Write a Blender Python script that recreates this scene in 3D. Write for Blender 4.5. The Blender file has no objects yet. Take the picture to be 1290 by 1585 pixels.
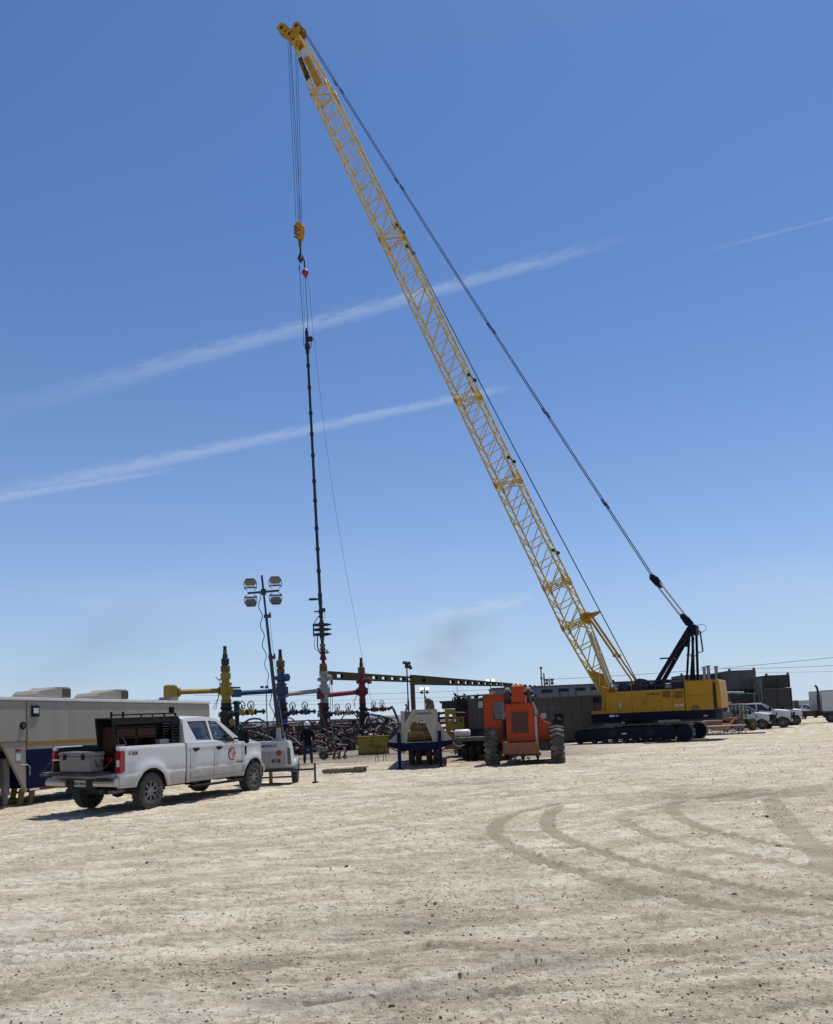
import bpy, bmesh, math, random
import numpy as np
from mathutils import Vector, Matrix
random.seed(7); rng = np.random.RandomState(7)
R = math.radians
SC = bpy.context.scene
COL = SC.collection

# ---------------------------------------------------------------- camera
FPX, CH, ROLL, HZ0 = 1292.0, 1.7, .043, 1119.5
PPX, PPY = 645.0, 1021.0
PITCH = math.atan((HZ0-PPY)/FPX)
Fv = Vector((0, math.cos(PITCH), math.sin(PITCH))); Uv = Vector((0, -math.sin(PITCH), math.cos(PITCH))); Rv = Vector((1, 0, 0))
c_, s_ = math.cos(ROLL), math.sin(ROLL)
R2 = c_*Rv - s_*Uv; U2 = s_*Rv + c_*Uv
cam = bpy.data.cameras.new('camera'); camo = bpy.data.objects.new('camera', cam); COL.objects.link(camo)
camo.matrix_world = Matrix((( R2.x, U2.x, -Fv.x, 0), (R2.y, U2.y, -Fv.y, 0), (R2.z, U2.z, -Fv.z, CH), (0, 0, 0, 1)))
cam.sensor_fit = 'VERTICAL'; cam.sensor_height = 36.0; cam.lens = 36.0*FPX/1585.0
cam.shift_y = (PPY-792.5)/1585.0
cam.clip_start = .1; cam.clip_end = 20000
SC.camera = camo
CP = Vector((0, 0, CH))
def ray(px, py):
    d = Fv*FPX + R2*(px-PPX) - U2*(py-PPY)
    return d/d.y
def gp(px, py, z=0.0):
    r = ray(px, py); return CP + r*((z-CH)/r.z)
def at(px, py, Y): return CP + ray(px, py)*Y

# ---------------------------------------------------------------- sky, sun, exposure
SUN_EL, SUN_AZ = R(68.0), R(33.0)      # azimuth measured from +Y towards +X
W = bpy.data.worlds.new('World'); SC.world = W; W.use_nodes = True
nt = W.node_tree; nt.nodes.clear()
def N(t, typ, **kw):
    n = t.nodes.new(typ)
    for k, v in kw.items(): setattr(n, k, v)
    return n
def L(t, a, b): t.links.new(a, b)
def wmath(t, op, a, b=None, c=None, clamp=False):
    n = N(t, 'ShaderNodeMath', operation=op); n.use_clamp = clamp
    for i, v in enumerate((a, b, c)):
        if v is None: continue
        if isinstance(v, (int, float)): n.inputs[i].default_value = v
        else: L(t, v, n.inputs[i])
    return n.outputs[0]
def wdot(t, a, vec):
    n = N(t, 'ShaderNodeVectorMath', operation='DOT_PRODUCT'); L(t, a, n.inputs[0]); n.inputs[1].default_value = vec
    return n.outputs['Value']
def smooth(t, v, a, b):
    n = N(t, 'ShaderNodeMapRange', interpolation_type='SMOOTHSTEP')
    n.inputs['From Min'].default_value = a; n.inputs['From Max'].default_value = b
    if isinstance(v, (int, float)): n.inputs['Value'].default_value = v
    else: L(t, v, n.inputs['Value'])
    return n.outputs[0]
sky = N(nt, 'ShaderNodeTexSky', sky_type='NISHITA'); sky.sun_disc = False
sky.sun_elevation = SUN_EL; sky.sun_rotation = SUN_AZ; sky.altitude = 850; sky.air_density = 1.0; sky.dust_density = .8; sky.ozone_density = 2.0
tc = N(nt, 'ShaderNodeTexCoord')
vn = N(nt, 'ShaderNodeVectorMath', operation='NORMALIZE'); L(nt, tc.outputs['Generated'], vn.inputs[0]); DIR = vn.outputs[0]
def contrail(p0, p1, width, fade0, fade1, amount, nscale, soft=.5, warp=.5):
    a = ray(*p0).normalized(); b = ray(*p1).normalized()
    n = a.cross(b).normalized(); tdir = n.cross(a).normalized()
    ang = math.atan2(b.dot(tdir), b.dot(a))
    across = wdot(nt, DIR, n)
    fwd = wdot(nt, DIR, (a*math.cos(ang/2)+tdir*math.sin(ang/2)))
    al = wmath(nt, 'ARCTAN2', wdot(nt, DIR, tdir), wdot(nt, DIR, a))
    s = wmath(nt, 'DIVIDE', al, ang)
    # noise stretched along the trail
    cmb = N(nt, 'ShaderNodeCombineXYZ'); L(nt, wmath(nt, 'MULTIPLY', s, nscale), cmb.inputs[0]); L(nt, wmath(nt, 'MULTIPLY', across, 90.0), cmb.inputs[1])
    nz = N(nt, 'ShaderNodeTexNoise'); nz.inputs['Scale'].default_value = 2.0; nz.inputs['Detail'].default_value = 7; nz.inputs['Roughness'].default_value = .62
    L(nt, cmb.outputs[0], nz.inputs['Vector'])
    nv = nz.outputs['Fac']
    wob = wmath(nt, 'MULTIPLY', wmath(nt, 'SUBTRACT', nv, .5), width*warp*2)
    d = wmath(nt, 'ABSOLUTE', wmath(nt, 'ADD', across, wob))
    d = wmath(nt, 'MULTIPLY', d, wmath(nt, 'MULTIPLY_ADD', s, 1.0, .75))
    prof = wmath(nt, 'SUBTRACT', 1.0, smooth(nt, d, width*(1-soft), width), clamp=True)
    m = wmath(nt, 'MULTIPLY', prof, smooth(nt, s, fade0[0], fade0[1]))
    m = wmath(nt, 'MULTIPLY', m, wmath(nt, 'SUBTRACT', 1.0, smooth(nt, s, fade1[0], fade1[1])))
    m = wmath(nt, 'MULTIPLY', m, smooth(nt, nv, .0, .68))
    m = wmath(nt, 'MULTIPLY', m, smooth(nt, fwd, .7, .8))
    return wmath(nt, 'MULTIPLY', m, amount)
masks = [
    contrail((-60, 652), (1010, 358), .0145, (-.05, .45), (.8, 1.0), .25, 16, 1.0, .55),
    contrail((-40, 774), (812, 594), .0115, (-.1, .3), (.9, 1.0), .28, 15, 1.0, .5),
    contrail((-40, 777), (300, 722), .007, (-.1, .1), (.6, 1.0), .26, 9, 1.0, .5),
    contrail((1080, 392), (1292, 337), .0032, (-.1, .5), (1.3, 1.6), .12, 8, 1.0, .6),
    contrail((560, 985), (850, 918), .016, (0, .5), (.8, 1.0), .34, 3, 1.0, .9),
]
tot = masks[0]
for m in masks[1:]: tot = wmath(nt, 'MAXIMUM', tot, m)
# faint high haze wisps near the horizon
sep = N(nt, 'ShaderNodeSeparateXYZ'); L(nt, DIR, sep.inputs[0])
mp = N(nt, 'ShaderNodeMapping'); mp.inputs['Scale'].default_value = (2.2, 2.2, 9); L(nt, DIR, mp.inputs[0])
nz = N(nt, 'ShaderNodeTexNoise'); nz.inputs['Scale'].default_value = 1.6; nz.inputs['Detail'].default_value = 5; L(nt, mp.outputs[0], nz.inputs['Vector'])
wis = wmath(nt, 'MULTIPLY', wmath(nt, 'MULTIPLY', smooth(nt, nz.outputs['Fac'], .45, .75), wmath(nt, 'SUBTRACT', 1.0, smooth(nt, sep.outputs[2], .05, .3))), .22)
tot = wmath(nt, 'MAXIMUM', tot, wis)
tint = N(nt, 'ShaderNodeMix', data_type='RGBA', blend_type='MULTIPLY'); tint.inputs[0].default_value = 1.0
L(nt, sky.outputs[0], tint.inputs[6]); tint.inputs[7].default_value = (0.63, 0.94, 1.30, 1)
mx = N(nt, 'ShaderNodeMix', data_type='RGBA'); L(nt, tot, mx.inputs[0])
hzm = N(nt, 'ShaderNodeMix', data_type='RGBA'); zc = wmath(nt, 'MAXIMUM', sep.outputs[2], 0.0)
L(nt, wmath(nt, 'MULTIPLY', wmath(nt, 'POWER', 2.718, wmath(nt, 'MULTIPLY', zc, -6.0)), .92), hzm.inputs[0]); L(nt, tint.outputs[2], hzm.inputs[6]); hzm.inputs[7].default_value = (6.4, 7.5, 9.0, 1)
L(nt, hzm.outputs[2], mx.inputs[6]); mx.inputs[7].default_value = (7.2, 7.9, 9.0, 1)
bg = N(nt, 'ShaderNodeBackground'); bg.inputs['Strength'].default_value = .090; L(nt, mx.outputs[2], bg.inputs[0])
wo = N(nt, 'ShaderNodeOutputWorld'); L(nt, bg.outputs[0], wo.inputs[0])

sun = bpy.data.lights.new('sun', 'SUN'); sun.energy = 4.1; sun.angle = R(.53); sun.color = (1, .95, .87)
suno = bpy.data.objects.new('sun', sun); COL.objects.link(suno)
sd = Vector((math.sin(SUN_AZ)*math.cos(SUN_EL), math.cos(SUN_AZ)*math.cos(SUN_EL), math.sin(SUN_EL)))
suno.rotation_euler = sd.to_track_quat('Z', 'Y').to_euler(); suno.location = (0, 0, 80)
SC.view_settings.view_transform = 'Standard'; SC.view_settings.look = 'None'; SC.view_settings.gamma = 1
SC.view_settings.exposure = 0.0
SC.render.engine = 'CYCLES'; SC.cycles.use_denoising = True; SC.cycles.max_bounces = 6; SC.cycles.transparent_max_bounces = 12

# ---------------------------------------------------------------- materials
def lin(c):
    return tuple(((x/255.)/12.92 if x/255. <= .04045 else ((x/255.+.055)/1.055)**2.4) for x in c)
def mat(name, col, rough=.5, metal=0.0, var=.12, scale=4.0, bump=0.0, dust=0.0, rust=0.0, stretch=None, alpha=None, spec=.5, low=None):
    m = bpy.data.materials.new(name); m.use_nodes = True; t = m.node_tree
    b = t.nodes['Principled BSDF']; b.inputs['Roughness'].default_value = rough; b.inputs['Metallic'].default_value = metal
    b.inputs['Specular IOR Level'].default_value = spec
    tcn = N(t, 'ShaderNodeTexCoord'); vec = tcn.outputs['Object']
    if stretch:
        mpn = N(t, 'ShaderNodeMapping'); mpn.inputs['Scale'].default_value = stretch; L(t, vec, mpn.inputs[0]); vec = mpn.outputs[0]
    nz = N(t, 'ShaderNodeTexNoise'); nz.inputs['Scale'].default_value = scale; nz.inputs['Detail'].default_value = 6; nz.inputs['Roughness'].default_value = .6
    L(t, vec, nz.inputs['Vector'])
    mr = N(t, 'ShaderNodeMapRange'); mr.inputs['From Min'].default_value = .3; mr.inputs['From Max'].default_value = .7
    mr.inputs['To Min'].default_value = 1-var; mr.inputs['To Max'].default_value = 1+var; L(t, nz.outputs['Fac'], mr.inputs[0])
    vm = N(t, 'ShaderNodeVectorMath', operation='SCALE'); vm.inputs[0].default_value = col[:3]; L(t, mr.outputs[0], vm.inputs['Scale'])
    out = vm.outputs[0]
    for amt, cc, sc2 in ((dust, (.34, .29, .22), 2.3), (rust, (.12, .045, .018), 5.5)):
        if amt > 0:
            n2 = N(t, 'ShaderNodeTexNoise'); n2.inputs['Scale'].default_value = sc2; n2.inputs['Detail'].default_value = 8; n2.inputs['Roughness'].default_value = .7
            L(t, tcn.outputs['Object'], n2.inputs['Vector'])
            f = smooth(t, n2.outputs['Fac'], .62-.35*amt, .9-.25*amt)
            mm = N(t, 'ShaderNodeMix', data_type='RGBA'); L(t, f, mm.inputs[0]); L(t, out, mm.inputs[6]); mm.inputs[7].default_value = (*cc, 1); out = mm.outputs[2]
    if low:
        sx_ = N(t, 'ShaderNodeSeparateXYZ'); L(t, tcn.outputs['Object'], sx_.inputs[0]); n3 = N(t, 'ShaderNodeTexNoise'); n3.inputs['Scale'].default_value = 3.5; n3.inputs['Detail'].default_value = 7; L(t, tcn.outputs['Object'], n3.inputs['Vector'])
        f = smooth(t, wmath(t, 'ADD', sx_.outputs[2], wmath(t, 'MULTIPLY', wmath(t, 'SUBTRACT', n3.outputs['Fac'], .5), .7)), low, low-.5)
        mm = N(t, 'ShaderNodeMix', data_type='RGBA'); L(t, wmath(t, 'MULTIPLY', f, .75), mm.inputs[0]); L(t, out, mm.inputs[6]); mm.inputs[7].default_value = (.36, .31, .24, 1); out = mm.outputs[2]
    L(t, out, b.inputs['Base Color'])
    rr = N(t, 'ShaderNodeMapRange'); rr.inputs['To Min'].default_value = max(.03, rough-.12); rr.inputs['To Max'].default_value = min(1, rough+.15); L(t, nz.outputs['Fac'], rr.inputs[0]); L(t, rr.outputs[0], b.inputs['Roughness'])
    if bump:
        bp = N(t, 'ShaderNodeBump'); bp.inputs['Strength'].default_value = bump; bp.inputs['Distance'].default_value = .02
        L(t, nz.outputs['Fac'], bp.inputs['Height']); L(t, bp.outputs[0], b.inputs['Normal'])
    return m
def glass_mat(name, tint, mixv=.5):
    m = bpy.data.materials.new(name); m.use_nodes = True; t = m.node_tree; t.nodes.clear()
    o = N(t, 'ShaderNodeOutputMaterial'); tr = N(t, 'ShaderNodeBsdfTransparent'); tr.inputs[0].default_value = (*tint, 1)
    g = N(t, 'ShaderNodeBsdfGlossy'); g.inputs['Roughness'].default_value = .04; g.inputs['Color'].default_value = (.95, .97, 1, 1)
    fr = N(t, 'ShaderNodeLayerWeight'); fr.inputs['Blend'].default_value = .5
    f2 = wmath(t, 'MULTIPLY_ADD', wmath(t, 'POWER', fr.outputs['Facing'], 3.5), .85, .07, clamp=True)
    mxs = N(t, 'ShaderNodeMixShader'); L(t, f2, mxs.inputs[0]); L(t, tr.outputs[0], mxs.inputs[1]); L(t, g.outputs[0], mxs.inputs[2])
    L(t, mxs.outputs[0], o.inputs[0]); return m
def emit_mat(name, col, s):
    m = bpy.data.materials.new(name); m.use_nodes = True; b = m.node_tree.nodes['Principled BSDF']
    b.inputs['Emission Color'].default_value = (*col, 1); b.inputs['Emission Strength'].default_value = s; b.inputs['Base Color'].default_value = (.8, .8, .75, 1); return m
MT = dict(
    crane_yellow=mat('crane yellow paint', (.39, .20, .009), .5, var=.14, scale=1.4, dust=.12, rust=.04, spec=.3),
    boom_yellow=mat('boom yellow paint', (.54, .385, .085), .75, var=.25, scale=3, dust=.08, rust=.05, spec=.2),
    crane_dark=mat('dark blue grey paint', (.008, .010, .020), .7, var=.2, dust=.02, spec=.15),
    crane_black=mat('black steel', (.012, .013, .016), .55, var=.3),
    cable=mat('steel rope', (.02, .024, .04), .6, var=.2),
    track=mat('worn track steel', (.05, .05, .055), .55, .3, var=.3, dust=.45, bump=.3),
    light_steel=mat('light grey steel', (.30, .30, .29), .5, var=.1, dust=.1),
    trailer_cream=mat('cream trailer skin', (.325, .29, .23), .45, var=.12, scale=1.4, dust=.12, stretch=(1.2, 1.2, .22), spec=.3),
    trailer_white=mat('white roof trim', (.72, .70, .66), .45, var=.08),
    trailer_blue=mat('dark blue trailer skin', (.003, .007, .05), .6, var=.1, spec=.15),
    stripe_gold=mat('gold stripe', (.28, .15, .015), .45, var=.06),
    truck_white=mat('white truck paint', (.58, .575, .57), .28, var=.03, scale=2, dust=.05, low=1.05),
    truck_low=mat('dusty white truck paint', (.66, .65, .62), .4, var=.06, scale=3, dust=.3),
    trim_black=mat('black plastic trim', (.009, .009, .010), .6, var=.2, spec=.2),
    under=mat('underbody', (.02, .019, .018), .8, var=.4, dust=.2),
    tyre=mat('dusty rubber tyre', (.045, .042, .038), .85, var=.3, scale=9, dust=.35, bump=.2),
    tyre_dusty=mat('very dusty rubber tyre', (.065, .057, .047), .9, var=.3, scale=8, dust=.6, bump=.3),
    rim=mat('grey alloy rim', (.19, .18, .165), .5, .3, var=.3, dust=.3),
    chrome=mat('dull chrome', (.42, .40, .37), .35, .8, var=.1, dust=.25),
    taillight=mat('red tail light lens', (.26, .006, .012), .25, var=.05),
    lamp_clear=mat('clear lamp lens', (.6, .6, .6), .15, var=.05),
    cooler=mat('grey cooler plastic', (.17, .165, .15), .5, var=.05, dust=.05),
    bedliner=mat('bed liner', (.03, .03, .032), .7, var=.2, dust=.3),
    wood=mat('brown shelf wood', (.032, .013, .008), .6, var=.3, stretch=(1, 8, 8), spec=.2),
    seat=mat('seat cloth', (.05, .05, .055), .8),
    dashboard=mat('dark interior', (.03, .03, .032), .8),
    blue_rag=mat('pale blue plastic', (.25, .55, .62), .5),
    gen_white=mat('white generator cabinet', (.50, .49, .465), .4, var=.05, dust=.1),
    gen_grey=mat('light grey panel', (.33, .31, .285), .5, var=.06, dust=.1),
    mast=mat('dark mast steel', (.03, .035, .05), .45, .3, var=.2),
    lamp_body=mat('lamp housing', (.14, .135, .13), .5, .2, var=.15),
    lamp_face=mat('lamp glass', (.55, .57, .6), .15, var=.1),
    lit=emit_mat('lit floodlight', (1, .97, .9), 1.6),
    red_text=mat('dark red print', (.22, .01, .015), .5, var=.05),
    black_text=mat('black print', (.012, .012, .014), .5, var=.05),
    white_text=mat('white print', (.7, .7, .7), .5, var=.05),
    blue_text=mat('blue print', (.03, .05, .25), .5, var=.05),
    orange_text=mat('orange print', (.55, .17, .02), .5, var=.05),
    jack_yellow=mat('yellow jack', (.20, .135, .008), .5, var=.1, dust=.1),
    tree_yellow=mat('yellow valve paint', (.31, .205, .009), .45, var=.2, dust=.05, rust=.12),
    tree_blue=mat('blue valve paint', (.006, .045, .11), .45, var=.15, dust=.03),
    tree_white=mat('white valve paint', (.34, .33, .30), .45, var=.15, dust=.15, rust=.2),
    tree_red=mat('red valve paint', (.16, .005, .009), .5, var=.2, dust=.02),
    tree_black=mat('black valve iron', (.016, .014, .014), .55, var=.4, rust=.15),
    tree_navy=mat('navy valve iron', (.012, .014, .04), .5, var=.3),
    tree_dyel=mat('grimy yellow iron', (.13, .085, .01), .55, var=.35, rust=.4),
    royal=mat('royal blue cap', (.01, .05, .34), .4),
    hose_black=mat('black hose', (.015, .015, .016), .6, var=.3),
    hose_red=mat('oxide red iron', (.075, .018, .013), .6, var=.4, rust=.2),
    hose_grey=mat('grey galvanised pipe', (.28, .27, .25), .6, .2, var=.35, dust=.3),
    hose_brown=mat('brown dusty pipe', (.07, .05, .034), .7, var=.4, dust=.2),
    hose_white=mat('pale hose', (.5, .48, .44), .6, var=.2, dust=.2),
    beam_brown=mat('brown painted beam', (.095, .062, .022), .7, var=.2, rust=.3, spec=.2),
    box_yellow=mat('yellow steel crate', (.30, .205, .01), .55, var=.12, scale=2, dust=.1, rust=.15),
    pallet=mat('weathered timber', (.17, .13, .09), .85, var=.35, stretch=(1, 6, 6), bump=.3),
    goose_cream=mat('dusty cream paint', (.33, .305, .255), .6, var=.16, scale=2, dust=.2),
    goose_blue=mat('deep blue frame', (.003, .006, .038), .7, var=.15, dust=.02, spec=.15),
    rusty_load=mat('rusty ochre machinery', (.20, .13, .05), .8, var=.5, scale=7, rust=.5, dust=.2, bump=.5),
    orange=mat('orange machine paint', (.36, .045, .008), .5, var=.14, scale=2, dust=.10, rust=.05, spec=.25, low=.6),
    orange_dirty=mat('scuffed orange steel', (.22, .085, .03), .65, var=.25, scale=4, rust=.45, dust=.15),
    grille=mat('brown grille mesh', (.075, .02, .012), .6, var=.3, scale=20),
    tank_brown=mat('weathered tank steel', (.10, .086, .069), .75, var=.4, scale=1.5, stretch=(3, 3, .25), dust=.2, rust=.15),
    tank_grey=mat('grey tank steel', (.072, .070, .068), .65, var=.15, scale=1.5, dust=.05),
    tank_dark=mat('dark tank steel', (.034, .032, .030), .7, var=.35, scale=1.5, dust=.1),
    tank_side=mat('pale dusty tank steel', (.16, .15, .13), .7, var=.25, scale=2, dust=.25),
    cabin_grey=mat('blue grey cabin skin', (.15, .165, .20), .55, var=.06, scale=1, dust=.03),
    dark_open=mat('dark opening', (.008, .008, .01), .8),
    manifold_red=mat('dark red manifold', (.09, .014, .013), .6, var=.3, rust=.2),
    loader_orange=mat('faded orange loader', (.30, .12, .02), .6, var=.15, dust=.15),
    jacket=mat('navy jacket', (.004, .005, .013), .9, var=.2, spec=.2),
    jeans=mat('blue jeans', (.022, .035, .075), .9, var=.25, spec=.2),
    boot=mat('brown boots', (.03, .018, .012), .7),
    skin=mat('skin', (.35, .18, .12), .6),
    hat=mat('white hard hat', (.75, .75, .74), .35),
    hair=mat('dark hair', (.02, .012, .01), .8),
    stone=mat('grey stone', (.17, .145, .115), .9, var=.35, scale=20, bump=.5),
    stone_pale=mat('pale stone', (.36, .32, .27), .95, var=.3, scale=20, bump=.4),
    scrub=mat('distant scrub', (.07, .08, .075), .9, var=.3, scale=.05),
    lowwall=mat('distant tank wall', (.10, .12, .14), .8, var=.1),
    glass=glass_mat('tinted vehicle glass', (.50, .53, .52)),
    dark_glass=mat('dark reflecting glass', (.02, .025, .03), .08, var=.05),
    plate=mat('licence plate', (.45, .45, .42), .5, var=.1),
    rust_dark=mat('dark greasy iron', (.07, .04, .028), .6, var=.4, rust=.3),
    red_hook=mat('red hook block', (.28, .02, .015), .45, var=.2),
)

# ---------------------------------------------------------------- mesh builders
class MB:
    def __init__(s): s.v = []; s.f = []
    def add(s, vs, fs, M=None):
        o = len(s.v)
        for v in vs: s.v.append(tuple(M @ Vector(v)) if M is not None else tuple(v))
        for f in fs: s.f.append([i+o for i in f])
        return s
    def box(s, c, d, rz=0, M=None, rx=0, ry=0):
        x, y, z = d[0]/2, d[1]/2, d[2]/2
        vs = [(-x,-y,-z),(x,-y,-z),(x,y,-z),(-x,y,-z),(-x,-y,z),(x,-y,z),(x,y,z),(-x,y,z)]
        T = Matrix.Translation(c) @ Matrix.Rotation(rz, 4, 'Z') @ Matrix.Rotation(ry, 4, 'Y') @ Matrix.Rotation(rx, 4, 'X')
        if M is not None: T = M @ T
        return s.add(vs, [(0,3,2,1),(4,5,6,7),(0,1,5,4),(1,2,6,5),(2,3,7,6),(3,0,4,7)], T)
    def bb(s, x0, x1, y0, y1, z0, z1): return s.box(((x0+x1)/2, (y0+y1)/2, (z0+z1)/2), (abs(x1-x0), abs(y1-y0), abs(z1-z0)))
    def prism(s, pts, axis, a, b):
        n = len(pts); vs = []
        for t in (a, b):
            for p, q in pts:
                vs.append({'x': (t, p, q), 'y': (p, t, q), 'z': (p, q, t)}[axis])
        fs = [list(range(n))[::-1], list(range(n, 2*n))] + [(i, (i+1) % n, n+(i+1) % n, n+i) for i in range(n)]
        return s.add(vs, fs)
    def ring(s, c, d, r, n, up=None):
        d = Vector(d).normalized(); u = d.orthogonal().normalized() if up is None else up; w = d.cross(u)
        return [Vector(c)+u*(r*math.cos(2*math.pi*i/n))+w*(r*math.sin(2*math.pi*i/n)) for i in range(n)]
    def cyl(s, p0, p1, r0, r1=None, n=10, cap=True):
        r1 = r0 if r1 is None else r1; p0 = Vector(p0); p1 = Vector(p1); d = p1-p0
        if d.length < 1e-6: return s
        vs = s.ring(p0, d, r0, n)+s.ring(p1, d, r1, n)
        fs = [(i, (i+1) % n, n+(i+1) % n, n+i) for i in range(n)]
        if cap: fs += [list(range(n))[::-1], list(range(n, 2*n))]
        return s.add(vs, fs)
    def tube(s, pts, r, n=6):
        pts = [Vector(p) for p in pts]; rr = r if isinstance(r, (list, tuple)) else [r]*len(pts)
        vs = []; u = None
        for i, p in enumerate(pts):
            d = (pts[min(i+1, len(pts)-1)]-pts[max(i-1, 0)])
            if d.length < 1e-9: d = Vector((0, 0, 1))
            d.normalize()
            if u is None: u = d.orthogonal().normalized()
            else:
                u = u-d*u.dot(d); u = u.normalized() if u.length > 1e-6 else d.orthogonal().normalized()
            vs += s.ring(p, d, rr[i], n, u)
        fs = []
        for k in range(len(pts)-1):
            fs += [(k*n+i, k*n+(i+1) % n, (k+1)*n+(i+1) % n, (k+1)*n+i) for i in range(n)]
        fs += [list(range(n))[::-1], [(len(pts)-1)*n+i for i in range(n)]]
        return s.add(vs, fs)
    def lathe(s, prof, c, axis='z', n=24, closed=False, cap=True):
        vs = []; m = len(prof)
        for i in range(n):
            a = 2*math.pi*i/n; ca, sa = math.cos(a), math.sin(a)
            for (r, h) in prof:
                v = {'z': (r*ca, r*sa, h), 'y': (r*ca, h, r*sa), 'x': (h, r*ca, r*sa)}[axis]
                vs.append((v[0]+c[0], v[1]+c[1], v[2]+c[2]))
        fs = []
        for i in range(n):
            j = (i+1) % n
            for k in range(m if closed else m-1):
                k2 = (k+1) % m
                fs.append((i*m+k, j*m+k, j*m+k2, i*m+k2))
        if not closed and cap:
            if prof[0][0] > 1e-4: fs.append([i*m for i in range(n)])
            if prof[-1][0] > 1e-4: fs.append([i*m+m-1 for i in range(n)][::-1])
        return s.add(vs, fs)
    def torus(s, c, axis, r, tr, n=20, m=6):
        return s.lathe([(r+tr*math.cos(2*math.pi*k/m), tr*math.sin(2*math.pi*k/m)) for k in range(m)], c, axis, n, True)
    def grid(s, us, vs_, fn, flip=False):
        o = []; nu, nv = len(us), len(vs_)
        for u in us:
            for v in vs_: o.append(fn(u, v))
        fs = []
        for i in range(nu-1):
            for j in range(nv-1):
                q = [i*nv+j, (i+1)*nv+j, (i+1)*nv+j+1, i*nv+j+1]
                fs.append(q[::-1] if flip else q)
        return s.add(o, fs)
    def build(s, name, m, parent=None, smooth=False, bevel=0, bseg=1, loc=None, thick=0):
        me = bpy.data.meshes.new(name); me.from_pydata([tuple(v) for v in s.v], [], s.f)
        bm = bmesh.new(); bm.from_mesh(me)
        bmesh.ops.remove_doubles(bm, verts=bm.verts, dist=1e-5) if smooth else None
        bmesh.ops.recalc_face_normals(bm, faces=bm.faces)
        if bevel:
            es = [e for e in bm.edges if len(e.link_faces) == 2 and e.calc_face_angle(0) > .6]
            bmesh.ops.bevel(bm, geom=es, offset=bevel, segments=bseg, affect='EDGES', clamp_overlap=True)
        bm.to_mesh(me); bm.free()
        if smooth:
            me.polygons.foreach_set('use_smooth', [True]*len(me.polygons))
        me.materials.append(MT[m] if isinstance(m, str) else m)
        o = bpy.data.objects.new(name, me); COL.objects.link(o)
        if smooth:
            try:
                me.set_sharp_from_angle(angle=R(40))
            except Exception: pass
        if parent is not None: o.parent = parent
        if loc is not None: o.location = loc
        if thick:
            md = o.modifiers.new('thick', 'SOLIDIFY'); md.thickness = thick; md.offset = 0
        return o
def thing(name, label, cat, loc=(0, 0, 0), rz=0, group=None, rot=None):
    o = bpy.data.objects.new(name, None); COL.objects.link(o); o.location = loc; o.empty_display_size = .3
    o.rotation_euler = rot if rot else (0, 0, rz)
    o['label'] = label; o['category'] = cat
    if group: o['group'] = group
    return o
def tag(o, label, cat, group=None):
    o['label'] = label; o['category'] = cat
    if group: o['group'] = group
    return o
def struct(o, kind='structure', label=None):
    o['kind'] = kind
    if label: o['label'] = label
    return o
def stuff(o): o['kind'] = 'stuff'; return o
def copy_tree(o, parent=None):
    c = o.copy(); COL.objects.link(c)
    if parent is not None: c.parent = parent
    for ch in list(o.children): copy_tree(ch, c)
    return c
TEXTS = []
def text(s, size, m, parent, loc, rot, ext=.004, name='lettering', align='CENTER', shear=0, sx=1):
    cu = bpy.data.curves.new(name, 'FONT'); cu.body = s; cu.size = size; cu.extrude = ext; cu.align_x = align; cu.align_y = 'CENTER'; cu.shear = shear
    cu.offset = size*.02; cu.resolution_u = 3
    cu.materials.append(MT[m]); o = bpy.data.objects.new(name, cu); COL.objects.link(o)
    o.parent = parent; o.location = loc; o.rotation_euler = rot; o.scale = (sx, 1, 1); TEXTS.append(o)
    return o
def sub(o, par): o.parent = par; return o

# ---------------------------------------------------------------- ground
def vnoise(x, y, seed=0):
    xi = np.floor(x).astype(np.int64); yi = np.floor(y).astype(np.int64); fx = x-xi; fy = y-yi
    fx = fx*fx*fx*(fx*(fx*6-15)+10); fy = fy*fy*fy*(fy*(fy*6-15)+10)
    def hh(a, b):
        n = (a*374761393 + b*668265263 + seed*1274126177) & 0x7fffffff
        n = ((n ^ (n >> 13))*1274126177) & 0x7fffffff
        return ((n ^ (n >> 16)) & 0xffff)/65535.0
    return (hh(xi, yi)*(1-fx)+hh(xi+1, yi)*fx)*(1-fy)+(hh(xi, yi+1)*(1-fx)+hh(xi+1, yi+1)*fx)*fy
def fbm(x, y, o=4, seed=0, g=.5):
    s = 0; a = 1; t = 0
    for i in range(o):
        s = s+a*(vnoise(x, y, seed+i)-.5); t += a; a *= g; x = x*2.03+7.1; y = y*2.03-3.3
    return s/t
def smst(a, b, x):
    t = np.clip((x-a)/(b-a), 0, 1); return t*t*(3-2*t)
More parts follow.
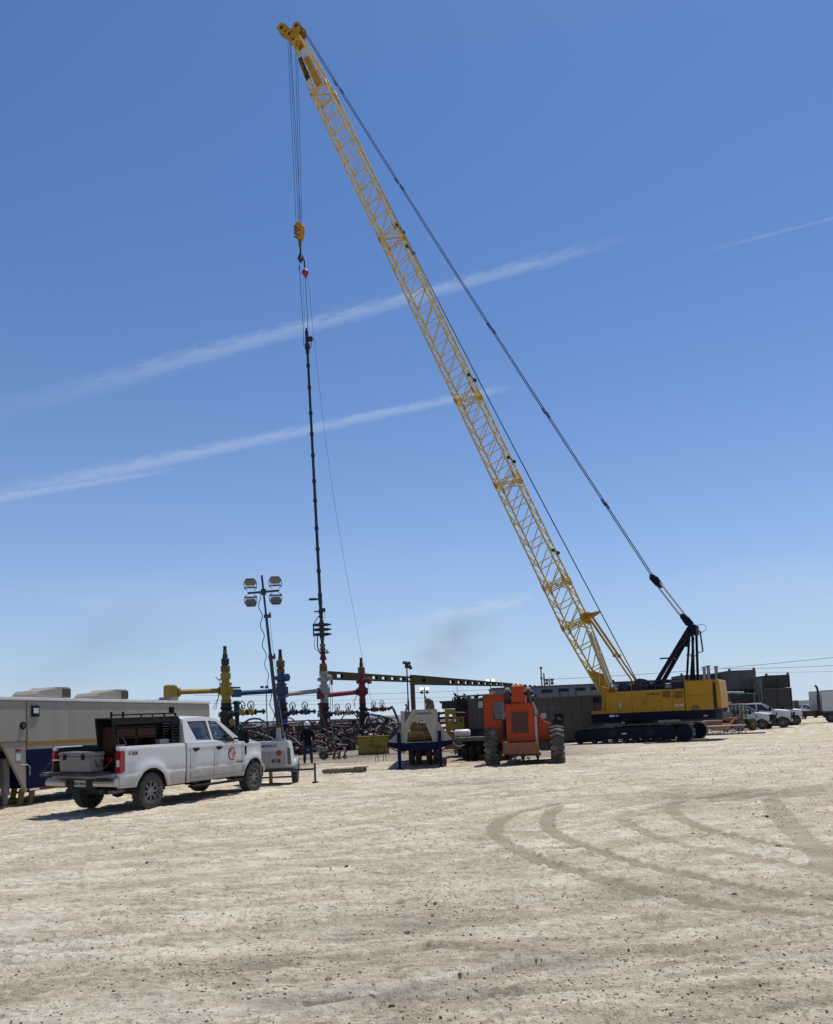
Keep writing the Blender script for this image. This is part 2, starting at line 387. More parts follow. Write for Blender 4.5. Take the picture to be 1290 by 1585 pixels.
TR = [  # tyre tracks seen in the dust, traced as ground paths: points, half width, strength
    ([(905,1243),(865,1250),(848,1264),(850,1281),(880,1300),(930,1318),(1000,1340),(1080,1357),(1180,1376),(1290,1392),(1420,1405)], .20, 1.0),
    ([(860,1246),(800,1258),(770,1273),(766,1288),(785,1306),(830,1330),(900,1352),(960,1368),(1040,1385),(1130,1402),(1290,1420)], .20, .95),
    ([(1180,1225),(1090,1236),(1042,1246),(1048,1262),(1085,1280),(1150,1297),(1240,1312),(1330,1325)], .20, .85),
    ([(1042,1246),(975,1258),(962,1268),(985,1282),(1040,1302),(1110,1316),(1200,1332),(1330,1352)], .18, .7),
    ([(1195,1240),(1215,1270),(1250,1300),(1290,1335),(1350,1370)], .3, .7),
    ([(700,1296),(780,1288),(860,1284),(940,1270),(1040,1252),(1200,1228),(1290,1215)], .22, .55),
    ([(0,1392),(200,1372),(420,1342),(640,1325),(760,1305)], .25, .45),
    ([(0,1352),(260,1318),(470,1290),(620,1262),(800,1232),(1000,1205)], .22, .45),
    ([(0,1325),(200,1296),(420,1268),(600,1240),(800,1212)], .2, .35),
    ([(480,1562),(640,1536),(820,1500),(1040,1470),(1290,1432)], .09, .6),
    ([(700,1560),(860,1540),(1100,1510),(1290,1485)], .10, .5),
    ([(560,1465),(760,1472),(1000,1478),(1290,1470)], .09, .4),
    ([(420,1222),(560,1212),(700,1210),(790,1224),(760,1236),(640,1240)], .2, .4),
    ([(640,1585),(760,1520),(900,1490),(1290,1455)], .10, .5),
]
def track_fields(X, Y):
    m = np.zeros_like(X); lug = np.zeros_like(X); rim = np.zeros_like(X)
    for pts, hw, st in TR:
        hw = hw*.62
        P = [gp(a, b) for a, b in pts]
        Q = []
        for i in range(len(P)-1):  # catmull-rom
            p0, p1, p2, p3 = P[max(i-1, 0)], P[i], P[i+1], P[min(i+2, len(P)-1)]
            for k in range(6):
                t = k/6; Q.append(.5*((2*p1)+(p2-p0)*t+(2*p0-5*p1+4*p2-p3)*t*t+(3*p1-p0-3*p2+p3)*t**3))
        Q.append(P[-1]); s = 0
        best = np.full(X.shape, 9.0); sb = np.zeros_like(X)
        for a, b in zip(Q[:-1], Q[1:]):
            dx, dy = b.x-a.x, b.y-a.y; l = math.hypot(dx, dy)
            if l < 1e-6: continue
            t = np.clip(((X-a.x)*dx+(Y-a.y)*dy)/(l*l), 0, 1)
            ex, ey = X-(a.x+t*dx), Y-(a.y+t*dy); dd = np.hypot(ex, ey)
            u = dd < best; best = np.where(u, dd, best); sb = np.where(u, s+t*l, sb); s += l
        wob = 1+.25*fbm(X*1.3, Y*1.3, 3, 55)*2
        k = (1-smst(hw*.92*wob, hw*1.08*wob, best))*min(1, st*1.15)
        m = np.maximum(m, k*(.85+.15*smst(-.18, .12, fbm(X*2.2, Y*2.2, 3, 77))))
        rim = np.maximum(rim, st*np.exp(-((best-hw*1.25)/.05)**2))
        lug = np.where(best < hw, np.maximum(lug, st*(.5+.5*np.sin(sb*2*math.pi/.17+best*14)*np.clip(np.cos(best*2*math.pi/.075)+.6, 0, 1))), lug)
    return m, lug, rim
def build_ground():
    rs = np.concatenate([[.3, .8, 1.3], np.geomspace(1.8, 60, 820), np.geomspace(62, 6000, 50)])
    ang = np.concatenate([np.radians(np.linspace(-31, 33, 520)), np.radians(np.linspace(36, 325, 60))])
    global GSHAPE, GANG, GN
    GSHAPE = (len(rs), len(ang)); GANG = ang; GN = 520
    A, Rr = np.meshgrid(ang, rs)
    X = Rr*np.sin(A); Y = Rr*np.cos(A)
    near = 1-smst(35, 70, Rr)
    m, lug, rim = track_fields(X, Y)
    inview = (np.abs((A+math.pi) % (2*math.pi)-math.pi) < .62)
    m = m*inview*near; lug = lug*inview*near; rim = rim*inview*near
    a1 = R(38); U = X*math.cos(a1)+Y*math.sin(a1); V = -X*math.sin(a1)+Y*math.cos(a1)
    a2 = R(12); U2_ = X*math.cos(a2)+Y*math.sin(a2); V2_ = -X*math.sin(a2)+Y*math.cos(a2)
    mixn = smst(-.1, .1, fbm(X*.12, Y*.12, 2, 90))
    streak = fbm(U*.5, V*3.5, 4, 11)*mixn+fbm(U2_*.5, V2_*4, 4, 12)*(1-mixn)
    rough = smst(-.12, .15, fbm(X*.6, Y*.6, 3, 4))
    fs = fbm(U*1.3, V*10, 4, 41)*mixn+fbm(U2_*1.3, V2_*11, 4, 42)*(1-mixn)
    cl = .6*fbm(X*20, Y*20, 3, 3, .6)+.5*fbm(X*9, Y*9, 3, 13, .6); cl = np.maximum(cl, -.02)
    Z = near*(.10*fbm(X*.22, Y*.22, 3, 1)+.045*streak+.10*fs*(1-.4*rough)+.10*cl*(.25+.75*rough)+.035*fbm(X*4, Y*4, 3, 6))
    Z = Z*(1-.88*m)-.022*m+.014*lug*m+.016*rim*(1-m)
    Z = Z*smst(1.0, 2.5, Rr)
    me = bpy.data.meshes.new('ground')
    nr, na = len(rs), len(ang)
    co = np.stack([X, Y, Z], -1).reshape(-1, 3); co = np.vstack([co, [[0, 0, 0]]])
    idx = np.arange(nr*na).reshape(nr, na)
    a = idx[:-1, :]; b = idx[1:, :]
    q = np.stack([a, np.roll(a, -1, 1), np.roll(b, -1, 1), b], -1).reshape(-1, 4)[:, ::-1]
    ct = np.stack([idx[0], np.roll(idx[0], -1), np.full(na, nr*na)], -1)[:, ::-1]
    me.vertices.add(len(co)); me.vertices.foreach_set('co', co.ravel())
    loops = np.concatenate([q.ravel(), ct.ravel()]); me.loops.add(len(loops)); me.loops.foreach_set('vertex_index', loops)
    ls = np.concatenate([np.arange(len(q))*4, len(q)*4+np.arange(len(ct))*3]); me.polygons.add(len(ls)); me.polygons.foreach_set('loop_start', ls)
    me.update(calc_edges=True); me.validate()
    me.polygons.foreach_set('use_smooth', np.ones(len(me.polygons), bool))
    def attr(nm, v):
        at_ = me.attributes.new(nm, 'FLOAT', 'POINT'); at_.data.foreach_set('value', np.append(v.ravel(), 0).astype(np.float32))
    attr('track', m*(.66+.34*lug))
    # oily dark patches, soil colour that belongs to the ground
    st = np.zeros_like(X)
    for (px, py, rx, ry, s) in ((545, 1548, .75, .16, 1.0), (620, 1545, .4, .10, .9), (390, 1495, .42, .22, .55), (470, 1560, .5, .1, .6), (650, 1425, .7, .5, .35), (1000, 1385, 1.2, .5, .35), (860, 1480, 1.1, .35, .35), (60, 1452, .5, .25, .3), (740, 1210, 1.4, .9, .5), (1150, 1232, 2.2, 1.2, .6), (600, 1235, 2.0, .8, .35)):
        c = gp(px, py); d = ((X-c.x)/rx)**2+((Y-c.y)/ry)**2
        st = np.maximum(st, s*np.exp(-d*.8)*np.clip(.75+1.6*fbm(X*4, Y*7, 3, 21), 0, 1))
    yard = smst(31, 41, Y+2*fbm(X*.5, Y*.5, 3, 61)*8)*(1-smst(75, 120, Rr))*(1-smst(5, 12, X))
    attr('stain', st); attr('yard', yard*inview)
    attr('streak', streak)
    o = bpy.data.objects.new('ground', me); COL.objects.link(o); struct(o)
    m_ = bpy.data.materials.new('caliche ground'); m_.use_nodes = True; t = m_.node_tree; b = t.nodes['Principled BSDF']
    b.inputs['Roughness'].default_value = .95; b.inputs['Specular IOR Level'].default_value = 0
    tcn = N(t, 'ShaderNodeTexCoord'); P = tcn.outputs['Object']
    def noise(sc, det=6, ro=.6, stretch=None, rot=0, vec=P):
        if stretch:
            mpn = N(t, 'ShaderNodeMapping'); mpn.inputs['Scale'].default_value = stretch; mpn.inputs['Rotation'].default_value = (0, 0, -rot)
            mpn.vector_type = 'TEXTURE' if False else 'POINT'; L(t, vec, mpn.inputs[0]); vec = mpn.outputs[0]
        n = N(t, 'ShaderNodeTexNoise'); n.inputs['Scale'].default_value = sc; n.inputs['Detail'].default_value = det; n.inputs['Roughness'].default_value = ro
        L(t, vec, n.inputs['Vector']); return n.outputs['Fac']
    def att(nm):
        n = N(t, 'ShaderNodeAttribute'); n.attribute_name = nm; return n.outputs['Fac']
    def mix(f, a_, b_):
        n = N(t, 'ShaderNodeMix', data_type='RGBA')
        if isinstance(f, float): n.inputs[0].default_value = f
        else: L(t, f, n.inputs[0])
        for s_i, v in ((6, a_), (7, b_)):
            if isinstance(v, tuple): n.inputs[s_i].default_value = (*v, 1)
            else: L(t, v, n.inputs[s_i])
        return n.outputs[2]
    pale = (.66, .58, .44); tan_ = (.47, .39, .28); dark = (.18, .145, .105); white = (.76, .70, .58)
    big = noise(.35, 5, .6); mid = noise(1.7, 7, .68); fine = noise(14, 8, .75); str1 = noise(1.0, 7, .7, (.55, 4.2, 1), R(38)); str2 = noise(1.0, 7, .7, (.6, 5.5, 1), R(10))
    c = mix(smooth(t, mid, .40, .60), tan_, pale)
    c = mix(wmath(t, 'MULTIPLY', smooth(t, big, .5, .7), .7), c, white)
    c = mix(wmath(t, 'MULTIPLY', smooth(t, str1, .49, .62), .62), c, (.40, .325, .23))
    c = mix(wmath(t, 'MULTIPLY', smooth(t, str2, .5, .68), .45), c, (.33, .275, .205))
    c = mix(wmath(t, 'MULTIPLY', smooth(t, att('streak'), .02, -.14), .42), c, (.40, .325, .23)); c = mix(wmath(t, 'MULTIPLY', smooth(t, att('streak'), .05, .18), .28), c, white)
    # crumbs: fine dark specks
    vo = N(t, 'ShaderNodeTexVoronoi'); vo.inputs['Scale'].default_value = 28; L(t, P, vo.inputs['Vector'])
    speck = wmath(t, 'MULTIPLY', smooth(t, vo.outputs['Distance'], .28, .12), smooth(t, noise(2.4, 4, .6), .5, .62))
    c = mix(wmath(t, 'MULTIPLY', speck, .55), c, dark)
    c = mix(wmath(t, 'MULTIPLY', smooth(t, fine, .53, .62), .5), c, dark); c = mix(wmath(t, 'MULTIPLY', smooth(t, fine, .46, .38), .5), c, white)
    st3 = noise(1.0, 8, .75, (1.6, 16, 1), R(10)); st4 = noise(1.0, 8, .75, (1.6, 14, 1), R(38))
    c = mix(wmath(t, 'MULTIPLY', smooth(t, st3, .53, .62), .45), c, (.26, .21, .155)); c = mix(wmath(t, 'MULTIPLY', smooth(t, st4, .53, .62), .5), c, (.26, .21, .155))
    grit = noise(75, 3, .8); c = mix(wmath(t, 'MULTIPLY', smooth(t, grit, .56, .70), .6), c, (.17, .14, .105)); c = mix(wmath(t, 'MULTIPLY', smooth(t, grit, .46, .34), .35), c, white)
    c = mix(wmath(t, 'MULTIPLY', att('track'), .95), c, (.285, .228, .158))
    c = mix(wmath(t, 'MULTIPLY', att('stain'), .8), c, (.12, .105, .09))
    c = mix(wmath(t, 'MULTIPLY', att('yard'), .8), c, (.20, .165, .13))
    L(t, c, b.inputs['Base Color'])
    b1 = N(t, 'ShaderNodeBump'); b1.inputs['Strength'].default_value = .8; b1.inputs['Distance'].default_value = .035; L(t, mid, b1.inputs['Height'])
    b2 = N(t, 'ShaderNodeBump'); b2.inputs['Strength'].default_value = 1.0; b2.inputs['Distance'].default_value = .022; L(t, fine, b2.inputs['Height']); L(t, b1.outputs[0], b2.inputs['Normal'])
    b3 = N(t, 'ShaderNodeBump'); b3.inputs['Strength'].default_value = .6; b3.inputs['Distance'].default_value = .03; L(t, str2, b3.inputs['Height']); L(t, b2.outputs[0], b3.inputs['Normal'])
    b4 = N(t, 'ShaderNodeBump'); b4.inputs['Strength'].default_value = .9; b4.inputs['Distance'].default_value = .006; L(t, grit, b4.inputs['Height']); L(t, b3.outputs[0], b4.inputs['Normal'])
    L(t, b4.outputs[0], b.inputs['Normal'])
    me.materials.append(m_)
    return o
build_ground()

def hills():   # low dark line of far ground and scrub along the horizon
    b = MB(); n = 160
    us = [R(-60+120*i/n) for i in range(n+1)]
    def fn(a, k):
        r = 1500+ (k*60); h = 0 if k != 1 else 6+5*float(vnoise(np.array([a*40]), np.array([3.]), 5)[0])+6*max(0, math.sin((a-.35)*9))
        return (r*math.sin(a), r*math.cos(a), h-.5)
    b.grid(us, [0, 1, 2], fn); struct(b.build('hills', 'scrub', smooth=True))
hills()

GROUND = bpy.data.objects['ground']
from mathutils.bvhtree import BVHTree
_me = GROUND.data; _co = np.empty(len(_me.vertices)*3, np.float32); _me.vertices.foreach_get('co', _co); _co = _co.reshape(-1, 3)
_rs = np.hypot(_co[:-1, 0], _co[:-1, 1]).reshape(GSHAPE)[:, 0].copy(); _an = GANG
_Z = _co[:-1, 2].reshape(GSHAPE)
def ground_z(x, y):
    x = np.asarray(x, float); y = np.asarray(y, float); r = np.hypot(x, y); a = np.arctan2(x, y); i = np.clip(np.searchsorted(_rs, r), 1, len(_rs)-1); j = np.clip(np.searchsorted(_an[:GN], a), 1, GN-1)
    return np.minimum(_Z[i, j], _Z[i-1, j-1])
def icos(r):
    bm = bmesh.new(); bmesh.ops.create_icosphere(bm, subdivisions=1, radius=r)
    v = np.array([x.co[:] for x in bm.verts]); f = [[w.index for w in p.verts] for p in bm.faces]; bm.free(); return v, f
IV, IF = icos(1.0)
def rock_mesh(name, r, seed, m):
    bm = bmesh.new(); bmesh.ops.create_icosphere(bm, subdivisions=2, radius=1); rr = random.Random(seed)
    pl = [(Vector((rr.gauss(0, 1), rr.gauss(0, 1), rr.gauss(0, 1))).normalized(), rr.uniform(.45, .8)) for _ in range(14)]
    for v in bm.verts:
        for nrm, dd in pl:
            k = v.co.dot(nrm)
            if k > dd: v.co -= nrm*(k-dd)
        v.co *= rr.uniform(.9, 1.1)
        v.co = Vector((v.co.x*r*1.2, v.co.y*r, v.co.z*r*.75))
    me = bpy.data.meshes.new(name); bm.to_mesh(me); bm.free(); me.materials.append(MT[m])
    o = bpy.data.objects.new(name, me); COL.objects.link(o); return o
ROCKS = [  # px, py, radius m, label
    (674, 1397, .035, 'dark stone standing upright at the far edge of the crumb patch'),
    (630, 1439, .045, 'squat grey stone left of the pale crumbs in the middle foreground'),
    (670, 1471, .036, 'dark pointed stone below the crumb patch in the middle foreground'),
    (401, 1453, .036, 'low dark stone alone in the left middle foreground'),
    (508, 1523, .040, 'squarish dark stone nearest the camera above the oily patch'),
    (1204, 1309, .060, 'dark stone beside the curved tyre track at the right'),
    (537, 1341, .040, 'single dark pebble on pale dust below the pallet'),
    (1215, 1369, .040, 'dark pebble on pale dust between two curved tracks at the right edge'),
    (1137, 1384, .040, 'pair partner pebble just below the long curved tyre track'),
    (1186, 1264, .050, 'small dark pebble in the pale wedge between the upper tracks'),
    (420, 1232, .05, 'brown clod on pale ground right of the front truck wheel'),
    (1072, 1100+190, .045, 'small pebble on the inner curve of the right tyre track'),
    (607, 1561, .03, 'small dark stone beyond the right end of the oily patch'),
    (472, 1413, .025, 'tiny black pebble in the pale dust left of centre'),
    (30, 1392, .035, 'lone pebble near the left edge on the faint track'),
    (228, 1336, .035, 'lone pebble below the rear truck wheel on pale dust'),
]
for i, (px, py, r, lb) in enumerate(ROCKS):
    r *= .8; o = rock_mesh('rock', r, 100+i, 'stone'); p = gp(px, py); o.location = (p.x, p.y, float(ground_z(p.x, p.y))+r*.15); o.rotation_euler = (rng.rand()*.4, rng.rand()*.4, rng.rand()*6); tag(o, lb, 'rock')
def gravel():
    n = 62000
    y = 2.6*np.exp(rng.rand(n)*2.75); x = (rng.rand(n)*2-1)*y*.56
    cl = []
    for (px, py, rx, ry, c) in ((400, 1495, .42, .26, 1500), (660, 1420, .75, .6, 1300), (330, 1500, .3, .2, 300), (1010, 1388, 1.3, .5, 800), (130, 1470, .8, .5, 300), (640, 1545, .7, .3, 500), (900, 1500, 1.3, .4, 600), (1150, 1470, .9, .4, 600), (850, 1320, .8, .4, 500), (560, 1400, .8, .5, 400)):
        g = gp(px, py); cl.append(np.stack([g.x+rng.randn(c)*rx, g.y+rng.randn(c)*ry], -1))
    P = np.vstack([np.stack([x, y], -1)]+cl)
    dens = fbm(P[:, 0]*.7, P[:, 1]*.7, 3, 31)
    keep = (rng.rand(len(P)) < .22+2.8*np.clip(dens+.10, 0, .4)) | (np.arange(len(P)) >= n); P = P[keep]; N_ = len(P)
    r = (.0022+.0075*rng.rand(N_)**4)+P[:, 1]*.00042*(.5+rng.rand(N_)); big = rng.rand(N_) < .012; r[big] *= 1.6
    OV = np.array([[1, 0, 0], [.3, .95, 0], [-.8, .6, 0], [-.8, -.6, 0], [.3, -.95, 0], [.25, .2, 1], [-.3, -.3, .85], [0, 0, -1]], float)
    OF = np.array([[0, 1, 5], [1, 2, 5], [2, 6, 5], [2, 3, 6], [3, 4, 6], [4, 0, 6], [0, 5, 6], [1, 0, 7], [2, 1, 7], [3, 2, 7], [4, 3, 7], [0, 4, 7]])
    A = rng.rand(N_, 3); J = 1+.35*(rng.rand(N_, 8, 3)-.5)
    Q = OV[None]*J*np.stack([r*(1+.7*A[:, 1]), r, r*(.55+.45*A[:, 2])], -1)[:, None, :]
    ca, sa = np.cos(A[:, 0]*6.28)[:, None], np.sin(A[:, 0]*6.28)[:, None]
    z0 = ground_z(P[:, 0], P[:, 1])
    co = np.stack([Q[..., 0]*ca-Q[..., 1]*sa+P[:, 0:1], Q[..., 0]*sa+Q[..., 1]*ca+P[:, 1:2], Q[..., 2]+(z0+r*.15)[:, None]], -1).reshape(-1, 3)
    ff = (OF[None]+np.arange(N_)[:, None, None]*8).reshape(-1, 3)
    me = bpy.data.meshes.new('gravel'); me.vertices.add(len(co)); me.vertices.foreach_set('co', co.ravel())
    me.loops.add(ff.size); me.loops.foreach_set('vertex_index', ff.ravel()); me.polygons.add(len(ff)); me.polygons.foreach_set('loop_start', np.arange(len(ff))*3)
    me.update(calc_edges=True)
    at_ = me.attributes.new('shade', 'FLOAT', 'POINT'); at_.data.foreach_set('value', np.repeat(rng.rand(N_), 8).astype(np.float32))
    m = bpy.data.materials.new('gravel mix'); m.use_nodes = True; t = m.node_tree; b = t.nodes['Principled BSDF']; b.inputs['Roughness'].default_value = .95; b.inputs['Specular IOR Level'].default_value = .1
    an = N(t, 'ShaderNodeAttribute'); an.attribute_name = 'shade'
    cr = N(t, 'ShaderNodeValToRGB'); cr.color_ramp.elements[0].color = (.085, .07, .052, 1); cr.color_ramp.elements[1].color = (.62, .53, .40, 1)
    e = cr.color_ramp.elements.new(.22); e.color = (.28, .23, .165, 1)
    L(t, an.outputs['Fac'], cr.inputs[0]); L(t, cr.outputs[0], b.inputs['Base Color']); me.materials.append(m)
    o = bpy.data.objects.new('gravel', me); COL.objects.link(o); stuff(o); tag(o, 'scattered grey and tan gravel crumbs over the pale dusty yard', 'gravel'); return o
gravel()

# ---------------------------------------------------------------- shared vehicle pieces
def poly_holes(name, outer, holes, mp, m, parent, thick=.03, smooth=False):
    bm = bmesh.new(); es = []
    for lp in [outer]+holes:
        vs = [bm.verts.new(mp(*p)) for p in lp]
        es += [bm.edges.new((vs[i], vs[(i+1) % len(vs)])) for i in range(len(vs))]
    bmesh.ops.triangle_fill(bm, use_beauty=True, use_dissolve=False, edges=es)
    me = bpy.data.meshes.new(name); bm.to_mesh(me); bm.free(); me.materials.append(MT[m])
    o = bpy.data.objects.new(name, me); COL.objects.link(o); o.parent = parent
    md = o.modifiers.new('thick', 'SOLIDIFY'); md.thickness = thick; md.offset = 0
    return o
def tyre_prof(r, w, ri):
    h = w/2
    return [(ri, -h*.8), (ri+.02, -h*.93), ((r+ri)/2, -h), (r-.03, -h*.93), (r-.008, -h*.8), (r, -h*.5), (r, h*.5), (r-.008, h*.8), (r-.03, h*.93), ((r+ri)/2, h), (ri+.02, h*.93), (ri, h*.8)]
def add_wheel(parent, c, r=.42, w=.27, ri=.235, side=-1, spokes=8, tm='tyre', rm='rim', n=36, name='wheel'):
    e = bpy.data.objects.new(name, None); COL.objects.link(e); e.parent = parent; e.location = c; e.empty_display_size = .2
    MB().lathe(tyre_prof(r, w, ri), (0, 0, 0), 'y', n, cap=False).build('tyre', tm, e, smooth=True)
    t = MB()
    for i in range(n):
        a = 2*math.pi*i/n
        for s in (-1, 1):
            t.box((0, s*w*.27, r+.003), (r*.10, w*.30, .018), M=Matrix.Rotation(a+(s*.05), 4, 'Y'))
    stuff(t.build('tread', tm, e))
    b = MB(); y = side*w*.36
    b.lathe([(ri*1.06, -w*.44), (ri*1.06, -w*.40), (ri*.96, -w*.36), (ri*.86, 0), (ri*.96, w*.36), (ri*1.06, w*.40), (ri*1.06, w*.44)], (0, 0, 0), 'y', n, cap=False)
    b.lathe([(.02, y*.8), (ri*.32, y), (ri*.40, y*.9), (ri*.42, y*.5)] if side > 0 else [(.02, y*.8), (ri*.32, y), (ri*.40, y*.9), (ri*.42, y*.5)], (0, 0, 0), 'y', 16)
    for k in range(spokes):
        b.box((0, y*.72, ri*.62), (ri*.20, abs(y)*.35, ri*.72), M=Matrix.Rotation(2*math.pi*k/spokes, 4, 'Y'))
    hubd = MB(); hubd.lathe([(ri*.88, y*.25), (.01, y*.2)], (0, 0, 0), 'y', 16); hubd.build('brake_drum', 'under', e)
    b.build('rim', rm, e, smooth=True)
    return e

# ---------------------------------------------------------------- pickup truck
def make_pickup(label, loc, rz, hero=True, tilt=0):
    T = thing('pickup_truck', label, 'pickup truck', loc, rz, None, rot=(tilt, 0, rz))
    Wd = 2.0; WB = 4.4
    def arch(u, c, r=.56, zc=.40):
        d = abs(u-c); return zc+math.sqrt(max(r*r-d*d, 0)) if d < r else 0
    def zb(u):
        base = .56 if u < -.5 else (.50 if u < 3.85 else .50)
        return max(base, arch(u, 0), arch(u, WB))
    def zt(u):
        if u < 1.32: return 1.47
        if u < 2.5: return 1.49
        if u < 3.0: return 1.49-.06*smf((u-2.5)/.5)
        if u < 3.85: return 1.43+.02*(u-3.0)
        return 1.45-.13*((u-3.85)/1.1)**1.6
    def smf(t): t = max(0, min(1, t)); return t*t*(3-2*t)
    def flare(u, z):
        k = 0
        for c in (0, WB):
            d = math.hypot(u-c, z-.40); k += math.exp(-((d-.60)/.13)**2) if d > .5 else .9
        return k
    def yf(u, z):
        y = .055+.05*max(0, (z-1.05))**1.2+.05*max(0, .85-z)
        y -= .05*min(1, flare(u, z))*(1 if z < 1.3 else max(0, 1-(z-1.3)/.15))
        y -= .014*math.exp(-((z-.80)/.03)**2)-.006*math.exp(-((z-.88)/.04)**2)+.012*math.exp(-((z-1.36)/.03)**2)*(1 if u > 1.3 else 0)
        if u > 4.3: y += .16*((u-4.3)/.75)**2.2
        if u < -.85: y += .05*((-.85-u)/.2)**2
        if z > 1.42 and u < 1.32: y += .03*((z-1.42)/.05)**2
        return y
    us = sorted(set([round(-1.05+i*.05, 3) for i in range(122)]+[round(c+s*x, 3) for c in (0, WB) for s in (-1, 1) for x in (.5, .52, .54, .55, .558, .56)]))
    us = [u for u in us if -1.06 < u < 5.02]
    tt = [0, .02, .06]+[.1+i*.03 for i in range(27)]+[.91, .94, .97, 1.0]
    def pt(u, t, far): z = zb(u)+(zt(u)-zb(u))*t; y = yf(u, z); return (u, Wd-y if far else y, z)
    cabfrom = 1.33
    for nm, lo, hi in (('bed_side', -1.06, 1.31), ('cab_side', 1.33, 3.84), ('fender', 3.86, 5.03)):
        uu = [u for u in us if lo <= u <= hi]
        for far in (False, True):
            MB().grid(uu, tt, lambda u, t: pt(u, t, far)).build(nm, 'truck_white', T, smooth=True, thick=.025)
    # dusty lower mouldings and wheel arch liners
    for far in (0, 1):
        for c in (0, WB):
            b = MB(); k = 14
            b.grid([math.pi*i/k for i in range(k+1)], [0, 1], lambda a, q: (c+.575*math.cos(a), (Wd-.09-q*.3) if far else (.09+q*.3), .40+.575*math.sin(a)))
            b.build('arch_liner', 'under', T)
    # hood, cowl, front
    def hz(u, y):
        e = abs(y-Wd/2)/(Wd/2); return zt(u)+.09*(1-e**2.5)+.035*math.exp(-((e-.55)/.15)**2)-(.10*((u-4.7)/.3)**2 if u > 4.7 else 0)
    ys = [.13+(Wd-.26)*i/24 for i in range(25)]
    MB().grid([3.72+i*.0725 for i in range(18)], ys, lambda u, y: (u, y, hz(u, y))).build('hood', 'truck_white', T, smooth=True, thick=.02)
    b = MB(); b.bb(4.72, 5.0, .24, Wd-.24, .78, 1.27); b.build('front_panel', 'truck_white' if hero else 'trim_black', T, bevel=.06, bseg=3)
    gr = MB()
    for k in range(6): gr.bb(5.0, 5.05, .42, Wd-.42, .84+k*.07, .875+k*.07)
    gr.bb(5.0, 5.03, .38, Wd-.38, .80, 1.25); gr.build('grille', 'trim_black', T)
    for y in (.28, Wd-.28): MB().bb(4.93, 5.045, y-.1, y+.1, .86, 1.22).build('headlight', 'lamp_clear', T, bevel=.03, bseg=2)
    MB().bb(4.95, 5.17, .12, Wd-.12, .50, .76).build('front_bumper', 'chrome', T, bevel=.05, bseg=3)
    # cab shell
    def cy(z): return .075+(z-1.45)*.30
    holes = []
    w1 = [(1.60, 2.00), (1.80, 1.555), (2.40, 1.545), (2.36, 2.01)]
    w2 = [(2.48, 2.01), (2.80, 1.985), (3.42, 1.50), (3.42, 1.455), (3.05, 1.455), (2.80, 1.50), (2.52, 1.54)]
    outer = [(1.30, 1.47), (1.34, 1.75), (1.42, 2.02), (1.50, 2.075), (1.8, 2.095), (2.4, 2.095), (2.78, 2.075), (2.95, 2.02), (3.4, 1.72), (3.80, 1.46), (3.3, 1.42), (2.9, 1.45), (2.6, 1.48)]
    for far in (0, 1):
        mp = (lambda u, z: (u, Wd-cy(z), z)) if far else (lambda u, z: (u, cy(z), z))
        poly_holes('cab_frame', outer, [w1, w2], mp, 'truck_white', T, .035)
        for w in (w1, w2):
            b = MB(); d = .012
            b.add([(u, (Wd-cy(z)-d) if far else cy(z)+d, z) for u, z in w], [list(range(len(w)))]); b.build('window', 'glass', T)
            s = MB(); ww = w+[w[0]]
            s.tube([(u, (Wd-cy(z)+.016) if far else cy(z)-.016, z) for u, z in ww], .012, 4); s.build('window_seal', 'trim_black', T)
    pw = Wd
    def rz_(u, y):
        e = abs(y-Wd/2)/(Wd/2-.27); top = 2.07+.03*math.sin(max(0, min(1, (u-1.42)/1.5))*math.pi)
        return top+.035*(1-min(1, e)**3)
    yy = [.255+(Wd-.51)*i/16 for i in range(17)]
    MB().grid([1.42+i*.0875 for i in range(17)], yy, lambda u, y: (u, y, rz_(u, y)-(.03*((1.6-u)/.2)**2 if u < 1.6 else 0))).build('roof', 'truck_white', T, smooth=True, thick=.03)
    b = MB(); b.add([(2.84, .27, 2.06), (2.84, Wd-.27, 2.06), (3.78, Wd-.10, 1.48), (3.78, .10, 1.48)], [(0, 1, 2, 3)]); b.build('windscreen', 'glass', T)
    bk = poly_holes('cab_back', [(.09, 1.0), (.09, 1.47), (.26, 2.04), (Wd-.26, 2.04), (Wd-.09, 1.47), (Wd-.09, 1.0)], [[(.36, 1.6), (.42, 1.95), (Wd-.42, 1.95), (Wd-.36, 1.6)]], lambda y, z: (1.33+(z-1.47)*.13*(z > 1.47), y, z), 'truck_white', T, .03)
    b = MB(); b.add([(1.36, .36, 1.6), (1.39, .42, 1.95), (1.39, Wd-.42, 1.95), (1.36, Wd-.36, 1.6)], [(0, 1, 2, 3)]); b.build('rear_window', 'glass', T)
    # doors gaps, handles, mirrors
    for far in (0, 1):
        sgn = -1 if not far else 1; Y0 = (lambda y: y) if not far else (lambda y: Wd-y)
        g = MB()
        for u in (1.50, 2.50, 3.80):
            zs = [.60+i*.08 for i in range(11)]
            g.tube([(u+(.12*max(0, (.8-z)) if u == 1.50 else 0), Y0(yf(u, z)-.012), z) for z in zs], .006, 4)
        g.tube([(1.52+i*.1, Y0(yf(2, .6)-.012), .60) for i in range(23)], .005, 4)
        g.build('door_gap', 'trim_black', T)
        for u in (1.72, 2.72):
            h = MB(); h.box((u, Y0(yf(u, 1.3)-.035), 1.315), (.24, .035, .05)); h.box((u, Y0(yf(u, 1.3)-.010), 1.30), (.16, .02, .10)); h.build('door_handle', 'trim_black', T, bevel=.008)
        mr = MB(); mr.box((3.50, Y0(-.16), 1.60), (.16, .20, .30)); mr.box((3.46, Y0(0.0), 1.52), (.07, .22, .05)); mr.box((3.50, Y0(-.30), 1.56), (.13, .10, .34)); mo = mr.build('side_mirror', 'trim_black', T, bevel=.03, bseg=2)
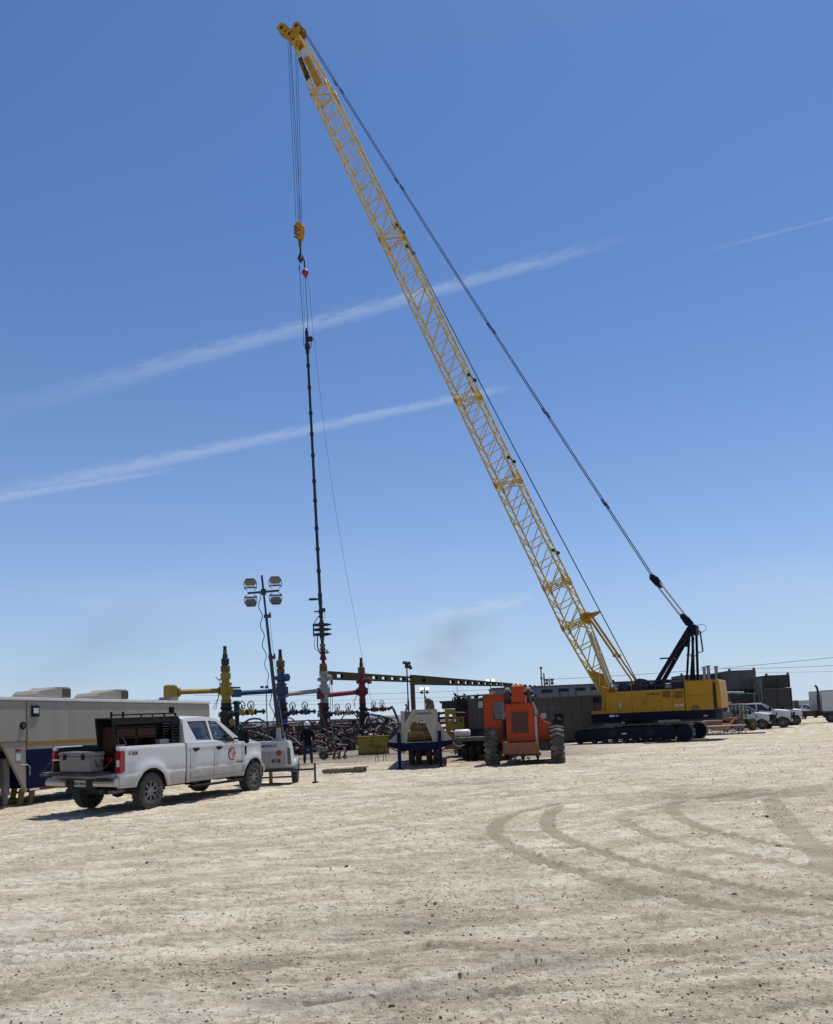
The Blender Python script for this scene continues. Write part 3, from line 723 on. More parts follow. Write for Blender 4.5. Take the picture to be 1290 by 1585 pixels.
        MB().box((3.405, Y0(-.20), 1.62), (.012, .22, .22)).build('mirror_glass', 'dark_glass', mo)
        vb = MB(); vb.box((3.98, Y0(yf(3.98, 1.2)-.018), 1.18), (.07, .02, .24)); vb.build('fender_vent', 'trim_black', T)
        st = MB(); st.box((2.55, Y0(-.02), .40), (2.3, .16, .05)); st.box((1.6, Y0(.12), .46), (.08, .3, .06)); st.box((3.4, Y0(.12), .46), (.08, .3, .06)); st.build('running_board', 'trim_black', T, bevel=.01)
    # interior
    b = MB(); b.bb(1.5, 3.7, .2, Wd-.2, .55, 1.0); b.bb(3.3, 3.7, .2, Wd-.2, 1.0, 1.42); b.build('cab_floor', 'dashboard', T)
    for u in (1.75, 2.62):
        for y in (.42, Wd-.82):
            s = MB(); s.bb(u, u+.5, y, y+.45, 1.0, 1.12); s.box((u-.02, y+.22, 1.36), (.14, .45, .55), ry=-.12); s.box((u-.06, y+.22, 1.74), (.10, .26, .2)); s.build('seat', 'seat', T, bevel=.03, bseg=2)
    # bed
    b = MB(); b.bb(-1.0, 1.28, .12, Wd-.12, .88, .915); b.bb(1.24, 1.29, .12, Wd-.12, .90, 1.42)
    for y in (.12, Wd-.17): b.bb(-1.0, 1.25, y, y+.05, .9, 1.44)
    for k in range(9): b.bb(-1.0, 1.24, .25+k*.18, .29+k*.18, .915, .93)
    b.build('bed_liner', 'bedliner', T)
    for y in (.075, Wd-.175): MB().bb(-1.04, 1.30, y, y+.10, 1.455, 1.482).build('bed_rail', 'truck_white', T, bevel=.01)
    for y in (.03, Wd-.17):
        tl = MB(); tl.bb(-1.085, -.88, y, y+.14, .90, 1.385); o = tl.build('tail_light', 'taillight', T, bevel=.025, bseg=2)
        MB().bb(-1.092, -1.06, y+.02, y+.075, 1.04, 1.19).build('reverse_lens', 'lamp_clear', o)
        MB().bb(-1.06, -.86, y+.012, y+.128, 1.39, 1.46).build('bed_corner', 'truck_white', T, bevel=.01)
        MB().bb(-1.06, -.90, y+.012, y+.128, .60, .895).build('bed_corner', 'truck_white', T, bevel=.01)
    if hero:
        tg = MB(); tg.box((-1.36, Wd/2, .90), (.56, 1.56, .055), ry=R(-2)); t1 = tg.build('tailgate', 'bedliner', T, bevel=.015, bseg=2)  # whole gate in liner colour, its edges darkened for shade too
        MB().box((-1.36, Wd/2, .936), (.52, 1.50, .018), ry=R(-2)).build('tailgate_liner', 'bedliner', t1)
        sb = MB()
        for y in (.14, Wd-.14): sb.tube([(-1.05, y, 1.30), (-1.5, y+(.06 if y < 1 else -.06), .94)], .008, 5)
        sb.build('tailgate_cable', 'trim_black', T)
    else:
        tg = MB(); tg.box((-1.05, Wd/2, 1.17), (.06, 1.66, .56)); tg.build('tailgate', 'truck_white', T, bevel=.015)
    MB().bb(-1.06, -1.0, .18, Wd-.18, .70, .885).build('rear_sill', 'truck_white', T, bevel=.01)
    bp = MB()
    prof = [(-1.08, .60), (-1.26, .62), (-1.27, .70), (-1.22, .79), (-1.08, .79)]
    bp.prism([(a, z) for a, z in prof], 'y', .03, .62); MB().prism([(a, z) for a, z in prof], 'y', Wd-.62, Wd-.03).build('rear_bumper', 'chrome', T, bevel=.015, bseg=2)
    MB().bb(-1.20, -1.08, .621, Wd-.621, .54, .76).build('bumper_centre', 'under', T)
    bmp = bp.build('rear_bumper', 'chrome', T, bevel=.015, bseg=2)
    MB().bb(-1.285, -1.262, .10, .50, .765, .800).build('bumper_step', 'trim_black', bmp)
    MB().bb(-1.222, -1.205, Wd/2-.16, Wd/2+.16, .605, .745).build('licence_plate', 'plate', bmp)
    if hero: text('K63·4RL8' if False else 'K63 4RL8', .075, 'black_text', T, (-1.227, Wd/2, .67), (R(90), 0, R(-90)), name='plate_lettering')
    hb = MB(); hb.bb(-1.30, -1.0, Wd/2-.05, Wd/2+.05, .42, .52); hb.bb(-1.12, -1.0, .5, Wd-.5, .44, .54); hb.build('tow_hitch', 'under', T)
    # chassis
    ch = MB()
    for y in (.55, Wd-.65): ch.bb(-1.0, 4.8, y, y+.10, .48, .60)
    ch.cyl((0, .25, .42), (0, Wd-.25, .42), .055); ch.cyl((WB, .25, .42), (WB, Wd-.25, .42), .05)
    ch.lathe([(.04, -.16), (.15, -.08), (.17, 0), (.15, .08), (.04, .16)], (0, Wd/2, .42), 'y', 12)
    ch.cyl((0, Wd/2, .42), (3.4, Wd/2, .52), .05); ch.bb(3.3, 4.7, .5, Wd-.5, .42, .75); ch.bb(.9, 2.2, .5, Wd-.5, .42, .62)
    ch.bb(-1.0, 3.8, .3, Wd-.3, .6, .64)
    ch.build('chassis', 'under', T)
    ex = MB(); ex.cyl((-.95, .42, .47), (-.45, .45, .50), .045); ex.cyl((-.95, .31, .47), (-.45, .35, .50), .045); ex.cyl((-.45, .4, .5), (.2, .6, .55), .05); ex.build('exhaust_pipe', 'rim', T, smooth=True)
    for u in (0, WB):
        add_wheel(T, (u, .14, .42), side=-1); add_wheel(T, (u, Wd-.14, .42), side=1)
    if not hero:
        g = MB()
        for y in (.35, .8, 1.2, 1.65): g.bb(5.18, 5.26, y-.03, y+.03, .5, 1.25)
        for z in (.62, .85, 1.22): g.bb(5.17, 5.25, .2, 1.8, z, z+.05)
        for s in (.12, 1.6):
            for k in range(4): g.bb(5.05, 5.2, s, s+.28, .72+k*.13, .76+k*.13)
        g.build('grille_guard', 'trim_black', T)
    return T
A0 = Vector((-6.25, 19.5, -.02))
TRZ = R(90-21)
truck = make_pickup('white crew cab pickup with its tailgate down and tools in the bed', A0, TRZ, True, tilt=R(1.6))
TM = Matrix.Translation(A0) @ Matrix.Rotation(TRZ, 4, 'Z') @ Matrix.Rotation(R(1.6), 4, 'X')
def tl(x, y, z): return TM @ Vector((x, y, z))
RX90 = R(90)
text('F', .13, 'red_text', truck, (-.74, .030, 1.315), (RX90, 0, 0), sx=1.2); text('X4', .13, 'black_text', truck, (-.58, .028, 1.315), (RX90, 0, 0), sx=1.2)
b = MB(); pts = [(3.30+.15*math.cos(R(a)), .040, 1.12+.17*math.sin(R(a))) for a in range(45, 320, 20)]; b.tube(pts, .016, 5); b.build('door_logo_ring', 'black_text', truck)
b = MB(); pts = [(3.34+.10*math.cos(R(a)), .038, 1.15+.11*math.sin(R(a))) for a in range(-60, 200, 20)]; b.tube(pts, .016, 5); b.bb(3.33, 3.50, .026, .046, 1.10, 1.135); b.bb(3.32, 3.44, .026, .046, 1.03, 1.055); b.build('door_logo_swoosh', 'orange_text', truck)
MB().bb(3.52, 3.80, .018, .034, .865, .895).build('door_badge', 'black_text', truck)
# black cap over the bed
def cap():
    T = thing('truck_cap', 'black open sided cap standing over the bed of the white pickup', 'truck cap', A0, TRZ, rot=(R(1.6), 0, TRZ))
    b = MB(); b.prism([(-1.17, 2.085), (-1.17, 2.12), (1.18, 2.15), (1.18, 2.115)], 'y', .16, .66); b.build('roof_panel', 'trim_black', T, bevel=.01)
    b = MB(); b.prism([(-1.05, 1.49), (-1.15, 2.085), (1.16, 2.115), (1.16, 1.49)], 'y', .62, .65); b.build('far_panel', 'trim_black', T)
    b = MB(); b.prism([(-1.16, 1.96), (-1.16, 2.085), (1.17, 2.115), (1.17, 2.02)], 'y', .155, .185); b.build('top_rail', 'trim_black', T)
    for p0_, p1_ in (((-1.06, .17, 1.49), (-1.15, .17, 2.1)), ((-1.06, .63, 1.49), (-1.15, .63, 2.1)), ((.92, .17, 1.49), (.92, .17, 2.1)), ((1.17, .17, 1.49), (1.17, .17, 2.1))):
        MB().tube([p0_, p1_], .03, 4).build('post', 'trim_black', T)
    for k in range(9):
        MB().box((1.18, 1.0, 1.54+k*.066), (.05, 1.6, .022), ry=R(35)).build('louvre', 'trim_black', T)
    for k in range(7):
        MB().box((1.045, .165, 1.56+k*.07), (.24, .02, .025), rx=R(30)).build('side_louvre', 'trim_black', T)
    b = MB()
    for y in (.25, .58):
        b.tube([(-.72, y, 2.19), (1.16, y, 2.22)], .018, 5)
        b.tube([(-.72, y, 2.10), (-.72, y, 2.26)], .028, 5); b.tube([(.3, y, 2.13), (.3, y, 2.2)], .02, 5); b.tube([(1.16, y, 2.12), (1.16, y, 2.22)], .028, 5)
    b.build('roof_rack', 'trim_black', T)
    MB().box((1.1, .32, 2.30), (.10, .12, .17)).build('work_light', 'trim_black', T, bevel=.02)
cap()
def in_truck(name, label, cat, build):
    T = thing(name, label, cat, A0, TRZ, rot=(R(1.6), 0, TRZ)); build(T); return T
def b_cooler(T):
    m = MB(); m.prism([(-1.56, .955), (-1.59, 1.30), (-1.13, 1.30), (-1.16, .955)], 'y', .40, 1.26); m.build('body', 'cooler', T, bevel=.02, bseg=2)
    m = MB(); m.bb(-1.60, -1.12, .385, 1.275, 1.305, 1.385); m.build('lid', 'cooler', T, bevel=.02, bseg=2)
    for y in (.58, 1.08): MB().bb(-1.615, -1.59, y-.035, y+.035, 1.22, 1.345).build('latch', 'trim_black', T)
    for y in (.365, 1.295): 
        m = MB(); m.tube([(-1.45, y, 1.22), (-1.45, y+(-.04 if y < 1 else .04), 1.08), (-1.25, y+(-.04 if y < 1 else .04), 1.08), (-1.25, y, 1.22)], .012, 5); m.build('handle', 'trim_black', T)
in_truck('cooler', 'large grey hard cooler with black latches on the open tailgate', 'cooler', b_cooler)
def b_shelf(T):
    MB().prism([(-1.0, .94), (-1.0, 1.92), (.40, 1.92), (.40, .94)], 'y', .585, .61).build('back_panel', 'wood', T)
    for z in (.95, 1.42, 1.66, 1.90): MB().bb(-1.0, .40, .24, .58, z, z+.025).build('shelf', 'wood', T)
    for x in (-1.0, -.3, .38): MB().bb(x, x+.022, .24, .58, .95, 1.92).build('upright', 'wood', T)
    MB().bb(-.96, -.34, .22, .24, 1.70, 1.88).build('drawer_front', 'wood', T); MB().bb(-.26, .36, .22, .24, 1.70, 1.88).build('drawer_front', 'wood', T)
in_truck('drawer_cabinet', 'brown wooden drawer cabinet inside the black cap of the pickup', 'cabinet', b_shelf)
def b_tool(T):
    MB().bb(-1.02, -.45, .62, 1.15, 1.40, 1.52).build('case', 'trim_black', T, bevel=.02)
    MB().bb(-1.0, -.5, .25, 1.1, .95, 1.38).build('crate_front', 'wood', T, bevel=.01)
in_truck('tool_case', 'black tool case on a brown crate just behind the red tail light', 'tool case', b_tool)
def b_pump(T):
    m = MB(); m.bb(-.98, -.62, .26, .5, 1.455, 1.52); m.build('tool_tray', 'gen_grey', T, bevel=.01)
    m = MB(); m.tube([(-.8, .45, 1.84), (-.74, .42, 1.70), (-.66, .40, 1.50)], .012, 5); m.tube([(-.5, .43, 1.66), (-.42, .4, 1.5)], .012, 5); m.build('hose', 'light_steel', T)
    m = MB(); m.bb(.55, .88, .22, .42, 1.49, 1.60); m.bb(.60, .8, .2, .24, 1.52, 1.56); m.build('fitting', 'light_steel', T, bevel=.01)
    MB().bb(-1.02, -1.003, .3, .8, 1.17, 1.25).build('red_strap', 'taillight', T)
in_truck('tool_tray', 'grey hand tools and hose heaped behind the bed rail of the pickup', 'tools', b_pump)
def b_can(T):
    m = MB(); m.lathe([(.12, .94), (.13, 1.0), (.13, 1.16), (.10, 1.2), (.04, 1.21)], (-1.3, 1.52, 0), 'z', 14); m.build('bucket_body', 'trim_black', T, smooth=True)
    m = MB(); m.torus((-1.3, 1.52, 1.2), 'z', .13, .01); m.build('rim_band', 'hose_white', T)
in_truck('bucket', 'small black bucket left of the grey cooler on the tailgate', 'bucket', b_can)
o = MB(); o.box((0, 0, .10), (.45, .12, .05), rz=.3); o.box((.15, .06, .16), (.30, .10, .03), rz=-.5, ry=.3); o.cyl((-.2, 0, .05), (.1, .1, .06), .05, .03)
p = gp(362, 1216); o = o.build('water_bottle_bag', 'blue_rag', bevel=.02); o.location = (p.x, p.y, 0.14); tag(o, 'pale blue plastic bag lying under the cab of the white pickup', 'plastic bag')

# ---------------------------------------------------------------- gooseneck command trailer
A1 = Vector((-10.456, 21.49, 0)); ATR = math.atan2(.95819, .28612)
def office():
    T = thing('office_trailer', 'long cream gooseneck office trailer with gold stripe and dark blue lower side', 'office trailer', A1, ATR)
    D = 2.45; X0, X1 = -4.0, 9.69
    MB().bb(.50, X1, .0, D, 1.44, 2.74).build('upper_wall', 'trailer_cream', T, bevel=.03, bseg=2)
    MB().bb(X0, .498, .0, D, 1.66, 2.74).build('neck_body', 'trailer_cream', T, bevel=.03, bseg=2)
    MB().bb(.52, X1-.01, .012, D-.012, .44, 1.438).build('lower_wall', 'trailer_blue', T)
    g = MB()
    for k in range(11): g.bb(.52, X1-.01, .0, .012, .50+k*.085, .50+k*.085+.055)
    g.build('corrugation', 'trailer_blue', T)
    MB().bb(.50, X1, -.006, -.002, 1.555, 1.655).build('gold_stripe', 'stripe_gold', T)
    MB().bb(X0-.03, X1+.03, -.03, D+.03, 2.742, 2.83).build('roof_edge', 'trailer_white', T, bevel=.02, bseg=2)
    for k in range(8): 
        x = -3.2+k*1.6+.55
        MB().bb(x, x+.012, -.004, .0, 1.68, 2.73).build('panel_seam', 'trailer_cream', T)
    MB().bb(.52, X1, .0, .03, .36, .438).build('bottom_rail', 'manifold_red', T)
    for x in (.6, 1.55, 2.9, 4.4): MB().bb(x, x+.35, -.004, -.001, .375, .425).build('reflector', 'white_text', T)
    for x in (1.9, 4.9, 7.9):
        f = MB(); f.bb(x, x+.9, -.016, -.004, .62, 1.36); f = f.build('locker_door', 'trailer_blue', T, bevel=.006); MB().bb(x+.40, x+.50, -.03, -.0165, .70, .76).build('locker_latch', 'light_steel', f)
    # roof air conditioners
    def ac(x0, x1, yy):
        L_ = x1-x0; m = MB()
        m.prism([(x0, 2.83), (x0+.06, 2.93), (x0+.18, 3.02), (x0+.48*L_, 3.08), (x0+.58*L_, 3.14), (x1-.04, 3.15), (x1, 3.11), (x1, 2.83)], 'y', yy, yy+.85)
        o = m.build('air_conditioner', 'trailer_cream', T, bevel=.03, bseg=2)
        v = MB(); v.bb(x1-.36, x1-.02, yy-.006, yy-.002, 2.86, 3.10)
        v.build('vent_grille', 'rust_dark', o)
        for k in range(5): MB().bb(x1-.34, x1-.04, yy-.014, yy-.007, 2.885+k*.043, 2.895+k*.043).build('vent_slat', 'tank_side', o)
    ac(.95, 2.35, .10); ac(3.45, 5.0, .10)
    m = MB(); m.bb(7.1, 8.1, .9, 1.5, 2.83, 2.90); m.build('roof_vent', 'tank_grey', T)
    m = MB(); m.prism([(8.35, 2.83), (8.45, 3.02), (8.9, 3.04), (8.85, 2.83)], 'y', .8, 1.3); m.build('roof_hatch', 'tank_side', T)
    f = MB(); f.bb(.66, .96, -.03, .0, 2.31, 2.62); f = f.build('porthole_frame', 'trim_black', T, bevel=.02)
    MB().bb(.72, .90, -.045, -.031, 2.40, 2.54).build('porthole_pane', 'lamp_clear', f)
    m = MB(); m.lathe([(.10, -.03), (.10, .0)], (.36, 0, 2.08), 'y', 16); m = m.build('cable_port', 'trim_black', T)
    MB().lathe([(.05, -.045), (.05, -.031)], (.36, 0, 2.08), 'y', 12).build('port_cap', 'tank_grey', m)
    # neck gusset, landing gear
    MB().prism([(-.33, 1.655), (.50, 1.655), (.50, .33)], 'y', .02, .10).build('neck_gusset', 'trailer_cream', T)
    MB().prism([(-.33, 1.655), (.50, 1.655), (.50, .33)], 'y', D-.10, D-.02).build('neck_gusset', 'trailer_cream', T)
    MB().bb(.12, .32, .012, .016, 1.42, 1.47).build('warning_label', 'taillight', T); MB().bb(.14, .30, .012, .016, 1.18, 1.36).build('notice_label', 'lamp_clear', T)
    MB().bb(-1.6, .0, .2, D-.2, .55, 1.05).build('neck_beam', 'tank_grey', T); MB().bb(-1.9, -.6, .3, D-.3, 1.06, 1.60).build('neck_box', 'tank_side', T)
    for y in (.14, D-.26):
        m = MB(); m.bb(-.12, .06, y, y+.14, .30, 1.25); m.bb(-.09, .03, y+.03, y+.11, .06, .30); l = m.build('landing_leg', 'tank_side', T, bevel=.01)
        MB().bb(-.2, .14, y-.06, y+.2, .0, .05).build('foot_pad', 'tank_side', l)
    m = MB(); m.tube([(.25, -.02, 1.06), (.45, -.05, 1.06), (.56, -.05, 1.0), (.56, -.04, .78)], .018, 6); m.build('crank_handle', 'light_steel', T)
    for x in (.62, 1.0):
        m = MB(); m.prism([(x, .42), (x+.16, .42), (x+.06, .0), (x-.10, .0)], 'y', .3, .36); m.prism([(x, .42), (x+.16, .42), (x+.06, .0), (x-.10, .0)], 'y', .9, .96)
        for z in (.12, .3): m.bb(x, x+.08, .3, .96, z, z+.03)
        m.build('folding_step', 'jack_yellow', T)
    for x in (5.6, 6.5):
        for y, s in ((.16, -1), (D-.16, 1)): add_wheel(T, (x, y, .38), .38, .24, .2, s, n=20)
    for x in (3.2, 3.6): MB().bb(x, x+.12, .4, D-.4, .25, .44).build('cross_member', 'under', T)
office()

# ---------------------------------------------------------------- light tower beside the pickup
def lamp_head(parent, c, tiltx, up):
    e = MB(); e.prism([(-.15, .17), (.15, .17), (.18, .25), (.14, .37), (-.14, .37), (-.18, .25)], 'y', -.05, .12)
    h = e.build('lamp_head', 'lamp_body', parent, bevel=.02, bseg=2); h.location = c; h.rotation_euler = (tiltx, 0, 0)
    if not up: h.rotation_euler = (tiltx+math.pi, 0, math.pi)
    f = MB(); f.bb(-.145, .145, -.04, .02, .115, .168); f.build('lamp_glass', 'lamp_face', h)
    f = MB(); f.bb(-.19, .19, -.05, -.0, .075, .112); f.build('visor', 'mast', h)
    f = MB(); f.tube([(-.10, -.02, .0), (-.19, -.02, .07), (-.20, -.02, .26), (-.12, -.02, .38), (.12, -.02, .38), (.20, -.02, .26), (.19, -.02, .07), (.10, -.02, .0)], .012, 5); f.build('lamp_bracket', 'mast', h)
def light_tower():
    T = thing('light_tower', 'mobile light tower with four floodlights on a mast and a white generator cabinet', 'light tower', (-4.28, 26.3, 0), R(3))
    # cabinet front faces camera (-y)
    MB().prism([(-1.0, .50), (-1.0, 1.33), (.18, 1.33), (.30, .50)], 'y', -.45, .75).build('cabinet', 'gen_white', T, bevel=.03, bseg=2)
    MB().bb(-1.0, .10, -.462, -.452, .54, 1.02).build('front_panel', 'gen_grey', T)
    for k in range(8): MB().box((.205, -.458, .64+k*.064), (.10, .012, .04), rx=.3).build('vent_slot', 'trim_black', T)
    m = MB(); m.lathe([(.085, -.475), (.085, -.463)], (-.10, 0, .97), 'y', 18); m.build('red_sticker', 'taillight', T)
    MB().prism([(-.42, .94), (-.36, .94), (-.39, .99)], 'y', -.470, -.464).build('small_sticker', 'blue_text', T)
    text('418', .17, 'black_text', T, (-.20, -.475, .72), (RX90, 0, 0), sx=1.1)
    text('TEREXNCH', .115, 'blue_text', T, (-.45, -.462, 1.19), (RX90, 0, 0), sx=.95)
    MB().bb(-1.05, .35, -.50, .75, .42, .49).build('frame', 'mast', T)
    for x, s in ((-1.35, -1), (.30, 1)):
        add_wheel(T, (x, .35, .34), .34, .2, .19, s, n=22)
        if s > 0:
            m = MB(); m.grid([math.pi*i/12 for i in range(13)], [0, 1], lambda a, q: (.16+q*.26, .35+.41*math.cos(a), .36+.41*math.sin(a))); m.build('mudguard', 'light_steel', T, smooth=True, thick=.015)
    # wheels here roll along y: turn them
    for ch in T.children:
        if ch.name.startswith('wheel'): ch.rotation_euler = (0, 0, R(90))
    m = MB(); m.bb(-1.4, 1.0, -.44, -.38, .40, .46); m.bb(-1.5, .3, -.3, -.25, .2, .25); m.build('outrigger_bar', 'mast', T)
    m = MB(); m.bb(.95, 1.01, -.45, -.37, .05, .62); m.cyl((.98, -.41, 0), (.98, -.41, .05), .10, n=12); m.build('outrigger_jack', 'mast', T)
    m = MB(); m.bb(-.44, -.34, -.35, -.25, .03, .42); m.cyl((-.39, -.3, 0), (-.39, -.3, .04), .11, n=12); m.build('yellow_jack', 'jack_yellow', T)
    m = MB(); m.tube([(-.98, -.5, 1.28), (-.98, -.5, .95), (-.9, -.5, .7), (-.95, -.5, .5)], .02, 5)
    for z in (1.38, 1.08, .78): m.bb(-1.1, -.85, -.52, -.49, z, z+.025)
    m.build('side_bracket', 'trim_black', T)
    # mast, leaning a little
    base = Vector((-.10, .1, 1.0)); top = Vector((-.54, .1, 6.62))
    sec = [(0, .55, .060), (.45, .78, .045), (.74, 1.0, .034)]
    for a, b_, r in sec:
        MB().cyl(base.lerp(top, a), base.lerp(top, b_), r, n=8).build('mast_section', 'mast', T)
    for a in (.53, .765): 
        p = base.lerp(top, a); m = MB(); m.box(p+Vector((.04, 0, 0)), (.22, .12, .10)); m.cyl(p+Vector((.12, 0, 0)), p+Vector((.12, 0, .12)), .03); m.build('mast_pulley', 'mast', T)
    m = MB(); m.bb(-.35, .05, -.05, .3, 1.33, 1.40); m.prism([(-.24, 1.4), (-.08, 1.4), (-.10, 1.75), (-.20, 1.75)], 'y', .0, .2); m.tube([(.0, .0, 1.5), (-.05, .05, 2.0), (-.12, .1, 2.6)], .012, 5); m.build('mast_base', 'light_steel', T)
    hub = base.lerp(top, .905)
    m = MB(); m.box(hub, (1.0, .07, .06), ry=-.05); m.box(hub, (.16, .12, .18)); m.build('crossbar', 'mast', T)
    for x, up in ((-.40, 1), (-.40, 0), (.39, 1), (.39, 0)):
        lamp_head(T, hub+Vector((x, -.04, (.07 if up else -.07)+(x*.05))), R(14 if up else 14), up)
    # coiled cable
    pts = []; n = 150
    for i in range(n+1):
        t = i/n; p = hub.lerp(base+Vector((0, 0, .6)), t); a = t*26*math.pi/2
        pts.append(p+Vector((-.14-.05*math.sin(t*math.pi)+.045*math.sin(a*1.1), -.06+.03*math.cos(a*1.1), 0)))
    MB().tube(pts, .013, 4).build('power_cable', 'cable', T)
    # ball: second cable on the right
    MB().tube([base+Vector((.12, 0, .5)), base.lerp(top, .6)+Vector((.10, 0, 0)), base.lerp(top, .75)+Vector((.10, 0, 0))], .007, 4).build('mast_wire', 'cable', T)
light_tower()

# ---------------------------------------------------------------- crawler crane
C0 = Vector((13.65, 51.52, 0)); CRZ = math.atan2(-.46835, .88354)
CM = Matrix.Translation(C0) @ Matrix.Rotation(CRZ, 4, 'Z'); CMI = CM.inverted()
def crane():
    T = thing('crawler_crane', 'tall crawler crane with a yellow lattice boom holding the black lubricator pipe over the wells', 'crane', C0, CRZ)
    # crawlers
    for far in (0, 1):
        y0, y1 = (-2.75, -1.95) if not far else (1.95, 2.75); dx = 0.0
        prof = []
        L0, L1, r = -3.50+dx, 3.50+dx, .50
        for i in range(13): a = math.pi/2+math.pi*i/12; prof.append((L0+r*.86+r*.86*math.cos(a), .50+r*.86*math.sin(a)))
        for i in range(13): a = -math.pi/2+math.pi*i/12; prof.append((L1-r*.9+r*.9*math.cos(a), .50+r*.9*math.sin(a)))
        top = [(L0+.43, .93), (-1.7, 1.045), (2.2, 1.05), (L1-.45, .95)]
        loop = []
        for i in range(17): a = math.pi/2+math.pi*i/16; loop.append((L0+.48+.44*math.cos(a), .47+.44*math.sin(a)))
        for i in range(17): a = -math.pi/2+math.pi*i/16; loop.append((L1-.52+.50*math.cos(a), .53+.50*math.sin(a)))
        loop += [(2.2, 1.06), (-1.7, 1.05)]
        P = [Vector((p[0], 0, p[1])) for p in loop]; tot = [0]
        for i in range(len(P)): tot.append(tot[-1]+(P[(i+1) % len(P)]-P[i]).length)
        n = int(tot[-1]/.235); m = MB()
        for k in range(n):
            s = tot[-1]*k/n; i = max(j for j in range(len(P)) if tot[j] <= s); t = (s-tot[i])/(tot[i+1]-tot[i]); p = P[i].lerp(P[(i+1) % len(P)], t); d = (P[(i+1) % len(P)]-P[i]).normalized()
            a = math.atan2(-d.z, d.x)
            m.box((p.x, (y0+y1)/2, p.z), (.215, y1-y0, .045), ry=a)
            nn = Vector((-d.z, 0, d.x)); q = p-nn*.04
            m.box((q.x, (y0+y1)/2, q.z), (.06, y1-y0-.1, .04), ry=a)
        cf = bpy.data.objects.new('crawler', None); COL.objects.link(cf); cf.parent = T
        stuff(m.build('track_shoe', 'track', cf))
        m = MB(); m.prism([(L0+.5, .24), (L0+.25, .5), (L0+.6, .84), (-1.6, .95), (2.3, .95), (L1-1.15, .9), (L1-1.15, .22)], 'y', y0+.08, y1-.08)
        fr = m.build('track_frame', 'crane_dark', cf, bevel=.02)
        for x in (-1.3, .85): MB().bb(x, x+.42, y0+.06, y0+.085, .42, .78).build('frame_opening', 'dark_open', fr)
        MB().bb(-.55, -.28, y0+.062, y0+.078, .54, .60).build('frame_label', 'white_text', fr)
        for cx, rr, nm in ((L0+.48, .40, 'idler'), (L1-.52, .46, 'drive_sprocket')):
            m = MB(); m.lathe([(rr, -.34), (rr, -.30), (rr*.86, -.32), (rr*.5, -.26), (rr*.45, -.36), (.05, -.36)] + [(.05, .36), (rr*.45, .36), (rr*.5, .26), (rr*.86, .32), (rr, .30), (rr, .34)], (cx, (y0+y1)/2, .49), 'y', 22)
            m.build(nm, 'crane_dark', cf, smooth=True)
        m = MB()
        for k in range(9): m.cyl((L0+1.2+k*.62, y0+.12, .17), (L0+1.2+k*.62, y1-.12, .17), .13, n=12)
        m.build('lower_roller', 'crane_black', cf)
        for k in range(2): MB().cyl((-1.0+k*2, y0+.2, .98), (-1.0+k*2, y1-.2, .98), .08, n=10).build('carrier_roller', 'track', cf)
    m = MB(); m.bb(-1.3, 1.3, -1.95, 1.95, .45, .95); m.bb(-.9, .9, -1.0, 1.0, .9, 1.05); m.build('car_body', 'crane_dark', T, bevel=.05)
    m = MB(); m.cyl((0, 0, 1.0), (0, 0, 1.26), 1.0, n=32); m.build('slewing_ring', 'crane_black', T)
    m = MB(); m.bb(-2.68, 4.60, -1.5, 1.5, 1.27, 1.775); m.build('base_deck', 'crane_dark', T, bevel=.02)
    MB().bb(2.6, 4.98, -1.46, 1.46, 1.16, 1.60).build('rear_frame', 'tank_dark', T, bevel=.03)
    MB().bb(-2.75, -1.0, -1.56, -.9, 1.16, 1.262).build('side_step', 'crane_black', T)
    MB().bb(-1.55, -1.25, -1.512, -1.502, 1.58, 1.69).build('deck_sticker', 'white_text', T)
    text('EMS', .12, 'white_text', T, (-1.1, -1.506, 1.63), (RX90, 0, 0))
    text('KW', .13, 'white_text', T, (4.05, -1.51, 1.42), (RX90, 0, 0))
    # house panels
    pan = [(-1.72, -1.0), (-.99, -.14), (-.13, .73), (.74, 1.60), (1.61, 2.25), (2.26, 2.93)]
    for x0, x1 in pan:
        p = MB(); p.bb(x0, x1, -1.5, -1.44, 1.785, 3.06); p.build('door_panel', 'crane_yellow', T, bevel=.012)
    MB().bb(-1.70, 2.93, -1.43, 1.5, 1.78, 3.03).build('engine_house', 'crane_yellow', T)
    MB().prism([(-2.15, 1.785), (-1.73, 1.785), (-1.73, 3.04), (-1.62, 3.35), (-2.1, 3.5), (-2.02, 2.6)], 'y', -1.2, -.9).build('foot_bracket', 'crane_yellow', T, bevel=.01)
    MB().prism([(-2.15, 1.785), (-1.73, 1.785), (-1.73, 3.04), (-1.62, 3.35), (-2.1, 3.5), (-2.02, 2.6)], 'y', .9, 1.2).build('foot_bracket', 'crane_yellow', T, bevel=.01)
    MB().bb(-2.66, -1.75, -1.5, -.8, 1.78, 1.98).build('front_step', 'crane_yellow', T, bevel=.02)
    for x0, x1, z0, nn in ((1.70, 2.15, 2.62, 5), (2.36, 2.85, 2.52, 6)):
        for k in range(nn): MB().bb(x0, x1, -1.516, -1.502, z0+k*.07, z0+k*.07+.035).build('louvre', 'dark_open', T)
    text('KOBELCO', .155, 'black_text', T, (1.17, -1.512, 2.83), (RX90, 0, 0), sx=1.05)
    text('CK1600', .15, 'white_text', T, (2.60, -1.512, 2.10), (RX90, 0, 0)); 
    MB().bb(-.96, -.78, -1.508, -1.502, 2.1, 2.42).build('door_notice', 'light_steel', T)
    for x in (-.3, .55, 1.45): MB().bb(x, x+.05, -1.512, -1.502, 2.35, 2.43).build('door_latch', 'crane_black', T)
    p = MB(); p.bb(2.97, 4.52, -1.52, 1.5, 1.74, 3.50); hp = p.build('rear_cabinet', 'crane_yellow', T, bevel=.03, bseg=2)
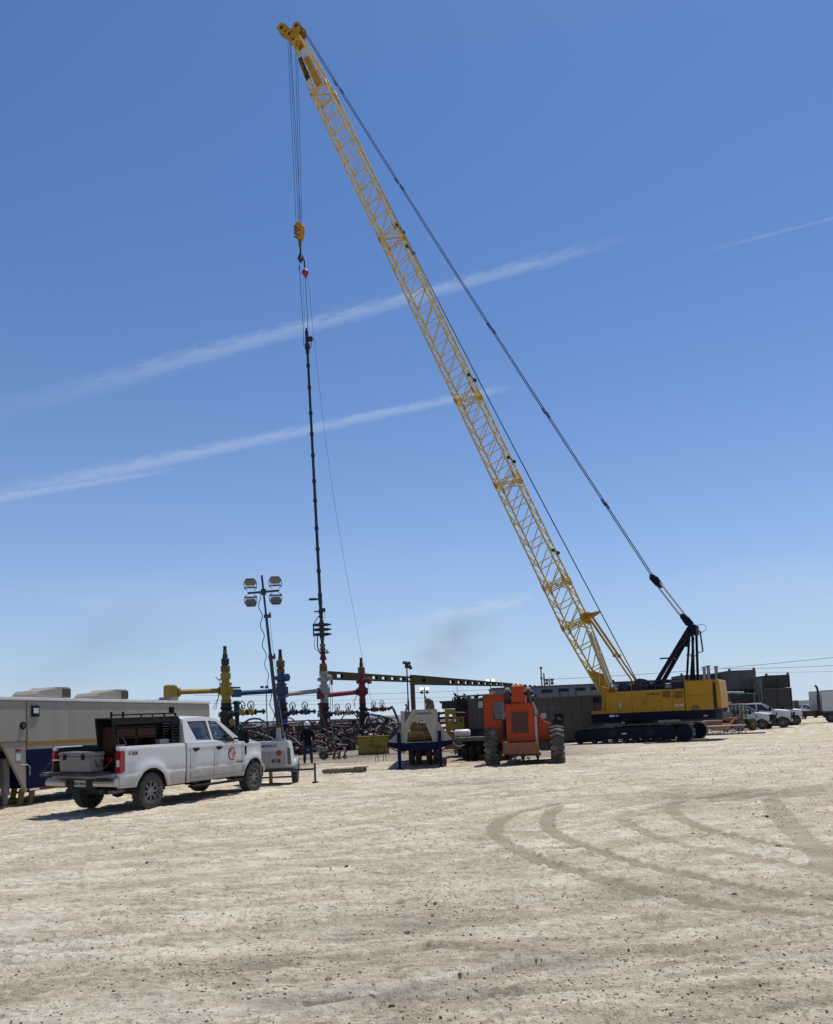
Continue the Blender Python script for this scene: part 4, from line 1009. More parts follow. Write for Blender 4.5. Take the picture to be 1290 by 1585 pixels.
    MB().bb(2.98, 4.515, -1.528, -1.522, 2.62, 2.635).build('cabinet_gap', 'crane_black', hp)
    MB().bb(2.95, 3.07, -1.525, -.2, 3.502, 3.56).build('cabinet_lip', 'crane_yellow', hp)
    MB().prism([(3.25, 1.76), (3.3, 1.98), (3.4, 2.08), (3.62, 2.08), (3.72, 1.98), (3.77, 1.76)], 'y', -1.53, -1.522).build('access_hatch', 'tree_dyel', hp)
    p = MB(); p.prism([(4.70, 1.84), (4.68, 3.35), (4.72, 3.50), (4.80, 3.52), (4.88, 3.42), (4.94, 2.6), (4.95, 1.84)], 'y', -1.42, 1.42); p.build('counterweight', 'crane_yellow', T, bevel=.03)
    MB().bb(4.53, 4.69, -1.3, 1.3, 1.8, 3.3).build('shade_gap_block', 'crane_black', T)  # black block fills the notch, its shade put into the colour
    m = MB(); m.bb(-1.3, 2.9, -1.25, 1.3, 3.04, 3.12)
    m.lathe([(.5, -.4), (.5, -.35), (.36, -.35), (.36, .35), (.5, .35), (.5, .4)], (.15, -.1, 3.35), 'y', 20)
    m.lathe([(.42, -.4), (.42, -.35), (.3, -.35), (.3, .35), (.42, .35), (.42, .4)], (1.5, -.1, 3.3), 'y', 20)
    m.lathe([(.36, -.3), (.36, -.25), (.26, -.25), (.26, .25), (.36, .25), (.36, .3)], (-.9, -.1, 3.28), 'y', 20)
    m.bb(2.1, 2.9, -.9, .9, 3.1, 3.5); m.bb(-.4, .7, .5, 1.2, 3.1, 3.5)
    m.build('hoist_drum', 'crane_black', T)
    hr = MB()
    for x in (-1.4, -.5, .4, 1.3, 2.2, 2.9): hr.cyl((x, -1.4, 3.06), (x, -1.4, 3.62), .02, n=5)
    hr.cyl((-1.4, -1.4, 3.62), (2.9, -1.4, 3.62), .022, n=5); hr.cyl((-1.4, -1.4, 3.35), (2.9, -1.4, 3.35), .018, n=5); hr.build('handrail', 'crane_black', T)
    MB().bb(1.75, 2.15, -1.0, -.6, 3.12, 3.45).build('tank', 'light_steel', T, bevel=.05)
    # boom
    F = Vector((-1.9, 0, 3.0)); E = Vector((-23.75, 0, 56.4)); ax = (E-F).normalized(); LN = (E-F).length
    up = Vector((0, 1, 0)).cross(ax).normalized()          # in-plane normal
    if up.x < 0: up = -up                                   # towards the back (upper side)
    lat = Vector((0, 1, 0))
    def half(s):
        if s < 5.0: t = s/5.0; return .30+(.725-.30)*t, .60+(.725-.60)*t
        if s > LN-6.2: t = (s-(LN-6.2))/6.2; return .725-(.725-.34)*t, .725-(.725-.42)*t
        return .725, .725
    def cpt(s, a, b): hd, hw = half(s); return F+ax*s+up*(a*hd)+lat*(b*hw)
    zs = [(z-3.0)/(ax.z) for z in (7.6, 10.3, 17.6, 24.0, 37.4, 50.9)]
    cuts = [0.25]+zs+[LN-.2]
    for k in range(len(cuts)-1):
        s0, s1 = cuts[k]+.04, cuts[k+1]-.04
        m0 = bpy.data.objects.new('boom_section', None); COL.objects.link(m0); m0.parent = T
        for a in (-1, 1):
            for b in (-1, 1):
                c = MB(); brk = [s0]+([5.0] if s0 < 5 < s1 else [])+[s1]; c.tube([cpt(s, a, b) for s in brk], .060, 8); c.build('chord', 'boom_yellow', m0, smooth=True)
        nb = max(2, round((s1-s0)/1.42)); lc = MB(); h = (s1-s0)/nb; rr = .034
        for i in range(nb):
            sa, sb = s0+i*h+.03, s0+(i+1)*h-.03
            for b in (-1, 1):  # side faces: one rung and one diagonal
                lc.cyl(cpt(sa, -1, b), cpt(sa, 1, b), rr, n=5, cap=False); lc.cyl(cpt(sa+.05, -1, b), cpt(sb, 1, b), rr, n=5, cap=False)
            for a in (-1, 1):  # top and bottom faces: crossed bars and a rung
                sm = sa+h*.62
                lc.cyl(cpt(sa, a, -1), cpt(sm, a, 1), rr, n=5, cap=False); lc.cyl(cpt(sa, a, 1), cpt(sm, a, -1), rr, n=5, cap=False); lc.cyl(cpt(sa+h*.82, a, -1), cpt(sa+h*.82, a, 1), rr*.7, n=5, cap=False)
        for q in (s0+.02, s1-.02):
            for a in (-1, 1): lc.cyl(cpt(q, a, -1), cpt(q, a, 1), .036, n=6)
            for b in (-1, 1): lc.cyl(cpt(q, -1, b), cpt(q, 1, b), .036, n=6)
            lc.cyl(cpt(q, -1, -1), cpt(q, 1, 1), rr, n=5)
            qq = q+(.55 if q < (s0+s1)/2 else -.55)
            for b in (-1, 1): lc.cyl(cpt(q, 0, b), cpt(qq, 1, b), rr, n=5); lc.cyl(cpt(q, 0, b), cpt(qq, -1, b), rr, n=5)
        stuff(lc.build('lacing', 'boom_yellow', m0))
        if k < len(cuts)-2:
            j = MB(); sc = cuts[k+1]
            for a in (-1, 1):
                for b in (-1, 1): 
                    p = cpt(sc, a, b); j.cyl(p-ax*.22, p+ax*.22, .085, n=8); j.cyl(p-lat*.1+up*.0, p+lat*.1, .07, n=8)
            j.build('section_joint', 'crane_yellow', m0)
            for b in (-1, 1):
                for a in (-1, 1):
                    g = MB(); g.add([cpt(sc-.38, a, b), cpt(sc+.38, a, b), cpt(sc, a*.45, b), cpt(sc, a*.45, b)+lat*.01*b], [(0, 1, 2), (0, 3, 1)])
            g.build('gusset', 'crane_yellow', m0)
    for s in (zs[1]+2, zs[2]+1.3, zs[3]+1.2, zs[4]-1.8, zs[4]+.2):   # rope guide rollers on the upper side
        p = F+ax*s+up*.86; m = MB(); m.cyl(p-lat*.55, p+lat*.55, .035, n=6); m.cyl(p+lat*.45, p+lat*.62, .11, n=8); m.cyl(p-lat*.62, p-lat*.45, .11, n=8); m.build('rope_roller', 'crane_black', T)
    # walkway strip, grey, inside the lower section
    m = MB(); sa, sb = .3, 3.9
    q = [F+ax*sa+up*.30-lat*.4, F+ax*sb+up*.60-lat*.46, F+ax*sb+up*.60+lat*.05, F+ax*sa+up*.30+lat*.3]
    m.add([*(v+up*.02 for v in q), *(v+up*.10 for v in q)], [(0, 1, 2, 3), (7, 6, 5, 4), (0, 4, 5, 1), (1, 5, 6, 2), (2, 6, 7, 3), (3, 7, 4, 0)]); m.build('walkway_strip', 'light_steel', T)
    for b in (-1, 1):   # solid foot plates
        m = MB(); m.add([cpt(-.1, -1.1, b)-lat*.03*b, cpt(2.0, -1.12, b)-lat*.03*b, cpt(1.3, .4, b)-lat*.03*b, cpt(.3, 1.2, b)-lat*.03*b, cpt(-.25, .9, b)-lat*.03*b], [(0, 1, 2, 3, 4)]); m.build('foot_plate', 'crane_yellow', T, thick=.05)
    # backstop struts
    for b in (-.55, .55):
        p0 = F+ax*5.2+up*1.02+lat*b; p1 = Vector((-.15, b, 3.5)); m = MB(); m.tube([p0, p0.lerp(p1, .62)], .075, 8); m.tube([p0.lerp(p1, .6), p1], .055, 8); m.box(p0.lerp(p1, .6), (.2, .2, .2)); m.build('backstop', 'crane_yellow', T)
    m = MB(); p = F+ax*5.15+up*.8
    m.box(p+Vector((.10, 0, .05)), (.6, 1.3, .16), ry=-.1); m.box(p+Vector((.0, 0, -.1)), (.36, 1.25, .4)); m.prism([(p.x+.25, p.z+.1), (p.x+.95, p.z+.2), (p.x+.7, p.z+.02), (p.x+.2, p.z-.2)], 'y', -.3, .3); m.build('backstop_head', 'crane_yellow', T)
    # side plate and sign near the tip
    def plate(s0, s1, a0, a1, b, nm, mt_, off=.03):
        m = MB(); m.add([cpt(s0, a0, b)-lat*off, cpt(s1, a0, b)-lat*off, cpt(s1, a1, b)-lat*off, cpt(s0, a1, b)-lat*off], [(0, 1, 2, 3)]); return m.build(nm, mt_, T, thick=.03)
    sS = (52.6-3)/ax.z
    plate((51.0-3)/ax.z, (54.0-3)/ax.z, -.1, .72, -1, 'wind_plate', 'crane_yellow', .06)
    sg = plate((52.2-3)/ax.z, (54.35-3)/ax.z, -.95, -.30, -1, 'name_board', 'crane_black', .10)
    lt = text('KOBELCO', .34, 'jack_yellow', T, F+ax*((53.28-3)/ax.z)-up*.33-lat*(.62+.14), (0, 0, 0), sx=1.0)
    zx = -ax; zy = up; tq = F+ax*((53.28-3)/ax.z)-up*.40-lat*.84; lt.rotation_mode = 'XYZ'; lt.location = tq; lt.rotation_euler = Matrix(((zx.x, zy.x, 0), (0, 0, -1), (zx.z, zy.z, 0))).to_euler()
    # boom head with sheaves
    H = F+ax*LN
    m = MB()
    def cpx(px, py):     # photo point carried on to the crane's own vertical plane
        r = ray(px, py); n3 = CM.to_3x3() @ Vector((0, 1, 0)); t = (C0-CP).dot(n3)/r.dot(n3); q = CMI @ (CP+r*t); return (q.x, q.z)
    hp_ = [cpx(*q) for q in ((433.5, 50), (436, 43), (441, 40.5), (447, 43), (453, 49), (457, 50), (459, 42), (464, 38.5), (469, 41), (470.5, 49), (467, 57), (464, 60), (466, 66), (463, 72), (458, 74), (452, 69), (446, 64), (444, 57), (438, 55))]
    for b in (-.40, .40): m.prism(hp_, 'y', b-.03, b+.03)
    for (qx, qy, qr) in ((441, 48.5, .13), (463.5, 46, .12), (453, 58, .11), (459, 67, .09), (447, 54, .06), (457, 55, .06)):
        c2 = cpx(qx, qy); MB().cyl((c2[0], -.47, c2[1]), (c2[0], -.431, c2[1]), qr, n=12).build('head_pin', 'crane_black', T)
    m.box(H, (.7, .84, .5)); m.build('boom_head', 'crane_yellow', T)
    for q, r in ((Vector((cpx(441, 49)[0], 0, cpx(441, 49)[1])), .38), (Vector((cpx(463.5, 47)[0], 0, cpx(463.5, 47)[1])), .36), (Vector((cpx(453, 60)[0], 0, cpx(453, 60)[1])), .30)):
        for b in (-.25, -.08, .09, .26):
            m = MB(); m.lathe([(r, -.05), (r-.05, -.015), (r-.05, .015), (r, .05), (r*.3, .05), (r*.3, -.05)], (q.x, b, q.z), 'y', 18, True); m.lathe([(r*.3, -.03), (.03, -.03), (.03, .03), (r*.3, .03)], (q.x, b, q.z), 'y', 12); m.build('sheave', 'crane_yellow', T)
    # pendants and bridle
    PT = H+ax*.55+up*.72; PB = Vector((1.30, 0, 10.0)); GT = Vector((3.25, 0, 6.95))
    for b in (-.46, .46):
        m = MB(); p0, p1 = PT+lat*b, PB+lat*b; n = 12
        pts = [p0.lerp(p1, i/n)+Vector((0, 0, -.35*math.sin(math.pi*i/n))) for i in range(n+1)]
        m.tube(pts, .031, 6)
        for t in (.13, .33, .60, .745, .89): 
            i = t*n; k = int(i); q = pts[k].lerp(pts[k+1], i-k); d = (p1-p0).normalized(); m.cyl(q-d*.24, q+d*.24, .065, n=6)
        m.build('pendant_rope', 'cable', T, smooth=True)
    m = MB(); d = (GT-PB).normalized(); nn = Vector((d.z, 0, -d.x))
    for q, s in ((PB, 1), (GT, -1)):
        for b in (-.42, .42): m.prism([((q-d*.25*s).x, (q-d*.25*s).z), ((q+nn*.2).x, (q+nn*.2).z), ((q+d*.6*s+nn*.16).x, (q+d*.6*s+nn*.16).z), ((q+d*.75*s).x, (q+d*.75*s).z), ((q+d*.6*s-nn*.16).x, (q+d*.6*s-nn*.16).z), ((q-nn*.2).x, (q-nn*.2).z)], 'y', b-.03, b+.03)
        for w_ in range(5): m.lathe([(.2, -.03), (.15, 0), (.2, .03), (.05, .03), (.05, -.03)], (q.x+d.x*.3*s, -.32+w_*.16, q.z+d.z*.3*s), 'y', 14, True)
    m.build('bridle_block', 'crane_dark', T)
    for w_ in range(8):
        for q in (.12, -.12):
            m = MB(); y = -.36+w_*.103; m.tube([PB+d*.3+nn*q+Vector((0, y, 0)), GT-d*.3+nn*q+Vector((0, y, 0))], .024, 5); m.build('bridle_rope', 'light_steel', T)
    # gantry
    for b in (-.85, .85):
        m = MB(); p0, p1 = Vector((3.42, b*.6, 6.85)), Vector((.95, b, 3.1)); dd = (p1-p0).normalized(); m.tube([p0, p1], .15, 4); m.tube([Vector((3.0, b*.75, 6.1)), Vector((2.75, b*.8, 5.7))], .19, 4); m.build('gantry_leg', 'crane_dark', T)
        m = MB(); m.tube([Vector((3.5, b*.8, 6.75)), Vector((3.38, b*.8, 3.3))], .085, 6); m.tube([Vector((3.3, b*.8, 6.2)), Vector((2.95, b*.8, 3.3))], .075, 6); m.tube([Vector((3.42, b*.8, 5.05)), Vector((3.05, b*.8, 5.05))], .03, 5); m.build('gantry_post', 'crane_dark', T)
    MB().tube([Vector((2.2, -.9, 4.95)), Vector((2.2, .9, 4.95))], .09, 6).bb(1.55, 2.1, -.95, -.8, 4.9, 4.98).build('gantry_tie', 'crane_dark', T)
    m = MB(); m.tube([Vector((3.4, -.75, 6.8)), Vector((3.4, .75, 6.8))], .16, 8); m.box((3.45, 0, 6.55), (.45, 1.1, .55)); m.build('gantry_cross_beam', 'crane_dark', T)
    m = MB(); m.tube([Vector((3.9, -.5, 6.45)), Vector((3.98, -.5, 5.2)), Vector((3.6, -.5, 5.15))], .05, 6); m.build('gantry_cylinder', 'crane_dark', T)
    m = MB(); m.tube([Vector((3.6, -.4, 6.7)), Vector((3.9, -.4, 6.85)), Vector((4.2, -.4, 6.75)), Vector((4.25, -.4, 6.5)), Vector((4.0, -.4, 6.35)), Vector((3.75, -.4, 6.4))], .018, 5); m.build('hydraulic_hose', 'cable', T)
    # hoist line along the boom back
    m = MB(); q = H+ax*.9+up*.7
    for b in (-.06, .06):
        pts = [q.lerp(Vector((-.1, b, 3.7)), i/10)+Vector((-.15, b, -.25))*math.sin(math.pi*i/10) for i in range(11)]; m.tube(pts, .020, 5)
    m.build('hoist_rope', 'cable', T)
    # hoist parts and hook
    hx = CMI @ at(464, 350, 62.9)
    s1_, s2_ = cpx(447, 56), cpx(459, 66); S1 = Vector((s1_[0], 0, s1_[1])); S2 = Vector((s2_[0], 0, s2_[1]))
    HB = Vector((hx.x, 0, hx.z))
    for a, off, b in ((S1, -.20, -.12), (S1, -.12, .12), (S2, .13, -.12), (S2, .18, .12), (S1, .0, .25)):
        m = MB(); m.tube([Vector((a.x, b, a.z)), Vector((HB.x+off, b, HB.z))], .017, 5); m.build('hoist_fall', 'cable', T)
    m = MB(); 
    pr = [(-.33, .05), (-.25, .30), (0, .36), (.27, .28), (.36, .0), (.30, -.65), (.15, -1.0), (-.1, -1.05), (-.22, -.7), (-.34, -.35)]
    m.prism([(HB.x+a, HB.z-.15+c) for a, c in pr], 'y', -.28, .28); hb = m.build('hook_block', 'crane_yellow', T, bevel=.04)
    for k in range(4): 
        st = MB(); z = HB.z-.0-k*.27; st.add([(HB.x-.33, -.286, z), (HB.x-.33, -.286, z-.13), (HB.x-.02, -.286, z-.38), (HB.x-.02, -.286, z-.25)], [(0, 1, 2, 3)]); st.build('warning_stripe', 'crane_black', hb)
        if k % 2: st = MB(); z = HB.z-.2-k*.2; st.add([(HB.x+.05, -.286, z), (HB.x+.05, -.286, z-.10), (HB.x+.28, -.286, z-.28), (HB.x+.28, -.286, z-.18)], [(0, 1, 2, 3)]); st.build('warning_stripe', 'crane_black', hb)
    m = MB(); z = HB.z-1.15; m.cyl((HB.x, 0, z), (HB.x+.02, 0, z-.55), .15, .11, 10); m.build('swivel', 'tree_dyel', T)
    m = MB(); z -= .6; m.tube([(HB.x+.02, 0, z), (HB.x+.05, 0, z-.3), (HB.x+.02, 0, z-.55), (HB.x-.12, 0, z-.9), (HB.x+.02, 0, z-1.12), (HB.x+.22, 0, z-1.0), (HB.x+.22, 0, z-.75)], [.07, .07, .08, .13, .16, .11, .05], 8); m.build('hook', 'crane_black', T, smooth=True)
    return HB, z-1.05
HB, zhook = crane()
# rigging below the hook, hanging in the plane of the wells
def rigging():
    T = thing('snatch_block', 'small dark red snatch block hanging below the crane hook with its slings', 'rigging block', at(472, 410, 62.7))
    base = T.location.copy()
    def lo(px, py, dy=0): return at(px, py, 62.7)-base+Vector((0, dy, 0))
    m = MB(); c = lo(472.5, 422)
    m.lathe([(.02, -.16), (.2, -.13), (.27, -.05), (.27, .05), (.2, .13), (.02, .16)], tuple(c), 'y', 14); b = m.build('shell', 'red_hook', T, smooth=True); 
    m = MB(); m.prism([(c.x-.26, c.z-.05), (c.x+.26, c.z), (c.x+.05, c.z-.52)], 'y', -.08, .08); m.build('shell_tip', 'red_hook', T, bevel=.03)
    m = MB(); m.tube([lo(471, 402), lo(472, 414)], .06, 6); m.build('shackle', 'crane_black', T)
    m = MB(); m.tube([lo(463, 403), lo(464, 420), lo(470, 512), lo(470, 536)], .022, 5); m.tube([lo(463.5, 412), lo(463.5, 419)], .05, 6); m.build('sling', 'cable', T)
    m = MB(); m.tube([lo(473, 430), lo(477, 512), lo(478, 530)], .022, 5); m.build('sling', 'cable', T)
    m = MB(); m.tube([lo(469.5, 430), lo(472, 500)], .010, 4); m.build('sling', 'cable', T)
rigging()
def tagline():
    p0, p1 = at(477, 428, 62.7), at(564, 1032, 64.5); base = p0.copy(); m = MB()
    m.tube([(p0.lerp(p1, i/14)-base)+Vector((-.9*math.sin(math.pi*i/14), 0, -.5*math.sin(math.pi*i/14)))*.5 for i in range(15)], .014, 4)
    q = at(579, 1100, 66)-base; m.tube([p1-base, (p1-base).lerp(q, .5), q], .012, 4)
    o = m.build('tag_line', 'cable'); o.location = base; tag(o, 'thin rope running from the snatch block down to the red wellhead', 'rope')
tagline()

# ---------------------------------------------------------------- wellheads
def vstack(T, base, Y, x0, rows, lean=None):
    """rows: (y0, y1, r px, material, name, kind)"""
    s = Y/1292.0
    for (y0, y1, r, mm, nm, kd) in rows:
        zt_, zb_ = at(x0, y0, Y).z, at(x0, y1, Y).z; R_ = r*s*1.12; m = MB()
        if kd == 'f':      # flange with bolts
            h = zt_-zb_; m.cyl((0, 0, zb_), (0, 0, zb_+h*.42), R_, n=16); m.cyl((0, 0, zb_+h*.42), (0, 0, zb_+h*.58), R_*.86, n=16); m.cyl((0, 0, zb_+h*.58), (0, 0, zt_), R_, n=16)
            for k in range(8): a = k*math.pi/4; m.cyl((R_*.86*math.cos(a), R_*.86*math.sin(a), zb_-.03), (R_*.86*math.cos(a), R_*.86*math.sin(a), zt_+.03), R_*.09, n=6)
        elif kd == 'b':    # forged block body
            m.box((0, 0, (zt_+zb_)/2), (R_*1.9, R_*1.9, (zt_-zb_)*.72), rz=.35); m.cyl((0, 0, zb_), (0, 0, zt_), R_*.8, n=14)
            m.cyl((0, -R_*1.12, (zt_+zb_)/2), (0, R_*1.12, (zt_+zb_)/2), R_*.62, n=14)
        elif kd == 't':    # tapered
            m.cyl((0, 0, zb_), (0, 0, zt_), R_*1.25, R_*.75, n=14)
        elif kd == 'u':
            m.cyl((0, 0, zb_), (0, 0, zt_), R_*.7, R_*1.1, n=14)
        else: m.cyl((0, 0, zb_), (0, 0, zt_), R_, n=14)
        m.build(nm, mm, T, bevel=.012 if kd != 'p' else 0)
ROWD = Vector((2.6, 4.5, 0)).normalized()
def wheel_valve(T, p, axis_col, hand_r=.26, cap='tree_black', up=True):
    m = MB(); m.lathe([(.12, -.28), (.2, -.26), (.2, -.2), (.14, -.16), (.24, 0), (.14, .16), (.2, .2), (.2, .26), (.12, .28)], tuple(p), 'x', 14)
    v = m.build('gate_valve', 'tree_black', T, smooth=True)
    m = MB(); m.cyl(p+Vector((0, -.12, 0)), p+Vector((0, -.42, 0)), .20, .17, 14); m.build('valve_cap', cap, v)
    m = MB(); c = p+Vector((-.05, -.05, .42)); m.cyl(p, c, .05, n=8); wd = Vector((.75, -.66, 0)).normalized(); sd_ = Vector((.66, .75, 0)).normalized(); m.tube([c+sd_*(hand_r*math.cos(q*math.pi/10))+Vector((0, 0, hand_r*math.sin(q*math.pi/10))) for q in range(21)], .032, 6)
    for a in (0, 1, 2): d = sd_*math.cos(a*2.09)+Vector((0, 0, math.sin(a*2.09))); m.cyl(c, c+d*hand_r, .02, n=5)
    m.rot = 0; m.build('handwheel', 'hose_grey' if not up else 'tree_black', v)
def wellhead(px, Y, label, rows, arm=None, bonnets=(), wing=None, extra=None):
    g = at(px, 1127, Y); base = Vector((g.x, Y, 0))
    T = thing('wellhead_tree', label, 'wellhead', base, math.atan2(ROWD.y, ROWD.x)-math.pi/2-R(0))
    T.rotation_euler = (0, 0, 0)
    vstack(T, base, Y, px, rows)
    s = Y/1292.0
    if arm:
        (xa, ya, xb, yb, r, mm, blk) = arm
        p0 = at(xa, ya, Y)-base; 
        # the arm follows the row of wells, towards the camera
        Lr = None; lo, hi = 0.0, 9.0
        for _ in range(40):
            mid = (lo+hi)/2; q = base+p0-ROWD*mid; d = q-CP; sx = PPX+FPX*d.dot(R2)/d.dot(Fv)
            if sx > xb: lo = mid
            else: hi = mid
        p1 = p0-ROWD*lo; Yb = (base+p1).y; p1.z = at(xb, yb, Yb).z
        R_ = r*s; m = MB(); m.tube([p0, p1], R_, 14); dd = (p1-p0).normalized()
        for t in (.04, .96): q = p0.lerp(p1, t); m.cyl(q-dd*.08, q+dd*.08, R_*1.5, n=14)
        m.build('arm_pipe', mm, T, smooth=True)
        if blk:
            m = MB(); h = blk[1]*s
            if blk[0] == 'cube':
                m.box(p1-dd*-.0, (h*1.5, h*1.5, h*2.0), rz=math.atan2(dd.y, dd.x)); m.cyl(p1-dd*h*1.0, p1-dd*h*1.6, h*.85, n=14); m.box(p1+Vector((0, 0, h*.95)), (h*1.2, h*1.2, h*.3), rz=1.0)
                for k in range(8): a = k*math.pi/4; m.cyl(p1+Vector((h*.6*math.cos(a), h*.6*math.sin(a), h*.9)), p1+Vector((h*.6*math.cos(a), h*.6*math.sin(a), h*1.2)), h*.08, n=5)
            else:
                m.box(p1, (h*1.5, h*1.5, h*1.6), rz=math.atan2(dd.y, dd.x)); m.cyl(p1+Vector((0, 0, h)), p1+Vector((0, 0, h*1.3)), h*.9, n=12)
                m.cyl(p1-Vector((0, 0, .5)), p1-Vector((0, 0, blk[2])), h*.62, n=12); m.cyl(p1-Vector((0, 0, blk[2]-.12)), p1-Vector((0, 0, blk[2])), h*.95, n=12); m.cyl(p1-Vector((0, 0, .55)), p1-Vector((0, 0, .7)), h*.9, n=12)
            m.build('elbow_block', mm, T, bevel=.015)
            if blk[0] != 'cube': MB().cyl(p1-Vector((0, 0, blk[2])), Vector((p1.x, p1.y, .3)), h*.45, n=10).build('down_pipe', 'tree_black', T)
    for (bx, by, r, mm, L_) in bonnets:
        q = at(bx, by, Y)-base; R_ = r*s; m = MB(); c = Vector((0, 0, q.z))
        dxy = Vector((q.x, -.25 if abs(q.x) > .1 else -.3, q.z)); m.cyl(c, dxy, R_*.55, n=12); dr = (dxy-c).normalized(); m.cyl(dxy-dr*R_*.4, dxy+dr*R_*.5, R_, n=16); m.build('bonnet', mm, T, bevel=.01)
    if wing:
        (x1, yy, valves, capm, upw) = wing
        p1 = at(x1, yy, Y)-base; p1.y = 0; z = p1.z
        m = MB(); m.tube([(0, 0, z), (p1.x, -.2, z)], .085, 10)
        for k in range(5): q = Vector((0, 0, z)).lerp(Vector((p1.x, -.2, z)), .15+k*.2); m.cyl(q-Vector((.05, 0, 0)), q+Vector((.05, 0, 0)), .17, n=12)
        m.build('wing_pipe', 'tree_black', T)
        for vx in valves: 
            q = at(vx, yy, Y)-base; wheel_valve(T, Vector((q.x, -.12, z)), None, .25, capm, upw)
    if extra: extra(T, base)
    return T, base
Yy, Yb, Yw, Yr = 52.5, 57.0, 61.8, 66.0
BL = 'tree_black'
lower = lambda w: [(1088, 1095, w, BL, 'spool', 'f'), (1095, 1101, w+1, BL, 'lower_valve', 'u'), (1101, 1111, w+3, BL, 'lower_valve', 'b'), (1111, 1118, w+1.5, BL, 'lower_flange', 'f'), (1118, 1134, w+2.2, BL, 'lower_valve', 'b'), (1134, 1141, w+2.5, BL, 'lower_flange', 'f'), (1141, 1175, w+.5, BL, 'casing_head', 'p')]
def hose_y(T, base):
    m = MB(); pts = [at(a, b, Yy)-base for a, b in ((334, 1048), (338, 1052), (346, 1053), (353, 1050), (355, 1045))]; m.tube(pts, .03, 6)
    m.tube([at(a, b, Yy)-base for a, b in ((341, 1050), (340, 1062), (338, 1080), (330, 1098))], .02, 5); m.tube([at(a, b, Yy)-base for a, b in ((341, 1070), (337, 1085), (334, 1099))], .02, 5); m.build('control_hose', 'hose_black', T)
wellhead(351.5, Yy, 'yellow wellhead tree at the left end of the row, dark pipe cap on top', [
    (1000, 1007, 2.4, BL, 'top_nipple', 'p'), (1006, 1013, 2.7, 'tree_dyel', 'top_nipple', 'p'), (1013, 1019, 3.6, 'tree_navy', 'adapter', 'p'), (1019.5, 1028, 5.6, 'tree_navy', 'adapter', 'f'), (1028, 1031, 4.4, BL, 'adapter', 'p'),
    (1031, 1039, 6.6, 'tree_dyel', 'flange', 'f'), (1039.5, 1053, 6.6, 'tree_yellow', 'swab_valve', 'b'), (1053, 1057, 5.5, 'tree_yellow', 'neck', 'p'), (1057, 1060, 8.6, 'tree_yellow', 'flange', 'p'), (1060, 1077, 8.8, 'tree_yellow', 'cross_body', 'b'),
    (1077, 1083, 6.2, 'tree_yellow', 'neck', 'p'), (1083, 1088, 7.2, 'tree_yellow', 'flange', 'f')]+lower(7.5),
    arm=(344, 1069, 264, 1071.5, 3.7, 'tree_yellow', ('cube', 9.2)), bonnets=((357, 1068, 5.5, 'tree_yellow', 1),), wing=(412, 1101, (377, 391), 'tree_yellow', True), extra=lambda T, b: (hose_y(T, b), MB().cyl(at(359.5, 1117, Yy-.3)-b, at(359.5, 1117, Yy-.6)-b, .20, n=16).build('round_cap', 'tree_yellow', T)))
wellhead(437.5, Yb, 'blue wellhead tree between the light tower mast and the white tree', [
    (1005, 1012, 2.3, BL, 'top_nipple', 'p'), (1012, 1018, 2.6, BL, 'top_nipple', 'p'), (1017, 1022, 3.2, 'tree_dyel', 'adapter', 'p'), (1022.5, 1032, 6.0, 'tree_dyel', 'flange', 'f'), (1032, 1035, 4.2, BL, 'adapter', 'p'), (1035, 1041, 5.6, 'tree_dyel', 'flange', 'f'),
    (1041, 1045, 5.0, 'tree_blue', 'neck', 'p'), (1045, 1055, 6.2, 'tree_blue', 'swab_valve', 'b'), (1055, 1059, 5.5, 'tree_blue', 'neck', 'p'), (1058, 1061, 7.8, 'tree_blue', 'flange', 'p'), (1061, 1077, 8.6, 'tree_blue', 'cross_body', 'b'), (1077, 1083, 6.0, 'tree_blue', 'neck', 'p'), (1083, 1088, 6.2, 'tree_blue', 'flange', 'f')]+lower(6.5),
    arm=(428, 1069.5, 366, 1073, 3.6, 'tree_blue', ('elbow', 7.0, 1.25)), bonnets=((444.5, 1049, 6.0, 'tree_blue', 1), (427, 1050, 3.2, 'tree_blue', 1)), wing=(490, 1101, (455, 474), 'tree_blue', True), extra=lambda T, b: MB().cyl(at(441, 1117, Yb-.3)-b, at(441, 1117, Yb-.6)-b, .2, n=16).build('round_cap', 'royal', T))
wellhead(504, Yw, 'white wellhead tree directly below the crane load, next to the red tree', [
    (1027, 1031, 5.0, 'tree_dyel', 'flange', 'p'), (1031, 1039, 5.6, 'tree_dyel', 'flange', 'f'), (1039.5, 1045, 6.2, 'tree_white', 'flange', 'f'), (1045, 1057, 5.4, 'tree_white', 'swab_valve', 'b'), (1057, 1060, 4.8, 'tree_white', 'neck', 'p'), (1060, 1062, 7.2, 'tree_white', 'flange', 'p'), (1062, 1075, 7.4, 'tree_white', 'cross_body', 'b'),
    (1075, 1081, 5.4, 'tree_white', 'neck', 'p'), (1081, 1088, 5.8, 'tree_white', 'flange', 'f')]+lower(6.0),
    arm=(496, 1069, 440, 1075, 3.2, 'tree_white', ('elbow', 5.5, 1.1)), bonnets=((511, 1049, 4.6, 'tree_white', 1), (494, 1052, 2.6, 'tree_white', 1)), wing=(556, 1102, (524, 541), 'tree_white', False))
